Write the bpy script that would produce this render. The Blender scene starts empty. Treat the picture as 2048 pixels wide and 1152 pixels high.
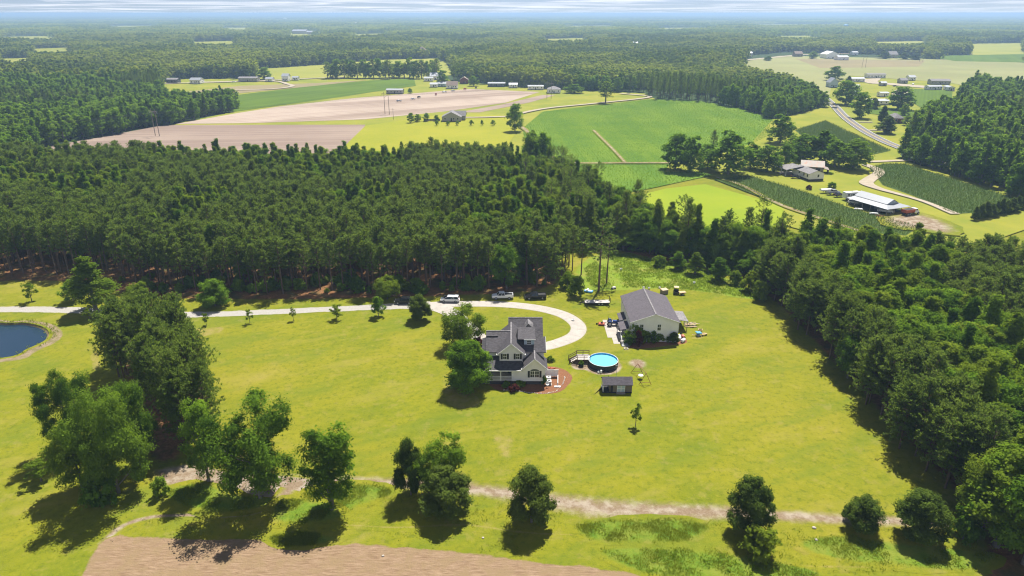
import bpy, math, random
import numpy as np
from mathutils import Vector, Matrix

R = math.radians
S = bpy.context.scene
COL = S.collection
random.seed(7)
RNG = np.random.default_rng(11)

# ------------------------------------------------------------------ camera, sky, sun, exposure
H, F, PITCH = 72.0, 1366.0, R(21.9)          # drone height (m), focal length in photo pixels, tilt down
CP, SP = math.cos(PITCH), math.sin(PITCH)
cam = bpy.data.cameras.new('camera')
cam.sensor_width = 36.0
cam.lens = 36.0 * F / 2048.0
cam.clip_start, cam.clip_end = 1.0, 200000.0
cam_o = bpy.data.objects.new('camera', cam)
COL.objects.link(cam_o)
cam_o.location = (0, 0, H)
cam_o.rotation_euler = (R(90) - PITCH, 0, 0)
S.camera = cam_o

SUN_EL, SUN_AZ = R(60), R(20)                # azimuth from +Y towards +X
S.view_settings.view_transform = 'Standard'
S.view_settings.look = 'None'
S.view_settings.exposure = 0.85
S.view_settings.gamma = 1.0
S.view_settings.use_curve_mapping = False

W = bpy.data.worlds.new('World')
S.world = W
W.use_nodes = True
wn = W.node_tree
wn.nodes.clear()
wo = wn.nodes.new('ShaderNodeOutputWorld')
bg = wn.nodes.new('ShaderNodeBackground')
sky = wn.nodes.new('ShaderNodeTexSky')
sky.sky_type = 'NISHITA'
sky.sun_disc = False
sky.sun_elevation = SUN_EL
sky.sun_rotation = SUN_AZ
sky.altitude = 0.0
sky.air_density = 0.5
sky.dust_density = 0.05
sky.ozone_density = 3.0
bg.inputs['Strength'].default_value = 0.050
# thin cloud streaks: a flat cloud layer, looked at along the view direction
tc = wn.nodes.new('ShaderNodeTexCoord')
sx = wn.nodes.new('ShaderNodeSeparateXYZ')
wn.links.new(tc.outputs['Generated'], sx.inputs[0])
zc = wn.nodes.new('ShaderNodeMath'); zc.operation = 'MAXIMUM'; zc.inputs[1].default_value = 0.0
wn.links.new(sx.outputs['Z'], zc.inputs[0])
za = wn.nodes.new('ShaderNodeMath'); za.operation = 'ADD'; za.inputs[1].default_value = 0.012
wn.links.new(zc.outputs[0], za.inputs[0])
dx = wn.nodes.new('ShaderNodeMath'); dx.operation = 'DIVIDE'
dy = wn.nodes.new('ShaderNodeMath'); dy.operation = 'DIVIDE'
wn.links.new(sx.outputs['X'], dx.inputs[0]); wn.links.new(za.outputs[0], dx.inputs[1])
wn.links.new(sx.outputs['Y'], dy.inputs[0]); wn.links.new(za.outputs[0], dy.inputs[1])
cx = wn.nodes.new('ShaderNodeCombineXYZ')
wn.links.new(dx.outputs[0], cx.inputs['X']); wn.links.new(dy.outputs[0], cx.inputs['Y'])
cn = wn.nodes.new('ShaderNodeTexNoise')
cn.inputs['Scale'].default_value = 0.16
cn.inputs['Detail'].default_value = 6
cn.inputs['Roughness'].default_value = 0.6
cn.inputs['Distortion'].default_value = 0.4
wn.links.new(cx.outputs[0], cn.inputs['Vector'])
cr = wn.nodes.new('ShaderNodeValToRGB')
cr.color_ramp.elements[0].position = 0.45
cr.color_ramp.elements[1].position = 0.70
cr.color_ramp.elements[1].color = (0.85, 0.85, 0.85, 1)
wn.links.new(cn.outputs['Fac'], cr.inputs['Fac'])
cm = wn.nodes.new('ShaderNodeMix'); cm.data_type = 'RGBA'
cm.inputs[7].default_value = (15.0, 15.7, 14.8, 1)
wn.links.new(cr.outputs['Color'], cm.inputs[0])
wn.links.new(sky.outputs['Color'], cm.inputs[6])
wb = wn.nodes.new('ShaderNodeMix'); wb.data_type = 'RGBA'; wb.blend_type = 'MULTIPLY'   # camera white balance, the whole dome alike
wb.inputs[0].default_value = 1.0
wb.inputs[7].default_value = (0.96, 0.92, 1.04, 1)
wn.links.new(cm.outputs[2], wb.inputs[6])
wn.links.new(wb.outputs[2], bg.inputs['Color'])
wn.links.new(bg.outputs[0], wo.inputs['Surface'])

sun = bpy.data.lights.new('sun', 'SUN')
sun.energy = 5.0
sun.angle = R(0.5)
sun.color = (1.0, 0.95, 0.86)
sun_o = bpy.data.objects.new('sun', sun)
COL.objects.link(sun_o)
sdir = Vector((math.sin(SUN_AZ) * math.cos(SUN_EL), math.cos(SUN_AZ) * math.cos(SUN_EL), math.sin(SUN_EL)))
sun_o.rotation_euler = (-sdir).to_track_quat('-Z', 'Y').to_euler()
sun_o.location = (0, 0, 300)

cy = S.cycles
cy.max_bounces = 6
cy.diffuse_bounces = 3
cy.glossy_bounces = 2
cy.transmission_bounces = 4
cy.transparent_max_bounces = 6
cy.volume_bounces = 1
cy.use_denoising = True
cy.denoiser = 'OPENIMAGEDENOISE'
cy.denoising_input_passes = 'RGB_ALBEDO_NORMAL'
cy.denoising_prefilter = 'ACCURATE'
cy.filter_width = 1.15
cy.caustics_reflective = False
cy.caustics_refractive = False

# ------------------------------------------------------------------ surveying: photo pixel -> metres
def ray(px, py):
    a, b = (px - 1024.0) / F, (576.0 - py) / F
    return (a, CP + b * SP, -SP + b * CP)

def G(px, py, z=0.0):
    d = ray(px, py)
    t = (z - H) / d[2]
    return (d[0] * t, d[1] * t, z)

def X_at(px, Y, z=0.0):
    return (px - 1024.0) / F * (Y * CP + (H - z) * SP)

def Z_at(py, Y):
    return H - Y * math.tan(PITCH + math.atan((py - 576.0) / F))

def to_px(x, y, z=0.0):
    dep = y * CP + (H - z) * SP
    v = -y * SP * -1.0
    up = y * SP + (z - H) * CP
    return 1024.0 + F * x / dep, 576.0 - F * up / dep

def depth_of(x, y, z=0.0):
    return y * CP + (H - z) * SP

# ------------------------------------------------------------------ mesh building
class MB:
    def __init__(self):
        self.v, self.f = [], []

    def poly(self, pts):
        n = len(self.v)
        self.v += [tuple(p) for p in pts]
        self.f.append(tuple(range(n, n + len(pts))))
        return self

    def prism(self, pts, vec):
        n, k = len(self.v), len(pts)
        self.v += [tuple(p) for p in pts]
        self.v += [(p[0] + vec[0], p[1] + vec[1], p[2] + vec[2]) for p in pts]
        self.f.append(tuple(range(n + k - 1, n - 1, -1)))
        self.f.append(tuple(range(n + k, n + 2 * k)))
        for i in range(k):
            j = (i + 1) % k
            self.f.append((n + i, n + j, n + k + j, n + k + i))
        return self

    def box(self, x0, x1, y0, y1, z0, z1):
        return self.prism([(x0, y0, z0), (x1, y0, z0), (x1, y1, z0), (x0, y1, z0)], (0, 0, z1 - z0))

    def bar(self, p, q, w, h=None):
        p, q = Vector(p), Vector(q)
        h = h or w
        d = (q - p).normalized()
        s = d.cross(Vector((0, 0, 1)))
        if s.length < 1e-4:
            s = Vector((1, 0, 0))
        s.normalize()
        u = s.cross(d)
        a = [p + s * w / 2 + u * h / 2, p - s * w / 2 + u * h / 2, p - s * w / 2 - u * h / 2, p + s * w / 2 - u * h / 2]
        return self.prism([tuple(x) for x in a], tuple(q - p))

    def tube(self, pts, rads, n=6, caps=True):
        pts = [Vector(p) for p in pts]
        if not hasattr(rads, '__len__'):
            rads = [rads] * len(pts)
        base = len(self.v)
        for i, p in enumerate(pts):
            d = (pts[min(i + 1, len(pts) - 1)] - pts[max(i - 1, 0)]).normalized()
            s = d.cross(Vector((0.13, 0.99, 0.05)))
            if s.length < 0.05:
                s = d.cross(Vector((1, 0, 0)))
            s.normalize()
            u = d.cross(s)
            for k in range(n):
                a = 2 * math.pi * k / n
                self.v.append(tuple(p + (s * math.cos(a) + u * math.sin(a)) * rads[i]))
        for i in range(len(pts) - 1):
            for k in range(n):
                a, b = base + i * n + k, base + i * n + (k + 1) % n
                self.f.append((a, b, b + n, a + n))
        if caps:
            self.f.append(tuple(base + k for k in range(n - 1, -1, -1)))
            e = base + (len(pts) - 1) * n
            self.f.append(tuple(e + k for k in range(n)))
        return self

    def cyl(self, c, r, z0, z1, n=16, r2=None):
        return self.tube([(c[0], c[1], z0), (c[0], c[1], z1)], [r, r if r2 is None else r2], n)

    def lathe(self, c, prof, n=24):
        """rings of (radius, z) about the vertical through c"""
        base = len(self.v)
        for r, z in prof:
            for k in range(n):
                a = 2 * math.pi * k / n
                self.v.append((c[0] + r * math.cos(a), c[1] + r * math.sin(a), z))
        for i in range(len(prof) - 1):
            for k in range(n):
                a, b = base + i * n + k, base + i * n + (k + 1) % n
                self.f.append((a, b, b + n, a + n))
        return self

    def loft(self, rings, close=True):
        base, k = len(self.v), len(rings[0])
        for r in rings:
            self.v += [tuple(p) for p in r]
        for i in range(len(rings) - 1):
            for j in range(k):
                a, b = base + i * k + j, base + i * k + (j + 1) % k
                self.f.append((a, b, b + k, a + k))
        if close:
            self.f.append(tuple(base + j for j in range(k - 1, -1, -1)))
            e = base + (len(rings) - 1) * k
            self.f.append(tuple(e + j for j in range(k)))
        return self

    def mesh(self, name, mat, off=(0, 0, 0), smooth=False):
        me = bpy.data.meshes.new(name)
        v = [(a - off[0], b - off[1], c - off[2]) for a, b, c in self.v]
        me.from_pydata(v, [], self.f)
        me.validate()
        import bmesh
        bm = bmesh.new()
        bm.from_mesh(me)
        bmesh.ops.recalc_face_normals(bm, faces=bm.faces)
        bm.to_mesh(me)
        bm.free()
        if mat is not None:
            me.materials.append(mat)
        if smooth:
            me.polygons.foreach_set('use_smooth', [True] * len(me.polygons))
        return me


def link(name, me, parent=None):
    o = bpy.data.objects.new(name, me)
    COL.objects.link(o)
    if parent is not None:
        o.parent = parent
    return o

def tag(o, label=None, cat=None, group=None, kind=None):
    if label: o['label'] = label
    if cat: o['category'] = cat
    if group: o['group'] = group
    if kind: o['kind'] = kind
    return o

def thing(name, label, cat, loc=(0, 0, 0), rotz=0.0, group=None):
    o = bpy.data.objects.new(name, None)
    COL.objects.link(o)
    o.empty_display_size = 0.2
    o.location = loc
    o.rotation_euler = (0, 0, rotz)
    return tag(o, label, cat, group)

def part(name, mb, mat, parent, world=True, label=None, smooth=False):
    """world: the builder holds world coordinates and the thing is not rotated; otherwise they are the thing's own"""
    off = (0, 0, 0)
    if world:
        p = parent
        while p is not None:
            off = (off[0] + p.location[0], off[1] + p.location[1], off[2] + p.location[2])
            p = p.parent
    o = link(name, mb.mesh(name, mat, off, smooth), parent)
    if label: o['label'] = label
    return o

def solo(name, mb, mat, label, cat, loc, rotz=0.0, group=None, smooth=False):
    """a thing that is one mesh, built about its own origin"""
    o = link(name, mb.mesh(name, mat, (0, 0, 0), smooth))
    o.location = loc
    o.rotation_euler = (0, 0, rotz)
    return tag(o, label, cat, group)

def copy_tree(o, parent=None):
    c = o.copy()
    COL.objects.link(c)
    if parent is not None:
        c.parent = parent
    for ch in list(o.children):
        copy_tree(ch, c)
    return c

# ------------------------------------------------------------------ materials
class NT:
    def __init__(self, name):
        self.m = bpy.data.materials.new(name)
        self.m.use_nodes = True
        self.t = self.m.node_tree
        self.t.nodes.clear()
        self.out = self.t.nodes.new('ShaderNodeOutputMaterial')
        self._pos = None

    def node(self, ty, **kw):
        n = self.t.nodes.new(ty)
        for k, v in kw.items():
            setattr(n, k, v)
        return n

    def put(self, sock, v):
        if isinstance(v, bpy.types.NodeSocket):
            self.t.links.new(v, sock)
        elif isinstance(v, tuple) and len(v) == 3 and sock.type == 'RGBA':
            sock.default_value = (*v, 1)
        else:
            sock.default_value = v

    def pos(self):
        if self._pos is None:
            self._pos = self.node('ShaderNodeNewGeometry').outputs['Position']
        return self._pos

    def scaled(self, s, vec=None, rot=0.0):
        m = self.node('ShaderNodeMapping')
        self.put(m.inputs['Vector'], vec or self.pos())
        m.inputs['Rotation'].default_value = (0, 0, rot)
        q = self.node('ShaderNodeMapping')
        self.t.links.new(m.outputs[0], q.inputs['Vector'])
        q.inputs['Scale'].default_value = s
        return q.outputs[0]

    def noise(self, scale, detail=4, rough=0.55, vec=None, dist=0.0):
        n = self.node('ShaderNodeTexNoise')
        self.put(n.inputs['Vector'], vec or self.pos())
        n.inputs['Scale'].default_value = scale
        n.inputs['Detail'].default_value = detail
        n.inputs['Roughness'].default_value = rough
        n.inputs['Distortion'].default_value = dist
        return n.outputs['Fac']

    def math(self, op, a, b=0.0, clamp=False):
        n = self.node('ShaderNodeMath', operation=op, use_clamp=clamp)
        self.put(n.inputs[0], a)
        self.put(n.inputs[1], b)
        return n.outputs[0]

    def step(self, v, lo, hi):
        n = self.node('ShaderNodeMapRange', interpolation_type='SMOOTHSTEP')
        self.put(n.inputs['Value'], v)
        n.inputs['From Min'].default_value = lo
        n.inputs['From Max'].default_value = hi
        return n.outputs['Result']

    def mix(self, f, a, b, mode='MIX'):
        n = self.node('ShaderNodeMix', data_type='RGBA', blend_type=mode)
        self.put(n.inputs[0], f)
        self.put(n.inputs[6], a)
        self.put(n.inputs[7], b)
        return n.outputs[2]

    def attr(self, name, out='Fac'):
        return self.node('ShaderNodeAttribute', attribute_name=name).outputs[out]

    def bump(self, h, strength=0.3, dist=0.1):
        b = self.node('ShaderNodeBump')
        b.inputs['Strength'].default_value = strength
        b.inputs['Distance'].default_value = dist
        self.put(b.inputs['Height'], h)
        return b.outputs[0]

    def principled(self, col, rough=0.8, metal=0.0, spec=0.3, normal=None):
        p = self.node('ShaderNodeBsdfPrincipled')
        self.put(p.inputs['Base Color'], col)
        self.put(p.inputs['Roughness'], rough)
        p.inputs['Metallic'].default_value = metal
        p.inputs['Specular IOR Level'].default_value = spec
        if normal is not None:
            self.put(p.inputs['Normal'], normal)
        self.t.links.new(p.outputs[0], self.out.inputs['Surface'])
        return self.m


def plain(name, col, rough=0.6, metal=0.0, var=0.12, scale=1.5, spec=0.35, dirt=None, bump=0.0):
    """a painted / metal / timber surface with uneven tone and weathering"""
    n = NT(name)
    a = n.noise(scale, 4)
    b = n.noise(scale * 7, 3)
    f = n.math('MULTIPLY', n.math('ADD', a, b), 0.5)
    lo = tuple(c * (1 - var) for c in col)
    hi = tuple(min(1, c * (1 + var)) for c in col)
    c = n.mix(n.step(f, 0.3, 0.7), lo, hi)
    if dirt:
        d = n.step(n.noise(scale * 1.7, 5, 0.65), 0.52, 0.72)
        c = n.mix(d, c, dirt)
    nor = n.bump(b, bump, 0.03) if bump else None
    return n.principled(c, rough, metal, spec, nor)

def lawn_colour(n):
    """mown grass: yellow-green with greener and drier drifts, faint mowing passes"""
    big = n.noise(0.028, 4, 0.6)
    mid = n.noise(0.16, 5, 0.66, vec=n.scaled((1.0, 0.55, 1.0), rot=0.5))
    fine = n.noise(0.9, 5, 0.75)
    speck = n.noise(4.0, 3, 0.7)
    c = n.mix(n.step(mid, 0.30, 0.70), (0.131, 0.159, 0.0088), (0.193, 0.196, 0.0104))
    c = n.mix(n.math('MULTIPLY', n.step(big, 0.40, 0.66), 0.65), c, (0.228, 0.208, 0.0160))
    c = n.mix(n.math('MULTIPLY', n.step(big, 0.44, 0.30), 0.45), c, (0.124, 0.168, 0.0096))
    dry = n.math('MULTIPLY', n.step(big, 0.54, 0.70), n.step(mid, 0.50, 0.7))
    c = n.mix(n.math('MULTIPLY', dry, 0.7), c, (0.275, 0.215, 0.075))
    c = n.mix(n.math('MULTIPLY', n.step(fine, 0.50, 0.36), 0.55), c, (0.079, 0.106, 0.0080))
    c = n.mix(n.math('MULTIPLY', n.step(fine, 0.55, 0.70), 0.45), c, (0.282, 0.257, 0.0360))
    c = n.mix(n.math('MULTIPLY', n.step(speck, 0.52, 0.70), 0.30), c, (0.100, 0.111, 0.0096))
    band = n.noise(0.075, 4, 0.6, vec=n.scaled((0.45, 1.5, 1.0), rot=-0.35))
    c = n.mix(n.math('MULTIPLY', n.step(band, 0.51, 0.36), 0.48), c, (0.105, 0.152, 0.014))
    pt = n.noise(0.33, 4, 0.65)
    c = n.mix(n.math('MULTIPLY', n.step(pt, 0.54, 0.68), 0.34), c, (0.265, 0.220, 0.065))
    c = n.mix(n.math('MULTIPLY', n.step(band, 0.55, 0.68), 0.4), c, (0.262, 0.226, 0.045))
    w = n.node('ShaderNodeTexWave', wave_type='RINGS', rings_direction='Z')
    n.put(w.inputs['Vector'], n.scaled((1.0, 0.8, 0.0), rot=0.15))
    w.inputs['Scale'].default_value = 0.13
    w.inputs['Distortion'].default_value = 2.2
    w.inputs['Detail'].default_value = 2
    w.inputs['Detail Scale'].default_value = 0.15
    c = n.mix(n.math('MULTIPLY', w.outputs['Fac'], 0.10), c, (0.249, 0.248, 0.0240))
    h = n.math('ADD', fine, speck)
    return c, h

def m_lawn():
    n = NT('mown_grass')
    c, h = lawn_colour(n)
    return n.principled(c, 0.95, 0, 0.1, n.bump(h, 0.5, 0.12))

def m_over_lawn(name, cols, lo=0.30, hi=0.62, nscale=0.55, fine=2.5, amount=1.0, bump=0.5, stretch=None):
    """bare or overgrown ground that frays into the lawn at its edge (attribute edge: 0 border, 1 inside)"""
    n = NT(name)
    lc, lh = lawn_colour(n)
    e = n.attr('edge')
    nz = n.noise(nscale, 5, 0.65)
    nf = n.noise(fine * 1.7, 4, 0.7)
    k = n.math('ADD', n.math('MULTIPLY', e, 0.75), n.math('MULTIPLY', n.math('ADD', nz, n.math('MULTIPLY', nf, 0.5)), 0.62))
    f = n.math('MULTIPLY', n.step(k, lo + 0.32, hi + 0.32), amount)
    v = n.noise(fine, 5, 0.68, vec=n.scaled(stretch) if stretch else None)
    v2 = n.noise(fine * 0.18, 4, 0.6)
    c = n.mix(n.step(v, 0.3, 0.7), cols[0], cols[1])
    c = n.mix(n.step(v2, 0.42, 0.66), c, cols[2])
    c = n.mix(f, lc, c)
    return n.principled(c, 0.95, 0, 0.1, n.bump(n.math('ADD', v, lh), bump, 0.12))

def m_field(name, cols, rot=0.0, row=0.0, rowcol=None, nscale=0.02, fine=0.5, rowamt=0.5, rowdist=0.6, strip=0.45):
    n = NT(name)
    a = n.noise(nscale, 5, 0.6)
    b = n.noise(fine, 4, 0.7)
    c = n.mix(n.step(a, 0.34, 0.66), cols[0], cols[1])
    c = n.mix(n.math('MULTIPLY', n.step(b, 0.4, 0.75), 0.6), c, cols[2])
    if row:
        w = n.node('ShaderNodeTexWave', wave_type='BANDS', bands_direction='X')
        n.put(w.inputs['Vector'], n.scaled((1, 1, 1), rot=rot))
        w.inputs['Scale'].default_value = 0.3142 / row
        w.inputs['Distortion'].default_value = rowdist
        w.inputs['Detail'].default_value = 2
        w.inputs['Detail Scale'].default_value = 0.3
        c = n.mix(n.math('MULTIPLY', w.outputs['Fac'], rowamt), c, rowcol)
        # long drill strips of uneven tone
        s = n.noise(0.12, 3, 0.6, vec=n.scaled((1, 0.02, 1), rot=rot))
        c = n.mix(n.math('MULTIPLY', n.step(s, 0.4, 0.65), strip), c, cols[1])
        s2 = n.noise(0.05, 4, 0.6, vec=n.scaled((1, 0.04, 1), rot=rot))
        c = n.mix(n.math('MULTIPLY', n.step(s2, 0.52, 0.38), strip), c, cols[0])
    return n.principled(c, 0.95, 0, 0.1, n.bump(b, 0.4, 0.2))

def m_leaf(name, dark, light, warm, trans=0.42, spread=1.0, stand=False):
    """leaves: tint is per clump and leaf, Random per tree"""
    n = NT(name)
    t = n.attr('tint')
    r = n.node('ShaderNodeObjectInfo').outputs['Random']
    c = n.mix(n.step(t, 0.05, 0.95), dark, light)
    c = n.mix(n.math('MULTIPLY', n.step(r, 0.35, 1.0), 0.55 * spread), c, warm)
    c = n.mix(n.math('MULTIPLY', n.step(r, 0.5, 0.0), 0.35 * spread), c, dark)
    if stand:
        c = n.mix(n.math('MULTIPLY', n.step(n.noise(0.0065, 4, 0.65), 0.45, 0.56), 0.8), c, n.mix(0.75, light, warm))
        c = n.mix(n.math('MULTIPLY', n.step(n.noise(0.0017, 3, 0.6), 0.47, 0.36), 0.6), c, dark)
    d = n.node('ShaderNodeBsdfDiffuse')
    n.put(d.inputs['Color'], c)
    tr = n.node('ShaderNodeBsdfTranslucent')
    n.put(tr.inputs['Color'], n.mix(0.45, c, (light[0] * 1.5, light[1] * 1.35, light[2] * 0.6)))
    mx = n.node('ShaderNodeMixShader')
    mx.inputs[0].default_value = trans
    n.t.links.new(d.outputs[0], mx.inputs[1])
    n.t.links.new(tr.outputs[0], mx.inputs[2])
    n.t.links.new(mx.outputs[0], n.out.inputs['Surface'])
    return n.m

def m_lines(name, col, step, axis='Z', amt=0.25, rough=0.6, dirt=None, metal=0.0, spec=0.3, strength=0.6):
    """lap siding, ribbed metal: fine parallel relief plus the shade-free tone change of real wear"""
    n = NT(name)
    w = n.node('ShaderNodeTexWave', wave_type='BANDS', bands_direction=axis, wave_profile='SAW')
    n.put(w.inputs['Vector'], n.pos())
    w.inputs['Scale'].default_value = 0.3142 / step
    a = n.noise(0.8, 4)
    c = n.mix(n.step(a, 0.3, 0.7), tuple(x * 0.93 for x in col), col)
    if dirt:
        c = n.mix(n.math('MULTIPLY', n.step(n.noise(0.6, 5, 0.65), 0.5, 0.7), 0.7), c, dirt)
    return n.principled(c, rough, metal, spec, n.bump(w.outputs['Fac'], strength, 0.03))

def m_shingle(name, col, var=0.35):
    n = NT(name)
    v = n.node('ShaderNodeTexVoronoi', feature='F1')
    n.put(v.inputs['Vector'], n.scaled((3.0, 5.0, 5.0)))
    v.inputs['Scale'].default_value = 1.0
    sp = n.node('ShaderNodeSeparateColor')
    n.t.links.new(v.outputs['Color'], sp.inputs[0])
    big = n.noise(0.35, 4, 0.6)
    c = n.mix(sp.outputs[0], tuple(x * (1 - var) for x in col), tuple(x * (1 + var) for x in col))
    c = n.mix(n.math('MULTIPLY', n.step(big, 0.4, 0.7), 0.4), c, tuple(x * 1.25 for x in col))
    return n.principled(c, 0.8, 0, 0.35, n.bump(sp.outputs[1], 0.4, 0.02))

MAT = {}
def row_turn(a, b):
    """turn that lays drill rows along the line between two surveyed points"""
    p, q = G(*a), G(*b)
    return math.pi / 2 - math.atan2(q[1] - p[1], q[0] - p[0])
MAT['lawn'] = m_lawn()
MAT['dirt'] = m_over_lawn('sandy_track_soil', [(0.175, 0.122, 0.075), (0.250, 0.190, 0.130), (0.330, 0.280, 0.215)], lo=0.26, hi=0.82)
MAT['soil_faint'] = m_over_lawn('worn_turf_soil', [(0.27, 0.20, 0.09), (0.34, 0.25, 0.12), (0.30, 0.24, 0.09)], lo=0.70, hi=1.10, amount=0.7)
MAT['weeds'] = m_over_lawn('rank_green_grass', [(0.075, 0.145, 0.012), (0.140, 0.205, 0.018), (0.170, 0.205, 0.026)], lo=0.40, hi=0.95, fine=1.2)
MAT['straw'] = m_over_lawn('pine_straw_litter', [(0.13, 0.062, 0.028), (0.25, 0.125, 0.055), (0.085, 0.075, 0.025)], lo=0.45, hi=0.85, fine=1.4)
MAT['mulch'] = m_over_lawn('bark_mulch', [(0.155, 0.066, 0.034), (0.26, 0.122, 0.066), (0.20, 0.10, 0.05)], lo=0.05, hi=0.12, fine=3.0)
MAT['sandbank'] = m_over_lawn('pond_bank_sand', [(0.20, 0.145, 0.085), (0.29, 0.235, 0.155), (0.16, 0.14, 0.055)], lo=0.0, hi=0.3)
MAT['meadow'] = m_over_lawn('unmown_meadow', [(0.125, 0.200, 0.016), (0.190, 0.260, 0.022), (0.20, 0.215, 0.035)], lo=0.2, hi=0.6, fine=0.9)
MAT['plowed'] = m_over_lawn('harrowed_soil', [(0.185, 0.120, 0.070), (0.315, 0.222, 0.142), (0.240, 0.170, 0.095)], lo=0.10, hi=0.35, fine=2.4, stretch=(0.22, 1.5, 1), bump=0.9)
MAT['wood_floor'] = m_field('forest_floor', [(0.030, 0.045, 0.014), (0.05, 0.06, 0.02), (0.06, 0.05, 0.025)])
MAT['far_ground'] = m_field('distant_country', [(0.026, 0.050, 0.014), (0.040, 0.066, 0.020), (0.05, 0.07, 0.02)], nscale=0.0016, fine=0.012)
MAT['tilled'] = m_field('tilled_soil', [(0.235, 0.175, 0.135), (0.385, 0.31, 0.25), (0.30, 0.23, 0.18)], rot=row_turn((352, 248), (1040, 200)), row=8.0, rowcol=(0.44, 0.365, 0.30), rowamt=0.4, rowdist=1.2, nscale=0.012, strip=0.75)
MAT['tilled_dark'] = m_field('tilled_soil_dark', [(0.205, 0.150, 0.12), (0.285, 0.22, 0.175), (0.24, 0.18, 0.145)], rot=row_turn((330, 257), (730, 251)), row=8.0, rowcol=(0.33, 0.26, 0.205), rowamt=0.4, rowdist=1.2, nscale=0.012, strip=0.7)
MAT['soy'] = m_field('soybean_leaf_rows', [(0.075, 0.160, 0.016), (0.165, 0.245, 0.020), (0.095, 0.185, 0.018)], rot=row_turn((1187, 262), (1250, 327)), row=1.9, rowcol=(0.08, 0.16, 0.016), nscale=0.022, rowamt=.3)
MAT['corn_ground'] = m_field('corn_ground', [(0.045, 0.09, 0.018), (0.07, 0.115, 0.02), (0.12, 0.10, 0.05)], rot=R(50), row=2.2, rowcol=(0.03, 0.07, 0.016))
MAT['young_corn'] = m_field('young_corn_rows', [(0.066, 0.115, 0.008), (0.105, 0.170, 0.010), (0.075, 0.125, 0.010)], rot=R(30), row=3.0, rowcol=(0.05, 0.09, 0.010), nscale=0.012)
MAT['hay_lime'] = m_field('hay_meadow_green', [(0.180, 0.255, 0.014), (0.235, 0.285, 0.016), (0.22, 0.265, 0.014)], fine=0.8)
MAT['mown_yellow'] = m_field('mown_yellow_green', [(0.220, 0.240, 0.016), (0.265, 0.265, 0.020), (0.29, 0.265, 0.03)], fine=0.5, nscale=0.03)
MAT['hay_pale'] = m_field('pale_wheat_field', [(0.205, 0.215, 0.085), (0.26, 0.265, 0.105), (0.235, 0.21, 0.105)], nscale=0.006, fine=0.05)
MAT['hay_tan'] = m_field('tan_stubble_field', [(0.215, 0.18, 0.095), (0.26, 0.21, 0.115), (0.205, 0.19, 0.08)], nscale=0.01, fine=0.05)
MAT['far_grass'] = m_field('roadside_grass', [(0.17, 0.205, 0.022), (0.255, 0.25, 0.03), (0.22, 0.22, 0.026)], nscale=0.03, fine=0.3)
MAT['far_yellow'] = m_field('ripening_field', [(0.215, 0.235, 0.035), (0.27, 0.27, 0.045), (0.235, 0.235, 0.045)], nscale=0.01, fine=0.05)
MAT['concrete'] = plain('drive_concrete', (0.385, 0.355, 0.32), 0.85, var=0.16, scale=0.6, spec=0.2, dirt=(0.40, 0.355, 0.30), bump=0.2)
MAT['joint'] = plain('concrete_bed', (0.36, 0.33, 0.28), 0.9, spec=0.1)
MAT['gravel'] = m_over_lawn('drive_gravel', [(0.295, 0.28, 0.255), (0.40, 0.38, 0.355), (0.34, 0.32, 0.285)], lo=0.22, hi=0.46, fine=2.2)
MAT['sandroad'] = plain('sandy_lane', (0.36, 0.31, 0.235), 0.95, var=0.15, scale=0.4, spec=0.1)
MAT['asphalt'] = plain('worn_asphalt', (0.16, 0.155, 0.15), 0.9, var=0.12, scale=0.3, spec=0.2)
MAT['white_line'] = plain('road_paint_white', (0.7, 0.7, 0.68), 0.7)
MAT['yellow_line'] = plain('road_paint_yellow', (0.62, 0.42, 0.06), 0.7)
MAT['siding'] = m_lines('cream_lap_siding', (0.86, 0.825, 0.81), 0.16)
MAT['trim'] = plain('white_trim_paint', (0.82, 0.81, 0.78), 0.5, var=0.04)
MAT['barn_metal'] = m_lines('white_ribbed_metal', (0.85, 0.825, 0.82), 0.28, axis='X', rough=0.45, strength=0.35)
MAT['shingle'] = m_shingle('charcoal_shingle', (0.064, 0.059, 0.066))
MAT['shingle_grey'] = m_shingle('grey_shingle', (0.19, 0.18, 0.185))
MAT['shingle_brown'] = m_shingle('brown_shingle', (0.17, 0.125, 0.10))
MAT['brick_dark'] = plain('dark_foundation_brick', (0.060, 0.055, 0.058), 0.85, var=0.3, scale=4)
MAT['shutter'] = plain('black_shutter', (0.016, 0.016, 0.018), 0.5)
MAT['tin'] = m_lines('silver_roof_tin', (0.27, 0.29, 0.32), 0.5, axis='X', rough=0.5, metal=0.1, spec=0.5, strength=0.3)
MAT['tin_rust'] = m_lines('rusty_roof_tin', (0.27, 0.24, 0.215), 0.4, axis='X', rough=0.6, metal=0.2, dirt=(0.34, 0.13, 0.065))
MAT['old_wood'] = plain('weathered_boards', (0.23, 0.20, 0.165), 0.85, var=0.3, scale=3)
MAT['deck_wood'] = plain('dark_stained_timber', (0.095, 0.055, 0.036), 0.75, var=0.25, scale=4)
MAT['deck_floor'] = plain('bleached_deck_boards', (0.52, 0.48, 0.44), 0.85, var=0.15, scale=4)
MAT['pale_wood'] = plain('raw_timber', (0.50, 0.37, 0.22), 0.8, var=0.2, scale=3)
MAT['shed_wall'] = m_lines('brown_grey_shed_boards', (0.175, 0.145, 0.125), 0.2, axis='X')
MAT['white'] = plain('white_enamel', (0.80, 0.80, 0.79), 0.4, var=0.05)
MAT['grey'] = plain('grey_metal', (0.36, 0.37, 0.38), 0.5, metal=0.3, var=0.15)
MAT['grey_wall'] = m_lines('grey_siding', (0.36, 0.34, 0.31), 0.2)
MAT['blue_wall'] = m_lines('pale_blue_siding', (0.44, 0.53, 0.60), 0.2)
MAT['red_wall'] = m_lines('dark_red_boards', (0.20, 0.055, 0.045), 0.25, axis='X')
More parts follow.
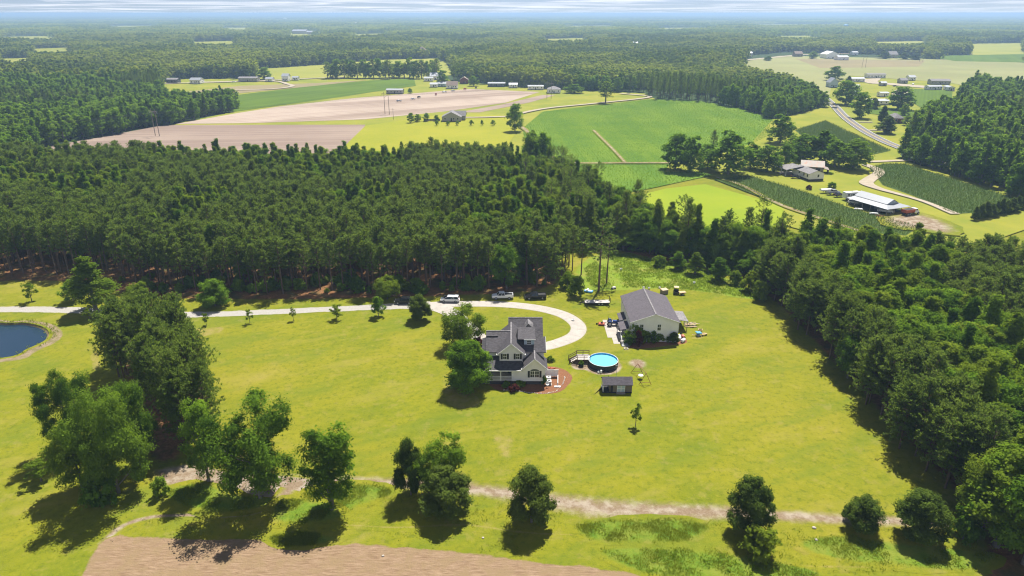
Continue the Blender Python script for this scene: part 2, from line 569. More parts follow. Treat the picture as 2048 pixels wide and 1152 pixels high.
MAT['dark_wall'] = m_lines('dark_slate_siding', (0.085, 0.09, 0.10), 0.2)
MAT['black'] = plain('black_rubber', (0.016, 0.016, 0.017), 0.75, var=0.2)
MAT['paint_white'] = plain('car_paint_white', (0.76, 0.77, 0.78), 0.22, var=0.03, spec=0.6)
MAT['paint_black'] = plain('car_paint_black', (0.012, 0.012, 0.014), 0.18, var=0.1, spec=0.6)
MAT['paint_silver'] = plain('car_paint_silver', (0.42, 0.43, 0.45), 0.25, metal=0.5, var=0.05)
MAT['paint_blue'] = plain('tractor_blue', (0.025, 0.060, 0.22), 0.3, var=0.1)
MAT['paint_red'] = plain('machine_red', (0.36, 0.035, 0.025), 0.4, var=0.15)
MAT['paint_orange'] = plain('faded_orange_red', (0.40, 0.085, 0.035), 0.5, var=0.2, dirt=(0.22, 0.07, 0.04))
MAT['rust'] = plain('rusty_steel', (0.23, 0.095, 0.05), 0.8, var=0.35, scale=5)
MAT['tan_canvas'] = plain('tan_canvas', (0.50, 0.40, 0.27), 0.9, var=0.15)
MAT['sky_blue'] = plain('sun_bleached_blue_plastic', (0.10, 0.32, 0.58), 0.45, var=0.15)
MAT['pool_wall'] = plain('navy_pool_liner', (0.022, 0.028, 0.048), 0.5, var=0.2, scale=3)
MAT['pool_in'] = plain('light_blue_liner', (0.10, 0.46, 0.72), 0.4, var=0.05)
MAT['stone'] = plain('pale_stone', (0.44, 0.40, 0.35), 0.9, var=0.25, scale=4)
MAT['bark'] = plain('pine_bark', (0.135, 0.090, 0.065), 0.95, var=0.35, scale=3, bump=0.6)
MAT['bark_grey'] = plain('grey_bark', (0.165, 0.145, 0.120), 0.95, var=0.35, scale=3, bump=0.6)
MAT['pine'] = m_leaf('pine_needles', (0.040, 0.074, 0.018), (0.185, 0.280, 0.054), (0.200, 0.265, 0.044), 0.52)
MAT['leaf'] = m_leaf('broad_leaves', (0.040, 0.098, 0.010), (0.210, 0.355, 0.030), (0.250, 0.345, 0.030), 0.56)
MAT['leaf_oak'] = m_leaf('oak_leaves', (0.026, 0.068, 0.009), (0.165, 0.285, 0.026), (0.190, 0.270, 0.026), 0.50)
MAT['leaf_dark'] = m_leaf('dark_evergreen_leaves', (0.030, 0.062, 0.012), (0.135, 0.200, 0.030), (0.145, 0.195, 0.030), 0.46)
MAT['leaf_bright'] = m_leaf('young_green_leaves', (0.090, 0.160, 0.014), (0.220, 0.310, 0.026), (0.24, 0.300, 0.03), 0.55)
MAT['leaf_red'] = m_leaf('red_purple_leaves', (0.050, 0.012, 0.016), (0.14, 0.030, 0.030), (0.12, 0.04, 0.03), 0.35)
MAT['leaf_far'] = m_leaf('distant_leaves', (0.034, 0.074, 0.012), (0.200, 0.290, 0.036), (0.40, 0.42, 0.060), 0.52, spread=1.1, stand=True)
MAT['blade'] = m_leaf('rank_grass_blades', (0.13, 0.195, 0.016), (0.24, 0.29, 0.028), (0.28, 0.26, 0.05), 0.5)
MAT['corn_leaf'] = m_leaf('corn_leaves', (0.050, 0.095, 0.020), (0.095, 0.155, 0.028), (0.10, 0.15, 0.03), 0.35)
MAT['dead_wood'] = plain('dead_grey_wood', (0.30, 0.28, 0.26), 0.95, var=0.25)

def m_glass():
    n = NT('window_glass')
    return n.principled((0.022, 0.026, 0.03), 0.08, 0, 0.6)
MAT['glass'] = m_glass()

def m_water(name, col, rough, bscale, bstr):
    n = NT(name)
    b = n.noise(bscale, 3, 0.6)
    return n.principled(col, rough, 0, 0.5, n.bump(b, bstr, 0.05))
MAT['pond'] = m_water('pond_water', (0.014, 0.034, 0.058), 0.06, 1.6, 0.35)

def m_poolwater():
    n = NT('pool_water')
    b = n.noise(2.2, 3, 0.6)
    n.principled((0.16, 0.58, 0.80), 0.06, 0, 0.5, n.bump(b, 0.12, 0.05))
    return n.m
MAT['pool_water'] = m_poolwater()
# ------------------------------------------------------------------ ground sheets
def catmull(pts, per=6, closed=False):
    P = [np.array(p, float) for p in pts]
    n = len(P)
    out = []
    rng = range(n) if closed else range(n - 1)
    for i in rng:
        p0 = P[(i - 1) % n] if (closed or i > 0) else P[0] * 2 - P[1]
        p1, p2 = P[i], P[(i + 1) % n]
        p3 = P[(i + 2) % n] if (closed or i + 2 < n) else P[n - 1] * 2 - P[n - 2]
        for k in range(per):
            t = k / per
            out.append(0.5 * ((2 * p1) + (p2 - p0) * t + (2 * p0 - 5 * p1 + 4 * p2 - p3) * t * t + (3 * p1 - p0 - 3 * p2 + p3) * t ** 3))
    if not closed:
        out.append(P[-1])
    return out

def set_edge(me, vals):
    a = me.attributes.new('edge', 'FLOAT', 'POINT')
    a.data.foreach_set('value', np.array(vals, dtype=np.float32))

def sheet(name, pts, mat, z, kind='structure', fill=True):
    me = bpy.data.meshes.new(name)
    me.from_pydata([(p[0], p[1], z) for p in pts], [], [tuple(range(len(pts)))])
    me.validate()
    import bmesh
    bm = bmesh.new(); bm.from_mesh(me)
    bmesh.ops.triangulate(bm, faces=bm.faces)
    bmesh.ops.recalc_face_normals(bm, faces=bm.faces)
    for f in bm.faces:
        if f.normal.z < 0: f.normal_flip()
    bm.to_mesh(me); bm.free()
    me.materials.append(mat)
    o = link(name, me)
    o['kind'] = kind
    return o

def pxs(*pp, z=0.0):
    return [G(a, b, z)[:2] for a, b in pp]

def strip(name, pts, widths, mat, z, per=6, cols=(0, .5, 1, .5, 0), jitter=0.0):
    """a ribbon along pts (metres); edge runs 0 at the border to 1 in the middle"""
    full = [np.array([p[0], p[1], w]) for p, w in zip(pts, widths)]
    c = catmull(full, per)
    v, e, f = [], [], []
    k = len(cols)
    for i, p in enumerate(c):
        d = c[min(i + 1, len(c) - 1)][:2] - c[max(i - 1, 0)][:2]
        d = d / (np.linalg.norm(d) + 1e-9)
        nrm = np.array([-d[1], d[0]])
        w = p[2]
        for j in range(k):
            t = j / (k - 1) - 0.5
            q = p[:2] + nrm * w * t + nrm * (random.uniform(-jitter, jitter) if j in (0, k - 1) else 0)
            v.append((q[0], q[1], z)); e.append(cols[j])
    for i in range(len(c) - 1):
        for j in range(k - 1):
            a = i * k + j
            f.append((a, a + 1, a + 1 + k, a + k))
    me = bpy.data.meshes.new(name)
    me.from_pydata(v, [], f)
    set_edge(me, e)
    import bmesh
    bm = bmesh.new(); bm.from_mesh(me)
    for q in bm.faces:
        q.normal_update()
        if q.normal.z < 0: q.normal_flip()
    bm.to_mesh(me); bm.free()
    me.materials.append(mat)
    o = link(name, me)
    o['kind'] = 'structure'
    return o

def patch(name, pts, mat, z, feather=1.5, per=5, wob=0.25):
    """a patch of ground whose border frays (attribute edge)"""
    c = np.array(catmull(pts, per, closed=True))[:, :2]
    area = 0.5 * np.sum(c[:, 0] * np.roll(c[:, 1], -1) - np.roll(c[:, 0], -1) * c[:, 1])
    if area < 0: c = c[::-1]
    n = len(c)
    cc = c.mean(0)
    q0, q1 = c - cc, np.roll(c, -1, 0) - cc
    star = np.all(q0[:, 0] * q1[:, 1] - q0[:, 1] * q1[:, 0] > 0)
    d = np.roll(c, -1, 0) - np.roll(c, 1, 0)
    d /= (np.linalg.norm(d, axis=1)[:, None] + 1e-9)
    nin = np.stack([-d[:, 1], d[:, 0]], 1)
    wv = RNG.uniform(-wob, wob, n)[:, None]
    rings = [c + nin * wv * feather - nin * feather * 0.5, c + nin * feather * 0.1, c + nin * feather * 0.7]
    if star:
        q = c - cc
        mr = np.minimum(np.linalg.norm(q, axis=1)[:, None], 1e9)
        sc = lambda d_: cc + q * np.maximum(0.15, 1 - d_ / mr)
        rings = [cc + q * (1 + 0.5 * feather / mr * (1 + wv)), sc(0.1 * feather), sc(0.7 * feather)]
    v = [(x, y, z) for r in rings for x, y in r]
    e = [0.0] * n + [0.5] * n + [1.0] * n
    f = []
    for k in range(2):
        for i in range(n):
            j = (i + 1) % n
            f.append((k * n + i, k * n + j, k * n + n + j, k * n + n + i))
    if star:
        v.append((cc[0], cc[1], z)); e.append(1.0)
        f += [(2 * n + i, 2 * n + (i + 1) % n, 3 * n) for i in range(n)]
    else:
        f.append(tuple(range(2 * n, 3 * n)))
    me = bpy.data.meshes.new(name)
    me.from_pydata(v, [], f)
    set_edge(me, e)
    import bmesh
    bm = bmesh.new(); bm.from_mesh(me)
    bmesh.ops.triangulate(bm, faces=[q for q in bm.faces if len(q.verts) > 4])
    for q in bm.faces:
        q.normal_update()
        if q.normal.z < 0: q.normal_flip()
    bm.to_mesh(me); bm.free()
    me.materials.append(mat)
    o = link(name, me)
    o['kind'] = 'structure'
    return o

# pond outline (metres)
pond = pxs((0, 645), (45, 645), (82, 652), (98, 665), (90, 680), (55, 697), (0, 716)) + [(-140, 134), (-158, 138), (-166, 148), (-158, 158), (-142, 161)]
pond_c = [tuple(p) for p in np.array(catmull(pond, 5, closed=True))[:, :2]]

def holed(name, rect, hole, mat, z):
    import bmesh
    bm = bmesh.new()
    def loop(pp):
        vs = [bm.verts.new((p[0], p[1], z)) for p in pp]
        return [bm.edges.new((vs[i], vs[(i + 1) % len(vs)])) for i in range(len(vs))]
    ed = loop(rect) + loop(hole)
    bmesh.ops.triangle_fill(bm, edges=ed, use_beauty=True)
    for q in bm.faces:
        q.normal_update()
        if q.normal.z < 0: q.normal_flip()
    me = bpy.data.meshes.new(name)
    bm.to_mesh(me); bm.free()
    me.materials.append(mat)
    o = link(name, me)
    o['kind'] = 'structure'
    return o

def scaled_loop(lp, s):
    c = np.mean(np.array(lp), 0)
    return [tuple(c + (np.array(p) - c) * s) for p in lp]

holed('ground', [(-42000, -600), (42000, -600), (42000, 42000), (-42000, 42000)], [(-180, 120), (-100, 120), (-100, 170), (-180, 170)], MAT['far_ground'], -0.06)
holed('lawn', [(-420, 40), (420, 40), (420, 345), (-420, 345)], pond_c, MAT['lawn'], 0.0)
# pond bank: three rings going down to the water
bank = MB()
rings = [scaled_loop(pond_c, 1.16), scaled_loop(pond_c, 1.05), scaled_loop(pond_c, 0.985), scaled_loop(pond_c, 0.93)]
zz = [0.004, 0.03, -0.30, -1.1]
bank.loft([[(x, y, z) for x, y in r] for r, z in zip(rings, zz)], close=False)
bm_me = bank.mesh('pond_bank', MAT['sandbank'])
set_edge(bm_me, [0.0] * len(pond_c) + [0.75] * len(pond_c) + [1.0] * len(pond_c) * 2)
link('pond_bank', bm_me)['kind'] = 'structure'
sheet('pond_water', scaled_loop(pond_c, 0.99), MAT['pond'], -0.55)

# ---- near ground
patch('pine_straw_floor', [(-340, 330), (-340, 176), (-200, 181), (-132, 184), (-114, 178), (-105, 172.5), (-84, 170.5), (-60, 170), (-40, 171), (-18, 172.5), (-4, 174), (6, 176), (12, 181), (15, 190), (13, 205), (10, 230), (5, 312), (0, 330)],
      MAT['straw'], 0.006, feather=3.0, per=3)
patch('woodland_floor', [(76, 60), (72, 84), (71.5, 110), (71, 150), (70, 172), (62, 190), (46, 202), (34, 212), (22, 218), (16, 240), (6, 316), (28, 304), (38, 270), (50, 238), (56, 218), (70, 205), (98, 200), (130, 186), (260, 190), (260, 60)],
      MAT['straw'], 0.010, feather=2.5, per=3)
patch('weed_meadow', [(21, 178), (20, 194), (27, 207), (36, 211), (49, 202), (64, 188), (68, 173), (62, 172), (52, 177), (42, 179)], MAT['meadow'], 0.008, feather=3.0)
tr = pxs((306, 945), (350, 948), (430, 962), (520, 972), (600, 966), (680, 963), (760, 965), (880, 972), (980, 982), (1110, 1003), (1200, 1016), (1300, 1021), (1420, 1024), (1560, 1031), (1680, 1038), (1800, 1043), (1900, 1050))
strip('dirt_track', tr, [5, 7.0, 7.4, 7.8, 6.8, 4.8, 4.4, 4.6, 5.2, 6.8, 7.8, 7.0, 5.6, 4.6, 4.2, 3.8, 3.0], MAT['dirt'], 0.012)
patch('bare_patch', pxs((310, 945), (380, 928), (470, 945), (600, 955), (645, 972), (570, 1002), (440, 988), (345, 975)), MAT['dirt'], 0.013, feather=2.5)
# spurs of bare soil
strip('dirt_spur', pxs((580, 978), (545, 1010), (470, 1030), (380, 1030), (300, 1035), (240, 1055), (205, 1090)), [3.6, 3.2, 1.8, 1.2, 1.5, 1.9, 2.6], MAT['dirt'], 0.014)
strip('dirt_spur', pxs((690, 1050), (800, 1055), (930, 1050), (1050, 1065), (1200, 1072), (1340, 1084), (1460, 1110), (1560, 1130), (1800, 1135), (1980, 1140)), [1.8, 2.0, 2.8, 2.2, 1.5, 1.5, 2.0, 2.8, 1.5, 1.5], MAT['soil_faint'], 0.016)
e0, e1 = np.array(G(1020, 1122)[:2]), np.array(G(1300, 1152)[:2])
ed = (e1 - e0) / np.linalg.norm(e1 - e0)
patch('harrowed_field', pxs((205, 1092), (260, 1079), (400, 1082), (545, 1085), (640, 1091), (760, 1096), (900, 1108), (1020, 1122), (1160, 1138), (1300, 1152)) + [tuple(e1 + ed * k) for k in (15, 30, 50, 75)] + [(105, 42), (60, 41), (0, 41), (-50, 41), (-62, 50), (-58, 62)], MAT['plowed'], 0.018, feather=1.2)
weedpatch = [
    pxs((610, 985), (680, 968), (760, 970), (790, 985), (740, 1005), (680, 1030), (600, 1025)),
    pxs((1150, 1050), (1250, 1038), (1360, 1036), (1420, 1055), (1380, 1080), (1270, 1085), (1180, 1080)),
    pxs((330, 985), (400, 965), (480, 990), (560, 1000), (480, 1025), (380, 1020)),
    pxs((1200, 1100), (1400, 1098), (1560, 1125), (1650, 1150), (1500, 1165), (1300, 1150)),
    pxs((560, 1000), (640, 1000), (690, 1030), (620, 1050), (540, 1040)),
    pxs((1600, 1080), (1700, 1070), (1840, 1090), (1990, 1110), (1950, 1140), (1750, 1130), (1620, 1105)),
    pxs((540, 1075), (600, 1065), (680, 1075), (640, 1090), (560, 1090)),
]
for k, w in enumerate(weedpatch):
    patch('rank_grass_patch', w, MAT['weeds'], 0.020 + 0.002 * k, feather=2.2)
patch('mulch_bed', [(X_at(985, 124.5), 124.3), (X_at(1000, 122.5), 122.8), (X_at(1030, 122.5), 122.6), (X_at(1060, 122), 121.9), (X_at(1090, 121), 121.4), (X_at(1118, 122), 122.2), (X_at(1136, 125), 125.2), (X_at(1142, 128), 128.2), (X_at(1128, 131), 131.2), (X_at(1100, 133), 132.6), (6.0, 132), (0, 128), (-6, 127)], MAT['mulch'], 0.010, feather=0.5)
patch('mulch_bed', [(27.0, 142.6), (29.5, 141.6), (33, 142.2), (36, 143.2), (39, 143.6), (41.0, 144.8), (41.0, 148), (38, 148), (30, 148), (26.6, 146)], MAT['mulch'], 0.010, feather=0.5)
bx, by, _ = G(1275, 727)
patch('bare_ring', [(bx + 1.9 * math.cos(t), by + 2.1 * math.sin(t)) for t in np.linspace(0, 2 * math.pi, 10)[:-1]], MAT['dirt'], 0.012, feather=1.4)
for off in (0, 1.5):
    strip('tyre_track', [(X_at(px, Y) + off * .5, Y + off) for px, Y in ((1090, 118), (1130, 117.5), (1175, 119), (1205, 124), (1215, 130), (1200, 140), (1178, 150))], [.5] * 7, MAT['soil_faint'], 0.011, cols=(0, .9, 0))
patch('pool_sand', [(X_at(px, Y), Y) for px, Y in ((1142, 134), (1160, 136.5), (1200, 137.5), (1238, 135), (1242, 131.5), (1225, 129.4), (1195, 129.2), (1172, 131), (1150, 131.6))], MAT['dirt'], 0.012, feather=0.8)
for pp in (((640, 960), (980, 960), (1050, 900), (970, 850), (930, 900)), ):
    pass
patch('worn_lawn', pxs((965, 862), (1010, 856), (1050, 868), (1045, 910), (1015, 935), (980, 915)), MAT['soil_faint'], 0.006, feather=5.5)
patch('worn_lawn', pxs((370, 660), (450, 652), (440, 668), (385, 676)), MAT['soil_faint'], 0.006, feather=1.5)
patch('worn_lawn', pxs((880, 790), (892, 765), (925, 752), (960, 790), (965, 812), (925, 822), (892, 812)), MAT['soil_faint'], 0.006, feather=1.6)
patch('worn_lawn', pxs((178, 712), (196, 704), (204, 735), (186, 742)), MAT['soil_faint'], 0.006, feather=1.2)
patch('grove_floor', pxs((245, 700), (300, 650), (385, 710), (410, 800), (385, 890), (320, 930), (260, 850)), MAT['straw'], 0.008, feather=4)

# ---- driveway: gravel lane from the west, concrete apron and loop cast in slabs
lane_pts = pxs((-330, 622), (-150, 620), (0, 619), (120, 619.5), (240, 625), (350, 629), (440, 628), (560, 623), (680, 617.5), (780, 613), (860, 610))
strip('gravel_drive', lane_pts, [4.4] * 3 + [4.2] * 3 + [3.8] * 3 + [4.4, 5.4], MAT['gravel'], 0.022, cols=(0, 1, 1, 1, 0), jitter=0.2)

def slab_run(parent, pts, width, step=3.6, z=0.03, gap=0.05):
    c = catmull([np.array(p) for p in pts], 14)
    L = [0.0]
    for i in range(1, len(c)):
        L.append(L[-1] + float(np.linalg.norm(c[i] - c[i - 1])))
    def at(s):
        i = min(max(np.searchsorted(L, s) - 1, 0), len(c) - 2)
        t = (s - L[i]) / (L[i + 1] - L[i] + 1e-9)
        d = c[min(i + 2, len(c) - 1)] - c[max(i - 1, 0)]
        d = d / np.linalg.norm(d)
        return c[i] * (1 - t) + c[i + 1] * t, np.array([-d[1], d[0]])
    n = max(1, round(L[-1] / step))
    for k in range(n):
        s0, s1 = L[-1] * k / n + gap / 2, L[-1] * (k + 1) / n - gap / 2
        dz = random.uniform(0, 0.008)
        m = MB()
        rows = []
        for j in range(4):
            p, nn = at(s0 + (s1 - s0) * j / 3)
            w = width(s0 / L[-1]) if callable(width) else width
            a, b = p + nn * w / 2, p - nn * w / 2
            rows.append([(a[0], a[1], -0.02), (a[0], a[1], z + dz), (b[0], b[1], z + dz), (b[0], b[1], -0.02)])
        m.loft(rows)
        o = link('slab', m.mesh('slab', MAT['concrete']), parent)

dw = thing('driveway', None, None)
dw['kind'] = 'structure'
loop_pts = pxs((858, 610), (900, 608), (950, 607.5), (1000, 608.5), (1050, 612.5), (1095, 620), (1130, 631), (1152, 646), (1157, 660), (1147, 673), (1122, 684), (1098, 691), (1080, 694))
slab_run(dw, loop_pts, 3.5)
spur = pxs((850, 611), (880, 616), (902, 626), (925, 645), (950, 668), (972, 684))
slab_run(dw, spur, lambda t: 5.2 - 1.6 * t, z=0.044)
strip('driveway_bed', loop_pts, [3.9] * len(loop_pts), MAT['joint'], 0.016, cols=(0, 1, 0))
strip('loop_verge', pxs((1075, 607), (1120, 616), (1158, 634), (1174, 656), (1166, 676), (1136, 690)), [.6, 1.8, 2.6, 2.4, 2.2, .8], MAT['soil_faint'], 0.014)
# ------------------------------------------------------------------ building pieces
def roof_pane(a, b, c, d, t=0.14):
    return MB().prism([a, b, c, d], (0, 0, -t))

def add_window(parent, x0, x1, z0, z1, y, shutters=False, cols=2, name='window', arch=False):
    """a window in a wall that faces -Y at y; world coordinates"""
    f = 0.07
    m = MB()
    yf, yb = y - 0.06, y + 0.03
    m.box(x0 - f, x1 + f, yf, yb, z0 - f, z0).box(x0 - f, x1 + f, yf, yb, z1, z1 + f)
    m.box(x0 - f, x0, yf, yb, z0, z1).box(x1, x1 + f, yf, yb, z0, z1)
    w = part(name, m, MAT['trim'], parent)
    part('pane', MB().box(x0, x1, y - 0.02, y + 0.02, z0, z1), MAT['glass'], w)
    mu = MB()
    for k in range(1, cols):
        xm = x0 + (x1 - x0) * k / cols
        mu.box(xm - 0.025, xm + 0.025, y - 0.045, y - 0.022, z0, z1)
    zm = (z0 + z1) / 2
    mu.box(x0, x1, y - 0.05, y - 0.021, zm - 0.03, zm + 0.03)
    part('muntin', mu, MAT['trim'], w)
    if arch:
        xc, r = (x0 + x1) / 2, (x1 - x0) / 2
        pts = [(xc + r * math.cos(t), y - 0.05, z1 + f + r * 0.42 * math.sin(t)) for t in np.linspace(0, math.pi, 9)]
        part('fan_light', MB().prism(pts, (0, 0.06, 0)), MAT['glass'], w)
    if shutters:
        for s in (0, 1):
            a = x0 - f - 0.42 if s == 0 else x1 + f + 0.02
            part('shutter', MB().box(a, a + 0.40, y - 0.07, y + 0.01, z0 - 0.05, z1 + 0.05), MAT['shutter'], parent)
    return w

def gable_wall(x0, x1, y, z0, ze, xp, zp, t=0.12):
    return MB().prism([(x0, y, z0), (x1, y, z0), (x1, y, ze), (xp, y, zp), (x0, y, ze)], (0, t, 0))

def rake(parent, pa, pb, pc, w=0.16):
    """white barge boards along a gable, from eave over the peak to the other eave"""
    part('barge_board', MB().bar(pa, pb, 0.06, w), MAT['trim'], parent)
    part('barge_board', MB().bar(pb, pc, 0.06, w), MAT['trim'], parent)

# ------------------------------------------------------------------ the farmhouse
HB = (1.0, 130.0, 0.0)
house = thing('house', 'cream two-storey farmhouse with charcoal gabled roofs and black shutters', 'house', HB)
fz = 0.95
# foundation and walls
part('foundation', MB().box(0.15, 6.75, 125.05, 137.5, 0, fz).box(-5.0, 0.15, 128.2, 137.5, 0, fz), MAT['brick_dark'], house)
part('porch_skirt', MB().box(-6.3, 0.12, 125.2, 128.1, 0, fz - 0.12), MAT['brick_dark'], house)
part('porch_floor', MB().box(-6.4, 0.13, 125.0, 128.15, fz - 0.12, fz), MAT['deck_floor'], house)
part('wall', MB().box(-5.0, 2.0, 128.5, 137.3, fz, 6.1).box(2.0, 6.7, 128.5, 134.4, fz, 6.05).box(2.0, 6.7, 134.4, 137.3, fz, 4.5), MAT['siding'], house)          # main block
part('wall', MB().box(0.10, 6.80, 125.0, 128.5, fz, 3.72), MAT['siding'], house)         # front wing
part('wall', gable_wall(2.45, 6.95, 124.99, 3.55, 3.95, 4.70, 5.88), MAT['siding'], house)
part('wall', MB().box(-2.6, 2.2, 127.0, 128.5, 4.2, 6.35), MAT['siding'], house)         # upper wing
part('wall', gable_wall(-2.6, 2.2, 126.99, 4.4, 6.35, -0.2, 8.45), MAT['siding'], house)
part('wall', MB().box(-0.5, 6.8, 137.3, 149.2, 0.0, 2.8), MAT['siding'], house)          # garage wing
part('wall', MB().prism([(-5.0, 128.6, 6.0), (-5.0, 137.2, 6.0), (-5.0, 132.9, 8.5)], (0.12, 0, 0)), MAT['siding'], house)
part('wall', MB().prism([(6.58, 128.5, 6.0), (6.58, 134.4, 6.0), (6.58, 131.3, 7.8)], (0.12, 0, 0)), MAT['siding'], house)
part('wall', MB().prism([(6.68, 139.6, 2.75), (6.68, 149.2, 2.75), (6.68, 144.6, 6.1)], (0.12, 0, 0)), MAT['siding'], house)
sh = MAT['shingle']
# front wing roof: steep gable running back to the main wall
zr, ze = 6.02, 3.82
part('roof', roof_pane((2.0, 124.55, ze), (4.70, 124.55, zr + .22), (4.70, 129.3, zr + .22), (2.0, 129.3, ze)), sh, house)
part('roof', roof_pane((4.70, 124.55, zr + .22), (7.40, 124.55, ze), (7.40, 129.3, ze), (4.70, 129.3, zr + .22)), sh, house)
rake(house, (2.0, 124.52, ze - .10), (4.70, 124.52, zr + .12), (7.40, 124.52, ze - .10))
part('ridge_cap', MB().bar((4.70, 124.55, zr + .23), (4.70, 128.4, zr + .23), 0.24, 0.05), MAT['shingle_grey'], house)
# upper wing roof
zr2, ze2 = 8.75, 6.22
part('roof', roof_pane((-3.15, 126.5, ze2), (-0.2, 126.5, zr2), (-0.2, 137.2, zr2), (-3.15, 137.2, ze2)), sh, house)
part('roof', roof_pane((-0.2, 126.5, zr2), (2.75, 126.5, ze2), (2.75, 137.2, ze2), (-0.2, 137.2, zr2)), sh, house)
rake(house, (-3.15, 126.47, ze2 - .10), (-0.2, 126.47, zr2 - .10), (2.75, 126.47, ze2 - .10))
part('ridge_cap', MB().bar((-0.2, 126.5, zr2 + .01), (-0.2, 137.2, zr2 + .01), 0.26, 0.05), MAT['shingle_grey'], house)
for xx in (-3.0, 2.6):
    part('eave_return', MB().box(xx - .25, xx + .25, 126.5, 126.95, 6.05, 6.2), MAT['trim'], house)
for xx in (2.15, 7.2):
    part('eave_return', MB().box(xx - .25, xx + .25, 124.6, 124.96, 3.66, 3.8), MAT['trim'], house)
# main roof, west half, with the lower lap along its west end
part('roof', roof_pane((-5.55, 127.9, 6.05), (-0.2, 127.9, 6.05), (-0.2, 132.9, 8.66), (-5.55, 132.9, 8.66)), sh, house)
part('roof', roof_pane((-5.55, 132.9, 8.66), (-0.2, 132.9, 8.66), (-0.2, 137.9, 6.05), (-5.55, 137.9, 6.05)), sh, house)
part('roof', roof_pane((-6.35, 128.0, 5.75), (-5.50, 128.0, 5.98), (-5.50, 131.6, 7.75), (-6.35, 131.6, 7.5)), sh, house)
part('roof_step', MB().box(-5.5, -3.0, 131.45, 131.7, 7.85, 8.14), MAT['shingle'], house)
part('ridge_cap', MB().bar((-5.5, 132.9, 8.68), (-0.3, 132.9, 8.68), 0.24, 0.05), MAT['shingle_grey'], house)
# main roof, east half
part('roof', roof_pane((1.2, 128.05, 5.95), (7.15, 128.05, 5.95), (7.15, 131.5, 7.98), (1.2, 131.5, 7.98)), sh, house)
part('roof', roof_pane((1.2, 131.5, 7.98), (7.15, 131.5, 7.98), (7.15, 137.4, 4.6), (1.2, 137.4, 4.6)), sh, house)
part('barge_board', MB().bar((7.17, 128.05, 5.9), (7.17, 131.5, 7.92), 0.05, 0.16), MAT['trim'], house)
# dormer
part('dormer_wall', MB().box(2.55, 4.72, 129.75, 132.8, 6.5, 8.35), MAT['blue_wall'], house)
part('roof', roof_pane((1.2, 129.45, 8.32), (4.95, 129.45, 8.32), (4.95, 133.3, 9.35), (1.2, 133.3, 9.35)), sh, house)
part('fascia', MB().box(2.5, 4.97, 129.40, 129.44, 8.18, 8.33), MAT['trim'], house)
part('roof', roof_pane((1.2, 133.3, 9.35), (4.95, 133.3, 9.35), (4.95, 137.0, 7.0), (1.2, 137.0, 7.0)), sh, house)
# garage wing roof
part('roof', roof_pane((-0.85, 139.2, 2.9), (7.1, 139.2, 2.9), (7.1, 144.6, 6.5), (-0.85, 144.6, 6.5)), sh, house)
part('roof', roof_pane((-0.85, 144.6, 6.5), (7.1, 144.6, 6.5), (7.1, 149.6, 2.9), (-0.85, 149.6, 2.9)), sh, house)
part('dormer_peak', MB().loft([[(2.9, 142.0, 5.0), (3.7, 140.9, 6.6), (4.9, 142.0, 5.0)], [(2.9, 143.4, 5.6), (3.7, 143.8, 6.6), (4.9, 143.4, 5.6)]]), MAT['shingle_grey'], house)
part('ridge_cap', MB().bar((-0.85, 144.6, 6.52), (7.1, 144.6, 6.52), 0.24, 0.05), MAT['shingle_grey'], house)
part('roof', roof_pane((-0.5, 136.9, 3.75), (7.1, 136.9, 3.75), (7.1, 139.6, 3.25), (-0.5, 139.6, 3.25)), sh, house)
# porch roof
part('roof', roof_pane((-6.7, 124.55, 3.55), (2.1, 124.55, 3.55), (2.1, 127.2, 4.62), (-6.7, 127.2, 4.62)), sh, house)
part('roof', roof_pane((-6.7, 127.2, 4.62), (-2.6, 127.2, 4.62), (-2.6, 128.6, 4.9), (-6.7, 128.6, 4.9)), sh, house)
part('gutter', MB().box(-6.7, 2.05, 124.44, 124.54, 3.38, 3.56), MAT['trim'], house)
part('porch_ceiling', MB().box(-6.5, 0.08, 124.7, 128.4, 3.26, 3.36), MAT['trim'], house)
for xx in (-6.3, -4.6, -2.35, 0.0):
    part('column', MB().box(xx - .09, xx + .09, 124.95, 125.13, fz, 3.3), MAT['trim'], house)
for a, b in ((-6.2, -4.7), (-4.5, -2.45), (-2.25, -0.1)):
    rl = part('railing', MB().box(a, b, 125.0, 125.07, fz + .85, fz + .95).box(a, b, 125.0, 125.07, fz + .1, fz + .17), MAT['trim'], house)
    bl = MB()
    for x in np.arange(a + .06, b, .14):
        bl.box(x, x + .04, 125.02, 125.055, fz + .17, fz + .85)
    part('baluster', bl, MAT['trim'], rl)['kind'] = 'stuff'
# windows
add_window(house, -1.85, -1.15, 4.95, 6.15, 127.0, True)
add_window(house, 0.85, 1.55, 4.95, 6.15, 127.0, True)
add_window(house, 3.82, 4.62, 1.75, 3.15, 125.0, False)
add_window(house, 4.78, 5.58, 1.75, 3.15, 125.0, False)
for a in (3.28, 5.70):
    part('shutter', MB().box(a, a + 0.42, 124.93, 125.0, 1.7, 3.2), MAT['shutter'], house)
xc = 4.70
pts = [(xc + .9 * math.cos(t), 124.95, 3.26 + .36 * math.sin(t)) for t in np.linspace(0, math.pi, 11)]
part('fan_light', MB().prism(pts, (0, .06, 0)), MAT['glass'], house)
add_window(house, -4.4, -3.3, 1.7, 3.1, 128.5)
add_window(house, -1.9, -1.1, 1.6, 3.1, 128.5)
part('door', MB().box(-0.9, 0.0, 128.42, 128.5, fz, 3.05), MAT['shutter'], house)
add_window(house, 3.2, 4.0, 7.0, 7.9, 129.75)
for xa, xb, zb in ((6.80, 6.88, 3.8), (0.03, 0.1, 3.4)):
    part('corner_board', MB().box(xa, xb, 124.94, 125.08, fz, zb), MAT['trim'], house)
part('base_trim', MB().box(0.1, 6.85, 124.93, 124.99, fz - .1, fz + .06), MAT['trim'], house)
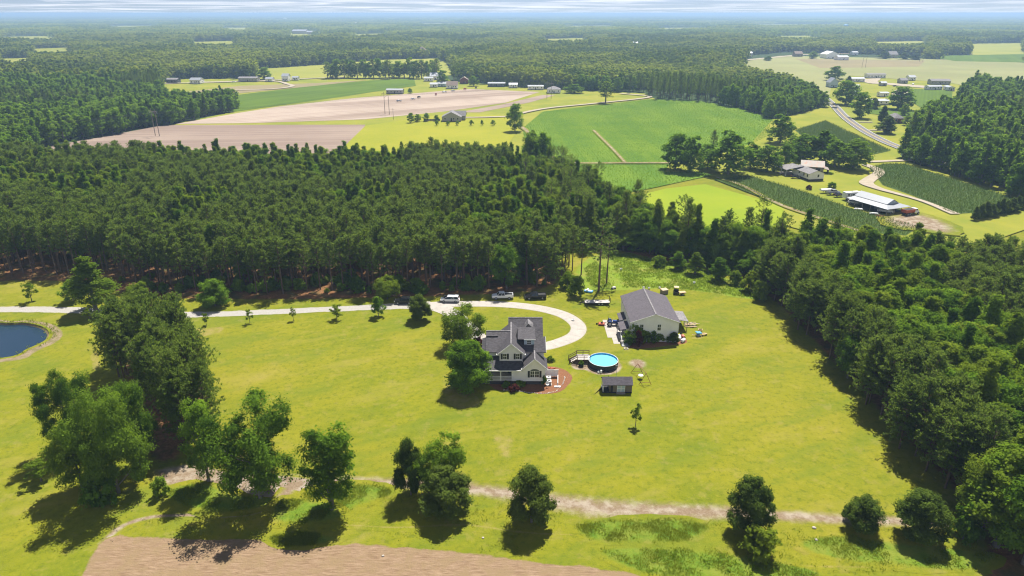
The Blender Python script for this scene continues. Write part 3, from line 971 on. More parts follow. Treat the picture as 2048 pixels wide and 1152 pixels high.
for xx in (2.7, 5.6):
    part('vent', MB().box(xx, xx + .4, 125.02, 125.05, .35, .6), MAT['black'], house)
part('roof_vent', MB().cyl((4.05, 130.4), .1, 7.0, 7.65, 8), MAT['black'], house)
part('meter_box', MB().box(6.81, 6.95, 125.5, 125.9, 1.3, 2.0), MAT['grey'], house)

# side of the house
def ac_unit(loc, label):
    t = thing('air_conditioner', label, 'air conditioner', loc, group='outdoor air conditioners')
    part('casing', MB().box(-.42, .42, -.42, .42, 0.05, .72), MAT['grey'], t, world=False)
    part('lid', MB().box(-.46, .46, -.46, .46, .72, .84), MAT['white'], t, world=False)
    part('fan_grille', MB().cyl((0, 0), .26, .84, .87, 14), MAT['black'], t, world=False)
    part('pad', MB().box(-.55, .55, -.55, .55, 0, .05), MAT['stone'], t, world=False)
    return t
ac_unit((7.75, 126.7, 0.02), 'white-topped air conditioner beside the house, closer to the white screen wall')
ac_unit((7.75, 125.1, 0.02), 'white-topped air conditioner beside the house, closer to the satellite dish')
t = thing('screen_fence', 'white privacy screen fence projecting from the side of the house', 'fence', (8.5, 128.3, 0))
for k in range(9):
    part('panel', MB().box(7.0 + k * .3, 7.28 + k * .3, 128.27 + .012 * (k % 2), 128.32 + .012 * (k % 2), .08, 1.7), MAT['white'], t)
part('rail', MB().box(6.95, 9.75, 128.22, 128.26, 1.6, 1.7).box(6.95, 9.75, 128.22, 128.26, .2, .3), MAT['white'], t)
part('post', MB().box(9.72, 9.86, 128.2, 128.34, 0, 1.8), MAT['white'], t)
t = thing('low_rail', 'low white rail running through the red mulch bed', 'railing', (9.9, 126, 0))
part('rail', MB().bar((9.78, 128.1, .55), (9.55, 124.6, .5), .12, .14), MAT['white'], t)
for yy, xx in ((127.2, 9.72), (125.9, 9.63), (124.7, 9.56)):
    part('post', MB().box(xx - .06, xx + .06, yy - .06, yy + .06, 0, .52), MAT['white'], t)
solo('step_slab', MB().box(-.65, .65, -.25, .25, 0, .14), MAT['white'], 'small white step slab at the end of the low rail', 'slab', (9.45, 124.0, .015))
t = thing('satellite_dish', 'white satellite dish on the ground by the house corner', 'satellite dish', (7.25, 123.9, 0))
d = MB()
prof = [(0.02, 0), (.2, .03), (.36, .09), (.46, .16)]
d.lathe((0, 0), prof, 18)
dish = part('dish', d, MAT['white'], t, world=False)
dish.rotation_euler = (R(62), 0, R(35)); dish.location = (0, 0, .95)
part('mast', MB().tube([(0, .1, 0), (0, .1, .9)], .035), MAT['grey'], t, world=False)
part('feed_arm', MB().tube([(0.02, -.02, .8), (.2, -.42, .95)], .02), MAT['grey'], t, world=False)
def kayak(label, loc, rot, mat, L=3.0):
    t = thing('kayak', label, 'kayak', loc, rot)
    rings = []
    for x in np.linspace(-L / 2, L / 2, 11):
        w = .36 * (1 - (abs(x) / (L / 2)) ** 2.2) + .01
        z = .10 * (abs(x) / (L / 2)) ** 2
        rings.append([(x, -w, .28 + z), (x, -w * .6, .06 + z), (x, w * .6, .06 + z), (x, w, .28 + z), (x, w * .4, .36 + z), (x, -w * .4, .36 + z)])
    part('hull', MB().loft(rings), mat, t, world=False, smooth=True)
    part('cockpit', MB().lathe((0, 0), [(.3, .37), (.26, .40), (.2, .34)], 14), MAT['black'], t, world=False)
    return t
kayak('rusty red kayak lying against the side of the house', (8.15, 131.6, .02), R(-8), MAT['paint_orange'], 2.6)

# ------------------------------------------------------------------ the white barn
barn = thing('barn', 'large white metal barn with a charcoal shingle roof behind flowering shrubs', 'barn', (33.4, 152, 0))
bw = MAT['barn_metal']
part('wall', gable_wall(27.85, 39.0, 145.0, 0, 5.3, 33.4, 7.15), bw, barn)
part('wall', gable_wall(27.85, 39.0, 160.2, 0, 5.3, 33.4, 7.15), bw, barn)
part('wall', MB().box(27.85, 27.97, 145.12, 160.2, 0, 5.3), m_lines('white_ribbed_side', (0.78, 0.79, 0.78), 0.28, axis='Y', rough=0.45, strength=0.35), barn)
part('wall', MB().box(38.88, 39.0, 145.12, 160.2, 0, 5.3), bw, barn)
rb = m_shingle('barn_shingle', (0.088, 0.078, 0.091), 0.22)
part('roof', roof_pane((27.55, 144.6, 5.26), (33.4, 144.6, 7.32), (33.4, 160.7, 7.32), (27.55, 160.7, 5.26), .12), rb, barn)
part('roof', roof_pane((33.4, 144.6, 7.32), (39.25, 144.6, 5.26), (39.25, 160.7, 5.26), (33.4, 160.7, 7.32), .12), rb, barn)
part('ridge_cap', MB().bar((33.4, 144.6, 7.35), (33.4, 160.7, 7.35), .34, .06), MAT['shingle_grey'], barn)
rake(barn, (27.55, 144.57, 5.16), (33.4, 144.57, 7.22), (39.25, 144.57, 5.16), .14)
for xa, xb in ((38.95, 39.04), (27.80, 27.9)):
    part('corner_trim', MB().box(xa, xb, 144.93, 145.06, 0, 5.3), MAT['trim'], barn)
for xx in (30.0, 34.1):
    add_window(barn, xx, xx + .75, 3.0, 4.5, 145.0)
add_window(barn, 34.15, 34.95, 1.0, 2.2, 145.0)
part('door', MB().box(27.78, 27.85, 149.0, 152.2, 0, 2.9), MAT['trim'], barn)
# porch on the west side
part('porch_roof', roof_pane((25.6, 146.2, 2.55), (27.9, 146.2, 3.0), (27.9, 150.6, 3.0), (25.6, 150.6, 2.55), .1), rb, barn)
part('lean_roof', roof_pane((26.2, 151.6, 2.5), (27.9, 151.6, 2.95), (27.9, 156.0, 2.95), (26.2, 156.0, 2.5), .1), rb, barn)
for yy in (146.3, 150.4):
    part('porch_post', MB().box(25.7, 25.84, yy - .07, yy + .07, 0, 2.5), MAT['trim'], barn)
for xa in (25.75, 27.3):
    part('porch_railing', MB().bar((xa, 143.9, 1.45), (xa, 146.2, 1.45), .08, .1).bar((xa, 143.9, .95), (xa, 146.2, .95), .06, .06).bar((xa, 143.9, .5), (xa, 143.9, 1.5), .1), MAT['trim'], barn)
part('porch_deck', MB().box(25.5, 27.85, 143.8, 150.6, 0.35, .5), MAT['deck_floor'], barn)
for k in range(3):
    part('step', MB().box(25.6, 27.4, 143.8 - .45 * (k + 1), 143.8 - .45 * k, 0, .4 - .12 * k), MAT['grey'], barn)
# lean-to on the east side
part('lean_to_roof', roof_pane((39.0, 151.6, 2.95), (42.9, 150.9, 2.55), (42.9, 157.0, 2.55), (39.0, 157.0, 2.95), .09), MAT['shingle_grey'], barn)
for xx, yy in ((42.7, 151.1), (42.7, 156.8), (40.8, 151.4), (42.7, 154.0)):
    part('lean_to_post', MB().box(xx - .06, xx + .06, yy - .06, yy + .06, 0, 2.5), MAT['old_wood'], barn)
# slab beside the barn: three pours
bs = thing('barn_apron', None, None, (25, 150, 0)); bs['kind'] = 'structure'
part('slab', MB().box(22.9, 27.8, 150.9, 157.4, -.02, .05), MAT['concrete'], bs)
part('slab', MB().box(22.9, 27.8, 147.2, 150.85, -.02, .046), MAT['concrete'], bs)
part('slab', MB().box(23.9, 25.45, 143.9, 147.15, -.02, .05), MAT['concrete'], bs)

# ------------------------------------------------------------------ garden shed
sx0, sx1, sy0, sy1 = 18.55, 24.5, 121.5, 124.1
shed = thing('shed', 'brown-grey garden shed with charcoal roof and pale double doors', 'shed', (21.5, 122.8, 0))
part('skid', MB().box(sx0 - .1, sx1, sy0 + .05, sy0 + .25, 0, .16).box(sx0 - .1, sx1, sy1 - .3, sy1 - .1, 0, .16), MAT['black'], shed)
part('floor', MB().box(sx0 - .15, sx1, sy0, sy1, .16, .26), MAT['black'], shed)
part('wall', MB().box(sx0 + 1.35, sx1 - .03, sy0 + .05, sy1 - .05, .26, 2.05), MAT['shed_wall'], shed)
for ya in (sy0 + .05, ):
    part('porch_post', MB().box(sx0, sx0 + .1, ya, ya + .1, .26, 2.1), MAT['trim'], shed)
    part('porch_post', MB().box(sx0, sx0 + .1, sy1 - .2, sy1 - .1, .26, 2.1), MAT['trim'], shed)
part('porch_rail', MB().box(sx0, sx0 + .08, sy0 + .15, sy1 - .2, .95, 1.05).box(sx0, sx0 + .08, sy0 + .15, sy1 - .2, .35, .42), MAT['trim'], shed)
part('porch_panel', MB().bar((sx0 + .06, sy0 + .1, .34), (sx0 + .06, sy1 - .2, 1.0), .05, .1), MAT['trim'], shed)
part('gable', MB().prism([(sx1 - .12, sy0, 2.05), (sx1 - .12, sy1, 2.05), (sx1 - .12, (sy0 + sy1) / 2, 3.0)], (.1, 0, 0)), MAT['shed_wall'], shed)
part('roof', roof_pane((sx0 - .15, sy0 - .25, 1.98), (sx1 + .12, sy0 - .25, 1.98), (sx1 + .12, 122.8, 3.12), (sx0 - .15, 122.8, 3.12), .09), rb, shed)
part('roof', roof_pane((sx0 - .15, 122.8, 3.12), (sx1 + .12, 122.8, 3.12), (sx1 + .12, sy1 + .25, 1.98), (sx0 - .15, sy1 + .25, 1.98), .09), rb, shed)
for k in (0, 1):
    dr = part('door', MB().box(21.4 + k * .84, 22.2 + k * .84, sy0 - .01, sy0 + .05, .3, 1.88), MAT['blue_wall'], shed)
    m = MB()
    xa = 21.4 + k * .84
    m.box(xa, xa + .07, sy0 - .04, sy0 - .011, .3, 1.88).box(xa + .73, xa + .8, sy0 - .04, sy0 - .011, .3, 1.88).box(xa + .07, xa + .73, sy0 - .04, sy0 - .011, 1.05, 1.13).box(xa + .07, xa + .73, sy0 - .04, sy0 - .011, 1.81, 1.88)
    part('door_trim', m, MAT['trim'], dr)
part('door', MB().box(20.1, 20.55, sy0 + .0, sy0 + .049, .3, 1.8), MAT['black'], shed)
part('ramp', MB().prism([(21.3, sy0 - .02, .24), (23.1, sy0 - .02, .24), (23.1, sy0 - .5, .02), (21.3, sy0 - .5, .02)], (0, 0, -.05)), MAT['old_wood'], shed)
t = thing('antenna_pole', 'thin grey pole standing behind the shed', 'pole', (21.6, 124.6, 0))
part('pole', MB().tube([(0, 0, 0), (0, 0, 5.0)], .035), MAT['grey'], t, world=False)
part('bracket', MB().bar((-.25, 0, 4.7), (.25, 0, 4.7), .05), MAT['grey'], t, world=False)

# ------------------------------------------------------------------ pool, deck, swing
PC, PR = (20.1, 133.6), 3.25
pool = thing('swimming_pool', 'round above-ground pool with light blue water and navy wall', 'pool', (*PC, 0))
part('wall', MB().lathe((0, 0), [(PR, 0), (PR, 1.30), (PR - .05, 1.30), (PR - .05, .1)], 48), MAT['pool_wall'], pool, world=False, smooth=False)
part('rim', MB().lathe((0, 0), [(PR + .03, 1.28), (PR + .03, 1.36), (PR - .12, 1.36), (PR - .12, 1.28), (PR + .03, 1.28)], 48), MAT['grey'], pool, world=False)
part('liner', MB().lathe((0, 0), [(PR - .06, 1.30), (PR - .06, .95), (PR - .07, .1)], 48), MAT['pool_in'], pool, world=False)
part('water', MB().lathe((0, 0), [(PR - .06, .98), (.01, .98)], 48), MAT['pool_water'], pool, world=False)
for k in range(14):
    a = 2 * math.pi * k / 14
    m = MB().bar((PR * math.cos(a) * 1.008, PR * math.sin(a) * 1.008, 0), (PR * math.cos(a) * 1.008, PR * math.sin(a) * 1.008, 1.3), .07, .05)
    part('upright', m, MAT['pool_wall'], pool, world=False)
t = thing('pool_pump', 'pale pump and filter at the foot of the pool wall', 'pump', (PC[0] - .9, PC[1] - 3.75, 0))
part('filter_tank', MB().lathe((0, 0), [(.01, .75), (.16, .72), (.22, .55), (.22, .1), (.18, 0)], 14), MAT['white'], t, world=False, smooth=True)
part('pump_body', MB().box(-.75, -.35, -.15, .15, 0, .3), MAT['grey'], t, world=False)
part('hose', MB().tube([(-.5, 0, .25), (-.6, .25, .4), (-.3, .5, .45), (0, .55, .5)], .04), MAT['white'], t, world=False)
part('hose', MB().tube([(.1, .1, .6), (.35, .3, .55), (.55, .45, .4)], .04), MAT['white'], t, world=False)
dk = thing('pool_deck', 'raised wooden deck with dark railings and steps beside the pool', 'deck', (15.4, 134.9, 0))
dx0, dx1, dy0, dy1, dz = 14.4, 17.3, 134.0, 136.6, 1.1
for k in range(19):
    y0 = dy0 + k * (dy1 - dy0) / 19
    part('board', MB().box(dx0, dx1, y0, y0 + .122, dz - .05 + .004 * (k % 3), dz + .004 * (k % 3)), MAT['deck_floor'], dk)
part('joist', MB().box(dx0 + .05, dx1 - .05, dy0 + .02, dy0 + .1, dz - .25, dz - .056).box(dx0 + .05, dx1 - .05, dy1 - .1, dy1 - .02, dz - .25, dz - .056), MAT['deck_wood'], dk)
for xx, yy in ((dx0, dy0), (dx1 - .1, dy0), (dx0, dy1 - .1), (dx1 - .1, dy1 - .1), ((dx0 + dx1) / 2, dy1 - .1), ((dx0 + dx1) / 2, dy0)):
    part('post', MB().box(xx, xx + .12, yy - .02, yy + .10, 0, dz + 1.0), MAT['deck_wood'], dk)
for zz in (dz + .5, dz + .95):
    part('rail', MB().box(dx0, dx1, dy1 - .03, dy1 + .06, zz - .08, zz + .04), MAT['deck_wood'], dk)
    part('rail', MB().box(dx0 + .1, dx1 - .6, dy0 - .1, dy0 - .02, zz - .08, zz + .04), MAT['deck_wood'], dk)
# stair flight down to the west
for k in range(5):
    x1 = dx0 - .32 * k - .01
    part('tread', MB().box(x1 - .32, x1, dy0 + .3, dy1 - .5, dz - .22 * (k + 1) - .05, dz - .22 * (k + 1)), MAT['deck_floor'], dk)
for yy in (dy0 + .25, dy1 - .45):
    for dzz in (.5, .95):
        part('stair_rail', MB().bar((dx0, yy, dz + dzz), (dx0 - 1.75, yy, dzz + .02), .08, .11), MAT['deck_wood'], dk)
    part('stringer', MB().bar((dx0, yy, dz - .1), (dx0 - 1.7, yy, .08), .06, .2), MAT['deck_wood'], dk)
    part('post', MB().box(dx0 - 1.78, dx0 - 1.66, yy - .06, yy + .06, 0, 1.08), MAT['deck_wood'], dk)
t = thing('planter', 'dark round planter with a leafy plant below the deck steps', 'planter', (15.2, 132.9, 0))
part('tub', MB().lathe((0, 0), [(.45, 0), (.62, .5), (.55, .5), (.5, .4), (.01, .4)], 18), MAT['black'], t, world=False)
PLANTER = t
sw = thing('swing_set', 'rusty A-frame swing set with a pale hanging seat', 'swing', (27.3, 127.3, 0))
A, B = (27.0, 129.9, 2.3), (27.9, 125.1, 2.6)
rs = MAT['rust']
part('top_bar', MB().tube([A, B], .055), rs, sw)
for (p, feet) in ((A, ((25.6, 129.9), (28.2, 129.7))), (B, ((26.5, 124.9), (29.1, 124.9)))):
    for fx in feet:
        part('leg', MB().tube([p, (fx[0], fx[1], 0)], .05), rs, sw)
    part('cross_bar', MB().tube([(feet[0][0] * .8 + p[0] * .2, feet[0][1], p[2] * .2), (feet[1][0] * .8 + p[0] * .2, feet[1][1], p[2] * .2)], .04), rs, sw)
for dxx in (-.45, .45):
    part('chain', MB().tube([(27.45, 127.6 + dxx * .2, 2.42), (27.3 + dxx, 127.5, .75)], .015), MAT['grey'], sw)
part('seat', MB().lathe((27.3, 127.5), [(.01, .55), (.35, .58), (.52, .72), (.55, .85), (.48, .80), (.3, .68), (.01, .64)], 18), MAT['white'], sw)
# ------------------------------------------------------------------ vehicles
def wheel(parent, x, y, r, w):
    m = MB().tube([(x, y - w / 2, r), (x, y + w / 2, r)], r, 14)
    o = part('wheel', m, MAT['black'], parent, world=False)
    s = 1 if y > 0 else -1
    part('rim', MB().tube([(x, y + s * w / 2 * .9, r), (x, y + s * (w / 2 + .015), r)], r * .6, 12), MAT['grey'], o, world=False)

def ring(x, w, z0, z1, tuck=.06, crown=.05):
    return [(x, -w + tuck * 2, z0), (x, -w, z0 + (z1 - z0) * .35), (x, -w + tuck * .3, z0 + (z1 - z0) * .7), (x, -w + tuck * 1.4, z1), (x, 0, z1 + crown),
            (x, w - tuck * 1.4, z1), (x, w - tuck * .3, z0 + (z1 - z0) * .7), (x, w, z0 + (z1 - z0) * .35), (x, w - tuck * 2, z0)]

def car(name, label, cat, loc, rot, paint, kind, group=None, scale=1.0):
    """front towards +X of the thing"""
    t = thing(name, label, cat, loc, rot, group)
    t.scale = (scale,) * 3
    P = MAT[paint]
    if kind == 'pickup':
        L, Wd, belt, hood, top, wr = 5.8, 1.0, 1.22, 1.2, 1.92, .40
        st = [(-2.9, .9, .55, 1.15), (-2.8, .98, .5, 1.22), (-.55, 1.0, .45, 1.22), (.0, 1.0, .45, 1.24), (1.3, 1.0, .45, 1.24), (1.6, .99, .45, 1.22), (2.6, .96, .48, 1.12), (2.85, .86, .55, .95)]
        cab = (-.65, 1.55, -.45, .85)
    elif kind == 'van':
        L, Wd, belt, hood, top, wr = 5.1, .99, 1.05, 1.0, 1.74, .35
        st = [(-2.5, .86, .5, 1.0), (-2.4, .96, .36, 1.06), (0, .99, .32, 1.06), (1.2, .98, .32, 1.05), (1.5, .97, .32, 1.02), (2.3, .9, .36, .84), (2.55, .74, .45, .68)]
        cab = (-2.42, 1.75, -2.2, .55)
    elif kind == 'suv':
        L, Wd, belt, hood, top, wr = 4.9, .98, 1.12, 1.08, 1.78, .38
        st = [(-2.4, .86, .55, 1.08), (-2.3, .96, .42, 1.14), (0, .98, .38, 1.14), (1.0, .98, .38, 1.13), (1.3, .97, .38, 1.10), (2.2, .93, .42, 1.0), (2.45, .8, .5, .85)]
        cab = (-2.3, 1.25, -2.05, .55)
    else:
        L, Wd, belt, hood, top, wr = 4.7, .92, .92, .9, 1.44, .33
        st = [(-2.3, .8, .45, .88), (-2.2, .9, .33, .95), (-1.5, .92, .3, .95), (0, .92, .3, .95), (.9, .92, .3, .94), (2.1, .86, .34, .78), (2.32, .74, .42, .68)]
        cab = (-1.75, 1.15, -1.05, .35)
    part('body', MB().loft([ring(x, w, a, b) for x, w, a, b in st]), P, t, world=False, smooth=False)
    # glasshouse and roof
    b0, f0, b1, f1 = cab
    w0, w1 = Wd - .07, Wd - .22
    lo = [(b0, -w0, belt - .02), (f0, -w0, belt - .02), (f0, w0, belt - .02), (b0, w0, belt - .02)]
    hi = [(b1, -w1, top - .05), (f1, -w1, top - .05), (f1, w1, top - .05), (b1, w1, top - .05)]
    part('windows', MB().loft([lo, hi]), MAT['glass'], t, world=False)
    part('roof', MB().loft([[(b1 - .08, -w1 - .05, top - .06), (f1 + .1, -w1 - .04, top - .06), (f1 + .1, w1 + .04, top - .06), (b1 - .08, w1 + .05, top - .06)],
                            [(b1 + .1, -w1 + .08, top + .02), (f1 - .06, -w1 + .08, top + .02), (f1 - .06, w1 - .08, top + .02), (b1 + .1, w1 - .08, top + .02)]]), P, t, world=False)
    pl = MB()
    xs = [(f0, f1), ((b0 + f0) / 2 - .1, (b1 + f1) / 2 - .1), (b0, b1)]
    if kind in ('van', 'suv'):
        xs.append((b0 * .5, b1 * .5))
    for a, b in xs:
        for s in (-1, 1):
            pl.bar((a, s * (w0 + .005), belt - .03), (b, s * (w1 + .02), top - .04), .09, .05)
    part('pillar', pl, P, t, world=False)
    if kind == 'pickup':
        part('bed', MB().box(-2.72, -.72, -.78, .78, 1.2, 1.285), MAT['black'], t, world=False)
        for s in (-1, 1):
            part('bed_rail', MB().box(-2.82, -.66, s * .88 - .08, s * .88 + .08, 1.2, 1.36), P, t, world=False)
        part('tailgate', MB().box(-2.86, -2.76, -.85, .85, .75, 1.36), P, t, world=False)
    for s in (-1, 1):
        part('headlight', MB().box(L / 2 - .28, L / 2 - .02, s * Wd * .68 - .15, s * Wd * .68 + .15, .74, .9), MAT['white'], t, world=False)
        part('tail_light', MB().box(-L / 2 - .02, -L / 2 + .12, s * Wd * .82 - .09, s * Wd * .82 + .09, .8, 1.05), MAT['paint_red'], t, world=False)
        part('mirror', MB().box(f0 - .35, f0 - .2, s * (Wd + .1) - .1, s * (Wd + .1) + .1, belt, belt + .18), P, t, world=False)
    part('bumper', MB().box(L / 2 - .16, L / 2 + .03, -Wd * .8, Wd * .8, .42, .62).box(-L / 2 - .06, -L / 2 + .1, -Wd * .8, Wd * .8, .45, .65), MAT['grey'] if kind == 'pickup' else P, t, world=False)
    wb = L * .31
    for x in (-wb, wb):
        for s in (-1, 1):
            wheel(t, x, s * (Wd - .1), wr, .24)
    return t

PI = math.pi
def at_px(px, py, z=0.02):
    return G(px, py, 0)[:2] + (z,)
car('pickup_truck', 'white crew-cab pickup parked in the pine shade', 'pickup truck', at_px(1005, 597.0), PI + R(4), 'paint_white', 'pickup', 'vehicles parked along the pines')
car('minivan', 'white minivan parked on the verge above the drive', 'minivan', at_px(900, 603.0), PI - R(3), 'paint_white', 'van', 'vehicles parked along the pines')
car('pickup_truck', 'black pickup parked at the sunny end of the pine shade', 'pickup truck', at_px(1071, 597.0), PI + R(3), 'paint_black', 'pickup', 'vehicles parked along the pines')
car('suv', 'black station wagon half hidden behind the round driveway bush', 'suv', at_px(808, 606.5), PI, 'paint_black', 'suv', 'vehicles parked along the pines')

def trailer_flat(loc, rot):
    t = thing('flatbed_trailer', 'long flatbed trailer with a bleached deck and raised ramps', 'trailer', loc, rot)
    for k in range(20):
        part('plank', MB().box(-3.3 + k * .33, -3.3 + k * .33 + .315, -1.05, 1.05, .72, .78 + .004 * (k % 2)), MAT['deck_floor'], t, world=False)
    part('frame', MB().box(-3.3, 3.3, -1.1, -1.0, .55, .715).box(-3.3, 3.3, 1.0, 1.1, .55, .715).box(-3.3, 3.3, -.3, .3, .5, .6), MAT['black'], t, world=False)
    part('tongue', MB().bar((-3.3, -.6, .6), (-4.7, 0, .5), .12).bar((-3.3, .6, .6), (-4.7, 0, .5), .12), MAT['black'], t, world=False)
    part('jack', MB().tube([(-4.5, 0, 0), (-4.5, 0, .9)], .05), MAT['grey'], t, world=False)
    for y in (-.8, .8):
        part('ramp', MB().box(3.3, 3.4, y - .25, y + .25, .7, 2.0), MAT['black'], t, world=False)
    for x in (.4, 1.25):
        for s in (-1, 1):
            wheel(t, x, s * .98, .36, .22)
    return t
trailer_flat(at_px(1194, 608.0), R(1))

def tractor(loc, rot):
    t = thing('tractor', 'blue tractor on the concrete apron with its mower behind', 'tractor', loc, rot)
    B = MAT['paint_blue']
    part('bonnet', MB().loft([[(.1, -.35, .7), (.1, .35, .7), (.1, .35, 1.35), (.1, -.35, 1.35)], [(1.7, -.3, .7), (1.7, .3, .7), (1.7, .3, 1.2), (1.7, -.3, 1.2)]]), B, t, world=False)
    part('chassis', MB().box(-.9, 1.6, -.22, .22, .45, .72), MAT['black'], t, world=False)
    part('seat', MB().box(-.75, -.35, -.25, .25, .95, 1.1).box(-.85, -.75, -.25, .25, 1.0, 1.5), MAT['black'], t, world=False)
    for s in (-1, 1):
        part('fender', MB().prism([(-1.15, s * .45, .95), (-.1, s * .45, .95), (-.25, s * .45, 1.35), (-.95, s * .45, 1.35)], (0, s * .45, 0)), B, t, world=False)
        wheel(t, -.6, s * .85, .62, .35)
        wheel(t, 1.3, s * .62, .38, .22)
    part('roll_bar', MB().bar((-.95, -.42, .9), (-.95, -.42, 2.0), .08).bar((-.95, .42, .9), (-.95, .42, 2.0), .08).bar((-.95, -.42, 2.0), (-.95, .42, 2.0), .08), MAT['black'], t, world=False)
    part('loader_arm', MB().bar((.2, -.5, 1.0), (2.2, -.5, .5), .1, .14).bar((.2, .5, 1.0), (2.2, .5, .5), .1, .14), B, t, world=False)
    part('bucket', MB().prism([(2.2, -.75, .1), (2.8, -.75, .08), (2.25, -.75, .65)], (0, 1.5, 0)), MAT['grey'], t, world=False)
    part('steering_wheel', MB().lathe((-.05, 0), [(.2, 1.4), (.22, 1.42), (.2, 1.44)], 12), MAT['black'], t, world=False)
    return t
tractor((24.9, 154.3, .05), R(-6))
t = thing('rotary_mower', 'rusty orange rotary mower hitched behind the blue tractor', 'mower', (22.4, 154.5, .03), R(-6))
part('deck', MB().loft([[(-.9, -.75, .2), (.7, -.75, .2), (.7, .75, .2), (-.9, .75, .2)], [(-.75, -.65, .45), (.6, -.65, .45), (.6, .65, .45), (-.75, .65, .45)]]), MAT['paint_orange'], t, world=False)
part('hitch', MB().bar((.6, -.4, .5), (1.1, 0, .8), .08).bar((.6, .4, .5), (1.1, 0, .8), .08), MAT['rust'], t, world=False)
part('gearbox', MB().box(-.3, .2, -.2, .2, .45, .75), MAT['black'], t, world=False)
part('tail_wheel', MB().tube([(-1.25, -.08, .22), (-1.25, .08, .22)], .22, 12).bar((-.8, 0, .4), (-1.25, 0, .3), .08), MAT['black'], t, world=False)

def ride_mower(loc, rot, mat, label):
    t = thing('riding_mower', label, 'lawn mower', loc, rot)
    part('bonnet', MB().loft([[(.05, -.28, .35), (.05, .28, .35), (.05, .28, .8), (.05, -.28, .8)], [(.85, -.24, .35), (.85, .24, .35), (.85, .24, .68), (.85, -.24, .68)]]), mat, t, world=False)
    part('cutter_deck', MB().box(-.5, .45, -.6, .6, .12, .3), mat, t, world=False)
    part('seat', MB().box(-.55, -.2, -.22, .22, .6, .7).box(-.62, -.55, -.22, .22, .6, 1.0), MAT['black'], t, world=False)
    part('steering_wheel', MB().lathe((0, 0), [(.16, .92), (.18, .94), (.16, .96)], 10), MAT['black'], t, world=False)
    for s in (-1, 1):
        wheel(t, -.5, s * .42, .27, .2)
        wheel(t, .65, s * .38, .19, .14)
    return t
ride_mower((26.6, 150.6, .05), R(40), MAT['paint_red'], 'red riding mower on the apron by the barn porch')
ride_mower((40.7, 147.4, .02), R(-70), MAT['paint_orange'], 'orange-red riding mower by the lean-to posts')

# golf-cart style utility vehicle, cart and crate behind the barn
t = thing('utility_vehicle', 'black roofed utility buggy standing behind the barn', 'utility vehicle', at_px(1352, 586.5), R(80))
part('body', MB().loft([ring(x, w, a, b, .05, .02) for x, w, a, b in ((-1.3, .6, .4, .8), (-1.2, .68, .35, .9), (.3, .68, .35, .6), (.5, .68, .35, .95), (1.3, .6, .4, .8))]), MAT['paint_black'], t, world=False)
part('roof', MB().box(-.75, .65, -.65, .65, 1.85, 1.93), MAT['tan_canvas'], t, world=False)
part('cage', MB().bar((-.7, -.6, .8), (-.7, -.6, 1.86), .06).bar((-.7, .6, .8), (-.7, .6, 1.86), .06).bar((.7, -.6, .9), (.55, -.6, 1.86), .06).bar((.7, .6, .9), (.55, .6, 1.86), .06), MAT['black'], t, world=False)
part('seat', MB().box(-.5, 0, -.55, .55, .7, .85).box(-.6, -.5, -.55, .55, .8, 1.3), MAT['black'], t, world=False)
for x in (-.85, .9):
    for s in (-1, 1):
        wheel(t, x, s * .6, .3, .22)
t = thing('garden_cart', 'small tan garden cart beside the black buggy', 'cart', at_px(1364, 589.5), R(10))
part('tub', MB().loft([[(-.7, -.45, .4), (.7, -.45, .4), (.7, .45, .4), (-.7, .45, .4)], [(-.95, -.6, .85), (.95, -.6, .85), (.95, .6, .85), (-.95, .6, .85)]]), MAT['pale_wood'], t, world=False)
for s in (-1, 1):
    wheel(t, 0, s * .6, .3, .14)
part('drawbar', MB().bar((-.9, 0, .45), (-1.7, 0, .3), .07), MAT['rust'], t, world=False)
t = thing('wood_crate', 'dark open timber bin behind the barn roof ridge', 'bin', at_px(1328, 587), R(20))
for a, b, c, d in ((-.9, .9, -.65, -.58), (-.9, .9, .58, .65), (-.9, -.83, -.58, .58), (.83, .9, -.58, .58)):
    for k in range(3):
        part('board', MB().box(a, b, c, d, .05 + k * .36, .38 + k * .36), MAT['old_wood'], t, world=False)
part('cover', MB().prism([(-.92, -.7, 1.16), (.92, -.7, 1.16), (.92, .7, 1.3), (-.92, .7, 1.3)], (0, 0, .06)), MAT['tan_canvas'], t, world=False)

# lean-to yard
t = thing('lumber_pile', 'untidy heap of raw timber beside the lean-to', 'lumber', (44.6, 154.2, 0))
for k in range(16):
    a = random.uniform(-.5, .5)
    c = (random.uniform(-1, 1), random.uniform(-1.3, 1.3), .08 + .09 * (k // 4))
    l = random.uniform(.7, 1.4)
    part('plank', MB().bar((c[0] - l * math.cos(a), c[1] - l * math.sin(a), c[2]), (c[0] + l * math.cos(a), c[1] + l * math.sin(a), c[2] + random.uniform(0, .15)), .2, .06), MAT['pale_wood'] if k % 3 else MAT['old_wood'], t, world=False)
t = thing('outdoor_chair', 'raw timber lounge chair on the grass east of the barn', 'chair', (45.9, 150.6, 0), R(70))
for k in range(6):
    part('slat', MB().box(-.3 + k * .12, -.2 + k * .12, -.35, .35, .40, .43), MAT['pale_wood'], t, world=False)
for k in range(5):
    part('slat', MB().bar((-.35, -.3 + k * .15, .42), (-.75, -.3 + k * .15, 1.1), .12, .03), MAT['pale_wood'], t, world=False)
for s in (-1, 1):
    part('arm', MB().box(-.55, .45, s * .42 - .06, s * .42 + .06, .62, .66), MAT['pale_wood'], t, world=False)
    part('leg', MB().box(.32, .42, s * .42 - .05, s * .42 + .05, 0, .62).box(-.5, -.4, s * .42 - .05, s * .42 + .05, 0, .62), MAT['pale_wood'], t, world=False)
t = thing('bench', 'low timber bench in front of the raw timber chair', 'bench', (46.3, 148.4, 0), R(20))
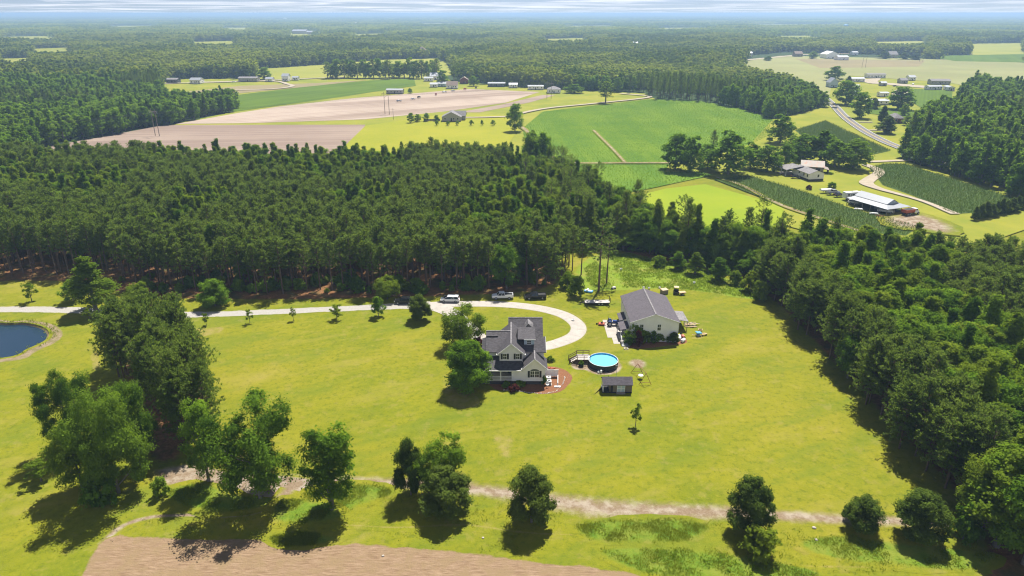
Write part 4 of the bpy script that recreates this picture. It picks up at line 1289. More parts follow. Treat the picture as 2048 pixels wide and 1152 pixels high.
for k in range(3):
    part('slat', MB().box(-.7, .7, -.25 + k * .17, -.11 + k * .17, .42, .47), MAT['pale_wood'], t, world=False)
for s in (-1, 1):
    part('leg', MB().box(s * .55 - .05, s * .55 + .05, -.22, .22, 0, .42), MAT['old_wood'], t, world=False)
t = thing('play_wheel', 'blue and white play seesaw on a worn patch of grass', 'seesaw', at_px(1397, 671), R(12))
part('beam', MB().bar((-1.7, 0, .35), (1.7, 0, .5), .12), MAT['pale_wood'], t, world=False)
part('seat', MB().loft([[(-.5, -.45, .5), (.5, -.45, .5), (.5, .45, .5), (-.5, .45, .5)], [(-.7, -.6, .95), (.6, -.6, .8), (.6, .6, .8), (-.7, .6, .95)]]), MAT['sky_blue'], t, world=False)
part('base', MB().loft([[(-.5, -.5, 0), (.5, -.5, 0), (.5, .5, 0), (-.5, .5, 0)], [(-.08, -.08, .42), (.08, -.08, .42), (.08, .08, .42), (-.08, .08, .42)]]), MAT['grey'], t, world=False)
patch('worn_lawn', [(X_at(1379, 147.5), 147), (X_at(1400, 149), 149.6), (X_at(1412, 148), 148), (X_at(1400, 146), 146)], MAT['soil_faint'], 0.006, feather=.8)
for k, (xx, yy, l, lab) in enumerate(((39.9, 146.6, 1.0, 'white tank lying against the barn corner'), (40.4, 145.0, .75, 'shorter white drum in front of the white tank'))):
    t = thing('tank', lab, 'tank', (xx, yy, .42), R(80 - 30 * k))
    prof = [(-l, .05), (-l * .95, .3), (-l * .8, .4), (l * .8, .4), (l * .95, .3), (l, .05)]
    part('shell', MB().tube([(a, 0, 0) for a, b in prof], [b for a, b in prof], 14), MAT['white'], t, world=False, smooth=True)
    part('cradle', MB().box(-.5, -.4, -.35, .35, -.42, -.3).box(.4, .5, -.35, .35, -.42, -.3), MAT['grey'], t, world=False)

# yard clutter north of the barn
t = thing('pedal_boat', 'blue and white pedal boat lying under the edge pines', 'boat', at_px(1177, 584), R(-25))
part('hull', MB().loft([[(x, -w, .1), (x, w, .1), (x, w * .9, .45), (x, -w * .9, .45)] for x, w in ((-1.2, .5), (-.9, .75), (.9, .75), (1.25, .45))]), MAT['sky_blue'], t, world=False)
part('deck', MB().box(-.9, .9, -.35, .35, .45, .52), MAT['white'], t, world=False)
part('seat', MB().box(-.5, -.1, -.55, -.1, .5, .85).box(-.5, -.1, .1, .55, .5, .85), MAT['white'], t, world=False)
t = thing('grill', 'black barbecue grill with a white lid on the grass behind the trailer', 'grill', at_px(1227, 583), R(30))
part('barrel', MB().tube([(-.6, 0, .95), (.6, 0, .95)], .34, 14), MAT['black'], t, world=False)
part('lid', MB().loft([[(-.6, -.3, 1.1), (.6, -.3, 1.1), (.6, .3, 1.1), (-.6, .3, 1.1)], [(-.5, -.15, 1.42), (.5, -.15, 1.42), (.5, .15, 1.42), (-.5, .15, 1.42)]]), MAT['white'], t, world=False)
for x in (-.45, .45):
    for y in (-.25, .25):
        part('leg', MB().bar((x, y, .8), (x * 1.1, y * 1.3, 0), .05), MAT['black'], t, world=False)
def bucket(px, py, label, r=.32, h=.45):
    t = thing('bucket', label, 'bucket', at_px(px, py), 0, 'white buckets left in the grass')
    part('body', MB().lathe((0, 0), [(.01, 0), (r * .8, 0), (r, h), (r * .93, h), (r * .75, .08), (.01, .08)], 14), MAT['white'], t, world=False)
    part('handle', MB().tube([(-r, 0, h), (-r * .6, 0, h + .18), (r * .6, 0, h + .18), (r, 0, h)], .015, 5), MAT['grey'], t, world=False)
bucket(1287, 577, 'white bucket in the grass by the barn ridge end')
bucket(1298, 578, 'white bucket between two others behind the barn')
bucket(1319, 577, 'white bucket beside the dark timber bin')
bucket(1388, 567, 'white bucket alone in the tall meadow grass', .4)
bucket(1242, 540, 'white bucket high up in the meadow near the pines', .4)
bucket(1146, 641, 'white lidless tub on the lawn inside the drive loop', .4, .3)

# stones in the beds and field
def boulder(px, py, s, label, mat='stone', group='loose stones on the ground'):
    m = MB()
    rr = random.Random(int(px * 31 + py))
    prof = [(.05, 0), (s * .9, .02), (s, s * .25), (s * .7, s * .55), (s * .25, s * .7), (.02, s * .7)]
    m.lathe((0, 0), prof, 9)
    m.v = [(x * rr.uniform(.85, 1.2), y * rr.uniform(.7, 1.1), z * rr.uniform(.8, 1.15)) for x, y, z in m.v]
    return solo('stone', m, MAT[mat], label, 'stone', at_px(px, py), rr.uniform(0, 3), group, smooth=True)
boulder(1628, 1056, .3, 'grey stone on the turf below the sandy track')
boulder(766, 1112, .22, 'pale stone lying alone in the tilled soil')
boulder(966, 1076, .2, 'buff stone in the grass strip above the tilled soil')
boulder(200, 1005, .6, 'grey stone in the shade under the big oaks')
boulder(1250, 690, .35, 'stone at the shrub bed corner by the barn steps')
boulder(1632, 1080, .25, 'small stone among the weeds near the round shrubs')
t = thing('fire_ring', 'ring of dark stones by the barn steps', 'fire pit', (26.4, 141.4, 0))
for k in range(9):
    a = 2 * PI * k / 9
    m = MB().lathe((.45 * math.cos(a), .45 * math.sin(a)), [(.02, 0), (.17, .02), (.16, .14), (.02, .2)], 7)
    part('stone', m, MAT['stone'], t, world=False)
# edging stones of the mulch bed
t = thing('bed_edging', 'pale stone edging round the red mulch bed', 'edging', (8, 122, 0))
edge_pts = catmull([np.array(p) for p in [(-1.8, 122.75), (.6, 122.5), (3.2, 121.75), (6.0, 121.35), (8.8, 122.1), (10.6, 125.2), (11.3, 128.2)]], 8)
for p in edge_pts:
    r = random.uniform(.10, .17)
    part('stone', MB().lathe((p[0] + random.uniform(-.1, .1), p[1] + random.uniform(-.1, .1)), [(.02, 0), (r, .01), (r * .9, r * .6), (.02, r * .8)], 6), MAT['stone'], t)
# ------------------------------------------------------------------ fields, roads and lanes beyond the pines
FIELDS = [
 ('meadow', 'far_grass', [(300,258),(470,223),(480,180),(512,160),(600,152),(690,150),(880,150),(905,163),(1100,178),(1290,187),(1312,199),(1080,235),(1050,345),(600,345),(60,345)]),
 ('meadow', 'far_grass', [(320,198),(332,158),(525,157),(515,192),(400,210)]),
 ('tilled_field', 'tilled_dark', [(60,300),(330,250),(731,249.5),(716,280),(690,300),(640,345),(60,345)]),
 ('tilled_field', 'tilled', [(352,248),(480,225.5),(560,213),(700,197),(860,184),(940,178),(1080,184),(1010,206),(900,222),(730,239),(500,246.5)]),
 ('tilled_field', 'tilled_dark', [(915,225),(1000,210),(1085,190),(1112,190),(1060,205),(960,225)]),
 ('crop_field', 'young_corn', [(466,224),(475,190),(600,175),(740,161),(828,157),(832,172),(760,182),(690,193),(560,211)]),
 ('stubble_field', 'hay_tan', [(350,186),(480,172),(640,166),(735,160.5),(640,171),(560,179),(475,187),(380,191)]),
 ('grain_field', 'far_yellow', [(512,160),(512,138),(600,133),(760,120),(875,117),(892,126),(905,150),(860,156),(690,157)]),
 ('mown_field', 'mown_yellow', [(731,252),(890,229),(985,230),(1040,238),(1035,262),(1010,300),(960,345),(640,345),(690,292)]),
 ('soybean_field', 'soy', [(1045,258),(1085,224),(1300,199),(1400,203),(1480,216),(1545,240),(1532,275),(1500,290),(1340,325),(1245,327),(1130,325),(1075,305),(1050,280)]),
 ('soybean_field', 'soy', [(1122,330),(1342,330),(1425,351),(1300,378),(1180,400),(1120,370)]),
 ('meadow', 'far_grass', [(1545,240),(1650,215),(1640,150),(1700,150),(1960,168),(1920,200),(1895,240),(1850,252),(1815,290),(1800,310),(1815,330),(1740,335),(1560,335),(1500,347),(1330,345),(1340,326),(1500,290)]),
 ('meadow', 'far_grass', [(1425,352),(1500,347),(1560,335),(1740,335),(1812,323),(2048,400),(2110,440),(2000,478),(1900,495),(1750,500),(1560,450),(1560,410)]),
 ('hay_meadow', 'hay_lime', [(1295,388),(1330,379),(1410,370),(1565,413),(1575,455),(1500,490),(1330,490),(1280,430)]),
 ('corn_field', 'corn_ground', [(1428,360),(1495,352),(1600,383),(1700,418),(1835,456),(1812,473),(1700,466),(1560,411)]),
 ('corn_field', 'corn_ground', [(1738,338),(1765,330),(1810,330),(1900,358),(2025,398),(2040,408),(1945,428),(1905,430),(1830,395),(1765,372)]),
 ('corn_field', 'corn_ground', [(1590,262),(1650,243),(1690,262),(1780,303),(1740,312),(1690,306),(1620,285)]),
 ('wheat_field', 'hay_pale', [(1480,125),(1560,112),(1850,118),(2100,128),(2100,200),(1960,180),(1900,166),(1700,152),(1662,175),(1655,215),(1630,190),(1560,165),(1490,152)]),
 ('stubble_field', 'hay_tan', [(1590,118),(1850,122),(1838,134),(1640,137)]),
 ('crop_field', 'young_corn', [(1850,112),(2100,108),(2100,126.5),(1910,123)]),
 ('crop_field', 'young_corn', [(1812,178),(1905,182),(1900,235),(1850,222),(1815,200)]),
 ('crop_field', 'young_corn', [(1730,215),(1800,218),(1855,226),(1880,238),(1800,236),(1735,228)]),
]
OPEN = []
for k, (nm, mt, pp) in enumerate(FIELDS):
    w = pxs(*pp)
    sheet(nm, w, MAT[mt], -0.02 + 0.03 * (k + 1))
    OPEN.append(pp)
OPEN += [[(1030, 250), (1120, 322), (1360, 320), (1360, 336), (1110, 336), (1040, 300)], [(330, 196), (335, 160), (520, 158), (512, 190), (400, 206)], [(1490, 112), (1560, 104), (1850, 112), (1850, 122), (1500, 125)], [(845, 150), (893, 122), (915, 155), (900, 168)],
         [(130, 160), (165, 150), (175, 166), (135, 172)], [(1560, 255), (1600, 248), (1660, 232), (1700, 240), (1800, 296), (1760, 306)]]
# a few pale clearings in the woods far off
for k, pp in enumerate([[(690, 70), (780, 66), (800, 68), (700, 73)], [(1930, 88), (2048, 86), (2048, 91), (1940, 92)], [(60, 98), (140, 95), (150, 99), (70, 102)], [(560, 66), (640, 63), (650, 67), (570, 70)],
                        [(1300, 56), (1420, 55), (1430, 57), (1310, 58)], [(820, 47), (980, 46.5), (980, 48), (830, 48.5)], [(200, 52), (330, 51), (330, 53), (210, 54)],
                        [(0, 118), (60, 116), (70, 120), (0, 122)], [(380, 84), (470, 82), (480, 86), (390, 87)], [(1080, 78), (1170, 76), (1180, 79), (1090, 81)], [(1540, 72), (1640, 71), (1650, 74), (1550, 75)],
                        [(1740, 84), (1850, 82), (1860, 85), (1750, 87)], [(1120, 52), (1250, 51), (1250, 52.6), (1130, 53.4)], [(420, 56), (520, 55), (525, 57), (430, 58)], [(1500, 49), (1690, 48), (1690, 49.4), (1500, 50.2)], [(0, 74), (110, 72), (120, 75), (0, 77)]]):
    # the wood in front hides the near part of a clearing, so it runs further this way
    pp = [q if i < 2 else (q[0], q[1] + (q[1] - 28) * .30) for i, q in enumerate(pp)]
    sheet('far_clearing', pxs(*pp), MAT['far_yellow' if k % 2 else 'far_grass'], 0.5)
    NCLEAR = k + 1
    OPEN.append(pp)
Zr = 0.72
def lane(name, pp, w, mat, z=Zr):
    return strip(name, pxs(*pp), w if hasattr(w, '__len__') else [w] * len(pp), MAT[mat], z, cols=(0, 1, 0))
road_px = [(1640, 188), (1668, 213), (1690, 236), (1726, 262), (1765, 283), (1800, 297.5), (1850, 316), (1900, 332)]
lane('road', road_px, 7.0, 'asphalt')
for s in (-1, 1):
    rp = [np.array(p) for p in pxs(*road_px)]
    out = []
    for i, p in enumerate(rp):
        d = rp[min(i + 1, len(rp) - 1)] - rp[max(i - 1, 0)]
        d /= np.linalg.norm(d)
        out.append(p + np.array([-d[1], d[0]]) * 3.1 * s)
    strip('road_edge_line', out, [.22] * len(out), MAT['white_line'], Zr + .02, cols=(0, 0))
strip('road_centre_line', pxs(*road_px), [.4] * len(road_px), MAT['yellow_line'], Zr + .02, cols=(0, 0))
lane('sandy_lane', [(1735, 326), (1780, 324), (1830, 322.5)], 3.6, 'sandroad')
lane('sandy_lane', [(1728, 331), (1752, 340), (1757, 349), (1738, 362), (1733, 370), (1760, 381), (1800, 392), (1850, 407), (1910, 431)], [4, 5, 5, 5.5, 6, 4, 3, 2.6, 4], 'sandroad', Zr + .03)
patch('sandy_yard', pxs((1770, 440), (1830, 432), (1895, 452), (1900, 470), (1840, 462), (1790, 455)), MAT['dirt'], Zr + .06, feather=7)
lane('sandy_lane', [(930, 236.5), (985, 235.5), (1030, 233), (1046, 227), (1100, 217), (1200, 207), (1300, 195), (1240, 188)], 4.5, 'sandroad')
lane('field_track', [(1187, 262), (1205, 280), (1228, 303), (1250, 327)], 2.2, 'dirt', Zr)
lane('field_track', [(1118, 327), (1180, 328.5), (1260, 328), (1342, 328)], 3.5, 'dirt', Zr)
lane('field_track', [(1037, 252), (1052, 262), (1062, 276), (1085, 300), (1120, 327)], [5, 4, 2.5, 2, 3], 'dirt', Zr)
lane('field_track', [(1432, 357), (1480, 372), (1560, 412), (1640, 440), (1720, 466)], 3.0, 'dirt', Zr)
lane('sandy_lane', [(470, 181), (545, 179), (583, 174), (575, 169), (540, 163), (400, 165)], 5, 'sandroad', Zr)
lane('sandy_lane', [(325, 168), (480, 164), (640, 157), (690, 155)], 6, 'sandroad', Zr)
lane('sandy_lane', [(1490, 121), (1540, 116), (1610, 110), (1700, 108)], 12, 'sandroad', Zr)
patch('sandy_yard', pxs((1728, 160), (1760, 158), (1755, 165), (1790, 168), (1860, 174), (1850, 177), (1770, 170), (1735, 167)), MAT['sandroad'], Zr, feather=1)
lane('sandy_lane', [(1718, 246), (1745, 246)], 3, 'sandroad', Zr)
lane('sandy_lane', [(1735, 262), (1765, 262)], 3, 'sandroad', Zr)
patch('sandy_yard', pxs((1790, 182), (1815, 178), (1812, 188), (1785, 192)), MAT['sandroad'], Zr, feather=1)

def frame_of(a, b):
    """rotation that turns +X along a->b"""
    return math.atan2(b[1] - a[1], b[0] - a[0])

def wwin(parent, x, y, z0, z1, w, face, d=0.04):
    """window on a wall: face '-y', '+y', '-x', '+x' (the thing's own axes)"""
    f = .08
    def bx(u0, u1, za, zb, o0, o1):
        if face == '-y': return (u0, u1, y - o1, y - o0, za, zb)
        if face == '+y': return (u0, u1, y + o0, y + o1, za, zb)
        if face == '-x': return (x - o1, x - o0, u0, u1, za, zb)
        return (x + o0, x + o1, u0, u1, za, zb)
    c = x if 'y' in face else y
    fr = part('window', MB().box(*bx(c - w / 2 - f, c + w / 2 + f, z0 - f, z1 + f, -.02, d)), MAT['trim'], parent, world=False)
    part('pane', MB().box(*bx(c - w / 2, c + w / 2, z0, z1, d + .003, d + .03)), MAT['glass'], fr, world=False)

def cottage(name, label, cat, loc, w, d, h, rh, rot, wall, roof, win=3, hip=False, found=.35, ridge='x', over=.35, group=None, ends=True, door=True):
    t = thing(name, label, cat, loc, rot, group)
    X, Y = w / 2, d / 2
    part('foundation', MB().box(-X + .04, X - .04, -Y + .04, Y - .04, -.05, found), MAT['brick_dark'], t, world=False)
    m = MB().box(-X, X, -Y, Y, found, h)
    if not hip:
        if ridge == 'x':
            for s in (-1, 1):
                m.prism([(s * X, -Y, h), (s * X, Y, h), (s * X, 0, h + rh - .06)], (-s * .1, 0, 0))
        else:
            for s in (-1, 1):
                m.prism([(-X, s * Y, h), (X, s * Y, h), (0, s * Y, h + rh - .06)], (0, -s * .1, 0))
    part('wall', m, MAT[wall], t, world=False)
    o = over
    RM = MAT[roof]
    e = h - rh * o / (Y if ridge == 'x' else X) + .06
    z = h + rh + .06
    if hip:
        k = min(X, Y)
        if X >= Y:
            a, b = (-X + k, 0, z), (X - k + .02, 0, z)
        else:
            a, b = (0, -Y + k, z), (0, Y - k + .02, z)
        c = [(-X - o, -Y - o, e), (X + o, -Y - o, e), (X + o, Y + o, e), (-X - o, Y + o, e)]
        if X >= Y:
            for q in ([c[0], c[1], b, a], [c[2], c[3], a, b], [c[1], c[2], b], [c[3], c[0], a]):
                part('roof', MB().prism(q, (0, 0, -.12)), RM, t, world=False)
        else:
            for q in ([c[1], c[2], b, a], [c[3], c[0], a, b], [c[0], c[1], a], [c[2], c[3], b]):
                part('roof', MB().prism(q, (0, 0, -.12)), RM, t, world=False)
    elif ridge == 'x':
        for s in (-1, 1):
            part('roof', MB().prism([(-X - o, s * (Y + o), e), (X + o, s * (Y + o), e), (X + o, 0, z), (-X - o, 0, z)], (0, 0, -.12)), RM, t, world=False)
    else:
        for s in (-1, 1):
            part('roof', MB().prism([(s * (X + o), -Y - o, e), (s * (X + o), Y + o, e), (0, Y + o, z), (0, -Y - o, z)], (0, 0, -.12)), RM, t, world=False)
    zt = min(h - .35, found + 2.2)
    if door:
        part('door', MB().box(-.5, .45, -Y - .05, -Y + .02, found, found + 2.0), MAT['shutter'], t, world=False)
    for k in range(win):
        x = -X + w * (k + .5) / win
        if door and abs(x) < 1.2: x += 1.6 if x >= 0 else -1.6
        wwin(t, x, -Y, zt - 1.15, zt, min(1.0, w / win * .5), '-y')
    if ends:
        for s, f in ((-X, '-x'), (X, '+x')):
            wwin(t, s, 0, zt - 1.15, zt, .95, f)
    return t

def far_house(name, label, cat, p0, p1, pb, h, rh, d, wall, roof, rot=0., z=0.0, **kw):
    pc = (p0 + p1) / 2
    x, y, _ = G(pc, pb)
    w = (p1 - p0) / F * depth_of(x, y)
    return cottage(name, label, cat, (x, y + d / 2 * math.cos(rot), z), w, d, h, rh, rot, wall, roof, **kw)

# the white house with the carport, beyond the young corn
ca, cb, cc = G(1616.7, 364), G(1583, 351), G(1643, 361.4)
ang = frame_of(cb, ca)
LU = math.hypot(ca[0] - cb[0], ca[1] - cb[1])
t = thing('ranch_house', 'low white ranch house with a wide grey-roofed carport beyond the corn', 'house', (ca[0], ca[1], .35), ang)
# own axes: origin at the corner nearest the drone, -X along the long wall, +Y to the back
Dp = 7.5
part('foundation', MB().box(-LU, -.02, .02, Dp, 0, .85), MAT['brick_dark'], t, world=False)
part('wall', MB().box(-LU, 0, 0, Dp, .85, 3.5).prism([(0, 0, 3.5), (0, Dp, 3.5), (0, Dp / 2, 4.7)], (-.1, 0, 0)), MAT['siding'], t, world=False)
gs = MAT['shingle_grey']
part('roof', MB().prism([(-LU - .3, -.45, 3.4), (.4, -.45, 3.4), (.4, Dp / 2, 4.85), (-LU - .3, Dp / 2, 4.85)], (0, 0, -.12)), gs, t, world=False)
part('roof', MB().prism([(-LU - .3, Dp + .45, 3.4), (.4, Dp + .45, 3.4), (.4, Dp / 2, 4.85), (-LU - .3, Dp / 2, 4.85)], (0, 0, -.12)), gs, t, world=False)
for x in (-1.4, -4.2):
    wwin(t, x, 0, 1.7, 2.9, .8, '-y')
wwin(t, -8, 0, 2.2, 2.9, 1.0, '-y')
wwin(t, 0, 4.6, 1.7, 2.9, .8, '+x')
# carport: broad hipped roof on posts over a slab
c0, c1, c2 = -LU - 6.5, -LU + 2.0, -7.0
part('carport_slab', MB().box(c0, -LU - .05, c2 + 3, 6, 0, .12), MAT['concrete'], t, world=False)
q = [(c0 - .5, c2 + 2.2, 3.1), (c1 + .5, c2 + 2.2, 3.1), (c1 + .5, 7.5, 3.3), (c0 - .5, 7.5, 3.1)]
rdg = [(c0 + 4.2, 1.2, 5.0), (c1 + 2.5, 2.5, 4.95)]
part('carport_roof', MB().prism([q[0], q[1], rdg[1], rdg[0]], (0, 0, -.14)), gs, t, world=False)
part('carport_roof', MB().prism([q[2], q[3], rdg[0], rdg[1]], (0, 0, -.14)), gs, t, world=False)
part('carport_roof', MB().prism([q[3], q[0], rdg[0]], (0, 0, -.14)), gs, t, world=False)
for x, y in ((c0, c2 + 2.7), (c1 - .2, c2 + 2.7), (c0, 7.0), (c0, 1.5), ((c0 + c1) / 2, c2 + 2.7)):
    part('post', MB().box(x - .1, x + .1, y - .1, y + .1, 0, 3.05), MAT['trim'], t, world=False)
t = thing('old_barn', 'small old barn with a rusty tin roof behind the white ranch house', 'barn', G(1622, 345)[:2] + (.35,), R(-18))
part('wall', MB().box(-5, 5, -3.6, 3.6, 0, 3.4).prism([(5, -3.6, 3.4), (5, 3.6, 3.4), (5, 0, 5.4)], (-.1, 0, 0)).prism([(-5, -3.6, 3.4), (-5, 3.6, 3.4), (-5, 0, 5.4)], (.1, 0, 0)), MAT['old_wood'], t, world=False)
for s in (-1, 1):
    part('roof', MB().prism([(-5.4, s * 4.1, 3.2), (5.4, s * 4.1, 3.2), (5.4, 0, 5.55), (-5.4, 0, 5.55)], (0, 0, -.08)), MAT['tin_rust'], t, world=False)
part('opening', MB().box(1.5, 3.5, -3.66, -3.58, 0, 2.6), MAT['black'], t, world=False)
part('side_shed', MB().prism([(5.05, -3.4, 2.6), (7.6, -3.4, 2.0), (7.6, 3.4, 2.0), (5.05, 3.4, 2.6)], (0, 0, -.1)).box(7.3, 7.5, -3.3, 3.3, 0, 1.95), MAT['tin_rust'], t, world=False)
wwin(t, -2.5, -3.6, 1.4, 2.4, .8, '-y')
wwin(t, 5, 0.5, 3.4, 4.2, .7, '+x')

# open-sided machinery barn with the silver roof
A, Bc, Cc = G(1693.2, 396, 3.0), G(1774.9, 419.8, 3.0), G(1823.7, 413.6, 3.0)
ang = frame_of(A, Bc)
LU = math.hypot(Bc[0] - A[0], Bc[1] - A[1])
va, vb = math.cos(-ang), math.sin(-ang)
cl = ((Cc[0] - A[0]) * va - (Cc[1] - A[1]) * vb, (Cc[0] - A[0]) * vb + (Cc[1] - A[1]) * va)
LV = max(9.0, cl[1])
t = thing('machinery_barn', 'open machinery barn with a silver tin roof and vehicles under its eaves', 'barn', (A[0], A[1], .4), ang)
tin = MAT['tin']
s_ = min(3.6, LV * .27)
z0, z1, z2 = 2.7, 3.55, 5.3
part('lean_roof', MB().prism([(0, 0, z0), (LU, 0, z0), (LU - s_, s_, z1), (1.2, s_, z1)], (0, 0, -.08)), tin, t, world=False)
part('lean_roof', MB().prism([(LU, 0, z0), (LU, LV, z0), (LU - s_, LV - s_, z1), (LU - s_, s_, z1)], (0, 0, -.08)), tin, t, world=False)
part('lean_roof', MB().prism([(LU, LV, z0), (0, LV, z0), (1.2, LV - s_, z1), (LU - s_, LV - s_, z1)], (0, 0, -.08)), tin, t, world=False)
ym = LV / 2
part('roof', MB().prism([(.8, s_ - .3, z1 + .12), (LU - s_ + .3, s_ - .3, z1 + .12), (LU - s_ + .3, ym, z2), (.8, ym, z2)], (0, 0, -.08)), tin, t, world=False)
part('roof', MB().prism([(.8, LV - s_ + .3, z1 + .12), (LU - s_ + .3, LV - s_ + .3, z1 + .12), (LU - s_ + .3, ym, z2), (.8, ym, z2)], (0, 0, -.08)), tin, t, world=False)
for x in (1.2, LU - s_):
    part('gable', MB().prism([(x, s_, z1), (x, LV - s_, z1), (x, ym, z2 - .1)], (.08, 0, 0)), MAT['blue_wall'], t, world=False)
part('back_wall', MB().box(1.2, LU - s_, LV - s_ - .1, LV - s_, 0, z1), MAT['dark_wall'], t, world=False)
part('wall', MB().box(LU * .5, LU - s_ - .5, s_ + 1.2, s_ + 1.3, 0, z1 - .1).box(1.2, 1.3, s_, LV - s_, 0, z1 - .1), MAT['grey_wall'], t, world=False)
for k in range(6):
    x = .3 + (LU - .6) * k / 5
    part('post', MB().box(x - .09, x + .09, .2, .38, 0, z0), MAT['old_wood'], t, world=False)
for k in range(1, 4):
    part('post', MB().box(LU - .4, LU - .22, LV * k / 3.2 - .1, LV * k / 3.2 + .08, 0, z0), MAT['old_wood'], t, world=False)
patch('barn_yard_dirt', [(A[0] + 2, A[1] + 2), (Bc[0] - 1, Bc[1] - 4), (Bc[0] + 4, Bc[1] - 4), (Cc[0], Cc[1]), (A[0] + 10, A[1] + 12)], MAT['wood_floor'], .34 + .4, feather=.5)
gz = .45
def px_at(px, py): return G(px, py)[:2] + (gz + .3,)
car('van', 'white work van parked under the silver barn eave', 'van', px_at(1709, 411), R(-28), 'paint_white', 'van')
car('pickup_truck', 'white pickup facing out from under the silver barn', 'pickup truck', px_at(1770, 429), R(150), 'paint_white', 'pickup')
car('pickup_truck', 'silver pickup on the grass beside the white camper', 'pickup truck', px_at(1665, 391), R(8), 'paint_silver', 'pickup')
car('sedan', 'black car parked between silver pickup and camper', 'car', px_at(1677, 395.5), R(10), 'paint_black', 'sedan')
car('sedan', 'black car parked by the carport of the ranch house', 'car', px_at(1592, 358.5), R(-20), 'paint_black', 'sedan')
t = thing('camper_trailer', 'white box camper trailer parked behind the silver barn', 'camper', px_at(1701, 401), R(12))
part('body', MB().loft([ring(x, w, a, b, .05, .06) for x, w, a, b in ((-3.6, 1.1, .7, 2.6), (-3.5, 1.2, .55, 3.0), (3.2, 1.2, .55, 3.0), (3.6, 1.15, .8, 2.4))]), MAT['white'], t, world=False)
for x in (-2.2, 0.2, 2.2):
    part('window', MB().box(x - .5, x + .5, -1.24, -1.19, 1.7, 2.35), MAT['glass'], t, world=False)
part('door', MB().box(-1.25, -.55, -1.25, -1.2, .7, 2.4), MAT['grey'], t, world=False)
part('roof_vent', MB().box(-.4, .4, -.4, .4, 3.0, 3.2), MAT['grey'], t, world=False)
for s in (-1, 1):
    wheel(t, -.4, s * 1.05, .36, .22)
t = thing('boat_trailer', 'white covered boat on a trailer beyond the silver pickup', 'boat', px_at(1651, 387.5), R(8))
part('hull', MB().loft([[(x, -w, .75), (x, w, .75), (x, w * .9, 1.35), (x, 0, 1.55), (x, -w * .9, 1.35)] for x, w in ((-2.6, .9), (0, 1.0), (1.8, .7), (2.7, .1))]), MAT['white'], t, world=False)
part('frame', MB().box(-2.4, 2.2, -.08, .08, .45, .6), MAT['grey'], t, world=False)
for s in (-1, 1):
    wheel(t, -.6, s * .85, .32, .2)
t = thing('dump_truck', 'old dump truck with a rust-red box and white cab', 'truck', px_at(1818, 433), R(22))
part('box', MB().loft([[(-3.3, -1.15, 1.1), (1.2, -1.15, 1.1), (1.2, 1.15, 1.1), (-3.3, 1.15, 1.1)], [(-3.4, -1.25, 2.3), (1.3, -1.25, 2.3), (1.3, 1.25, 2.3), (-3.4, 1.25, 2.3)]]), MAT['paint_orange'], t, world=False)
part('load', MB().box(-3.2, 1.1, -1.1, 1.1, 2.28, 2.33), MAT['black'], t, world=False)
part('cab', MB().loft([[(1.5, -1.05, .8), (3.0, -1.05, .8), (3.0, 1.05, .8), (1.5, 1.05, .8)], [(1.5, -1.0, 2.4), (2.7, -1.0, 2.4), (2.7, 1.0, 2.4), (1.5, 1.0, 2.4)]]), MAT['white'], t, world=False)
part('hood', MB().loft([[(2.95, -.8, .8), (4.1, -.75, .8), (4.1, .75, .8), (2.95, .8, .8)], [(2.95, -.7, 1.7), (4.0, -.6, 1.5), (4.0, .6, 1.5), (2.95, .7, 1.7)]]), MAT['white'], t, world=False)
part('windows', MB().box(1.8, 2.6, -1.06, 1.06, 1.7, 2.25), MAT['glass'], t, world=False)
part('chassis', MB().box(-3.2, 3.8, -.5, .5, .6, .85), MAT['black'], t, world=False)
for x in (-2.3, -1.2, 3.3):
    for s in (-1, 1):
        wheel(t, x, s * 1.0, .5, .35)
t = thing('implement', 'rusty farm implement lying in the yard before the silver barn', 'farm implement', px_at(1758, 437), R(-20))
part('frame', MB().bar((-1.6, 0, .5), (1.6, 0, .5), .15).bar((-1.6, -.8, .5), (1.6, -.8, .5), .12).bar((0, 0, .5), (.2, 1.5, .6), .1), MAT['rust'], t, world=False)
for x in (-1.2, -.4, .4, 1.2):
    part('disc', MB().tube([(x, -.8, .35), (x + .04, -.8, .35)], .35, 12), MAT['black'], t, world=False)
for k, (a, b, l) in enumerate(((1716, 422, 'white boards stacked on the grass before the silver barn'), (1747, 431, 'white sheet metal lying near the rusty implement'))):
    t = thing('board_stack', l, 'boards', px_at(a, b), R(-18))
    for q in range(3):
        part('board', MB().box(-1.6 + .2 * q, 1.6 - .1 * q, -.6 + .1 * q, .5, .12 * q, .12 * q + .1), MAT['white'], t, world=False)

# the grey gabled house across the lane, and its neighbours
t = far_house('grey_house', 'grey gabled farmhouse among small trees on the mown field', 'house', 884, 922, 244, 3.2, 3.4, 11, 'grey_wall', 'shingle_grey', ridge='y', win=3, z=.3)
X = 7
part('wing', MB().box(1, 9.5, 1.5, 9, .3, 3.0), MAT['grey_wall'], t, world=False)
part('wing_roof', MB().prism([(-2, .8, 3.0), (10, .8, 3.0), (10, 5.2, 6.3), (-2, 5.2, 6.3)], (0, 0, -.12)), MAT['shingle_grey'], t, world=False)
part('wing_roof', MB().prism([(-2, 9.6, 3.0), (10, 9.6, 3.0), (10, 5.2, 6.3), (-2, 5.2, 6.3)], (0, 0, -.12)), MAT['shingle_grey'], t, world=False)
t = thing('picket_fence', 'dark fence panels west of the grey farmhouse', 'fence', G(864, 243)[:2] + (.3,))
for k in range(6):
    part('panel', MB().box(-6 + k * 2, -4.08 + k * 2, -.04, .04, .1, 1.5), MAT['old_wood'], t, world=False)
far_house('mobile_home', 'dark long mobile home at the edge of the tilled field', 'mobile home', 976, 1010, 174, 3.4, .9, 8, 'dark_wall', 'tin', z=.3, win=5)
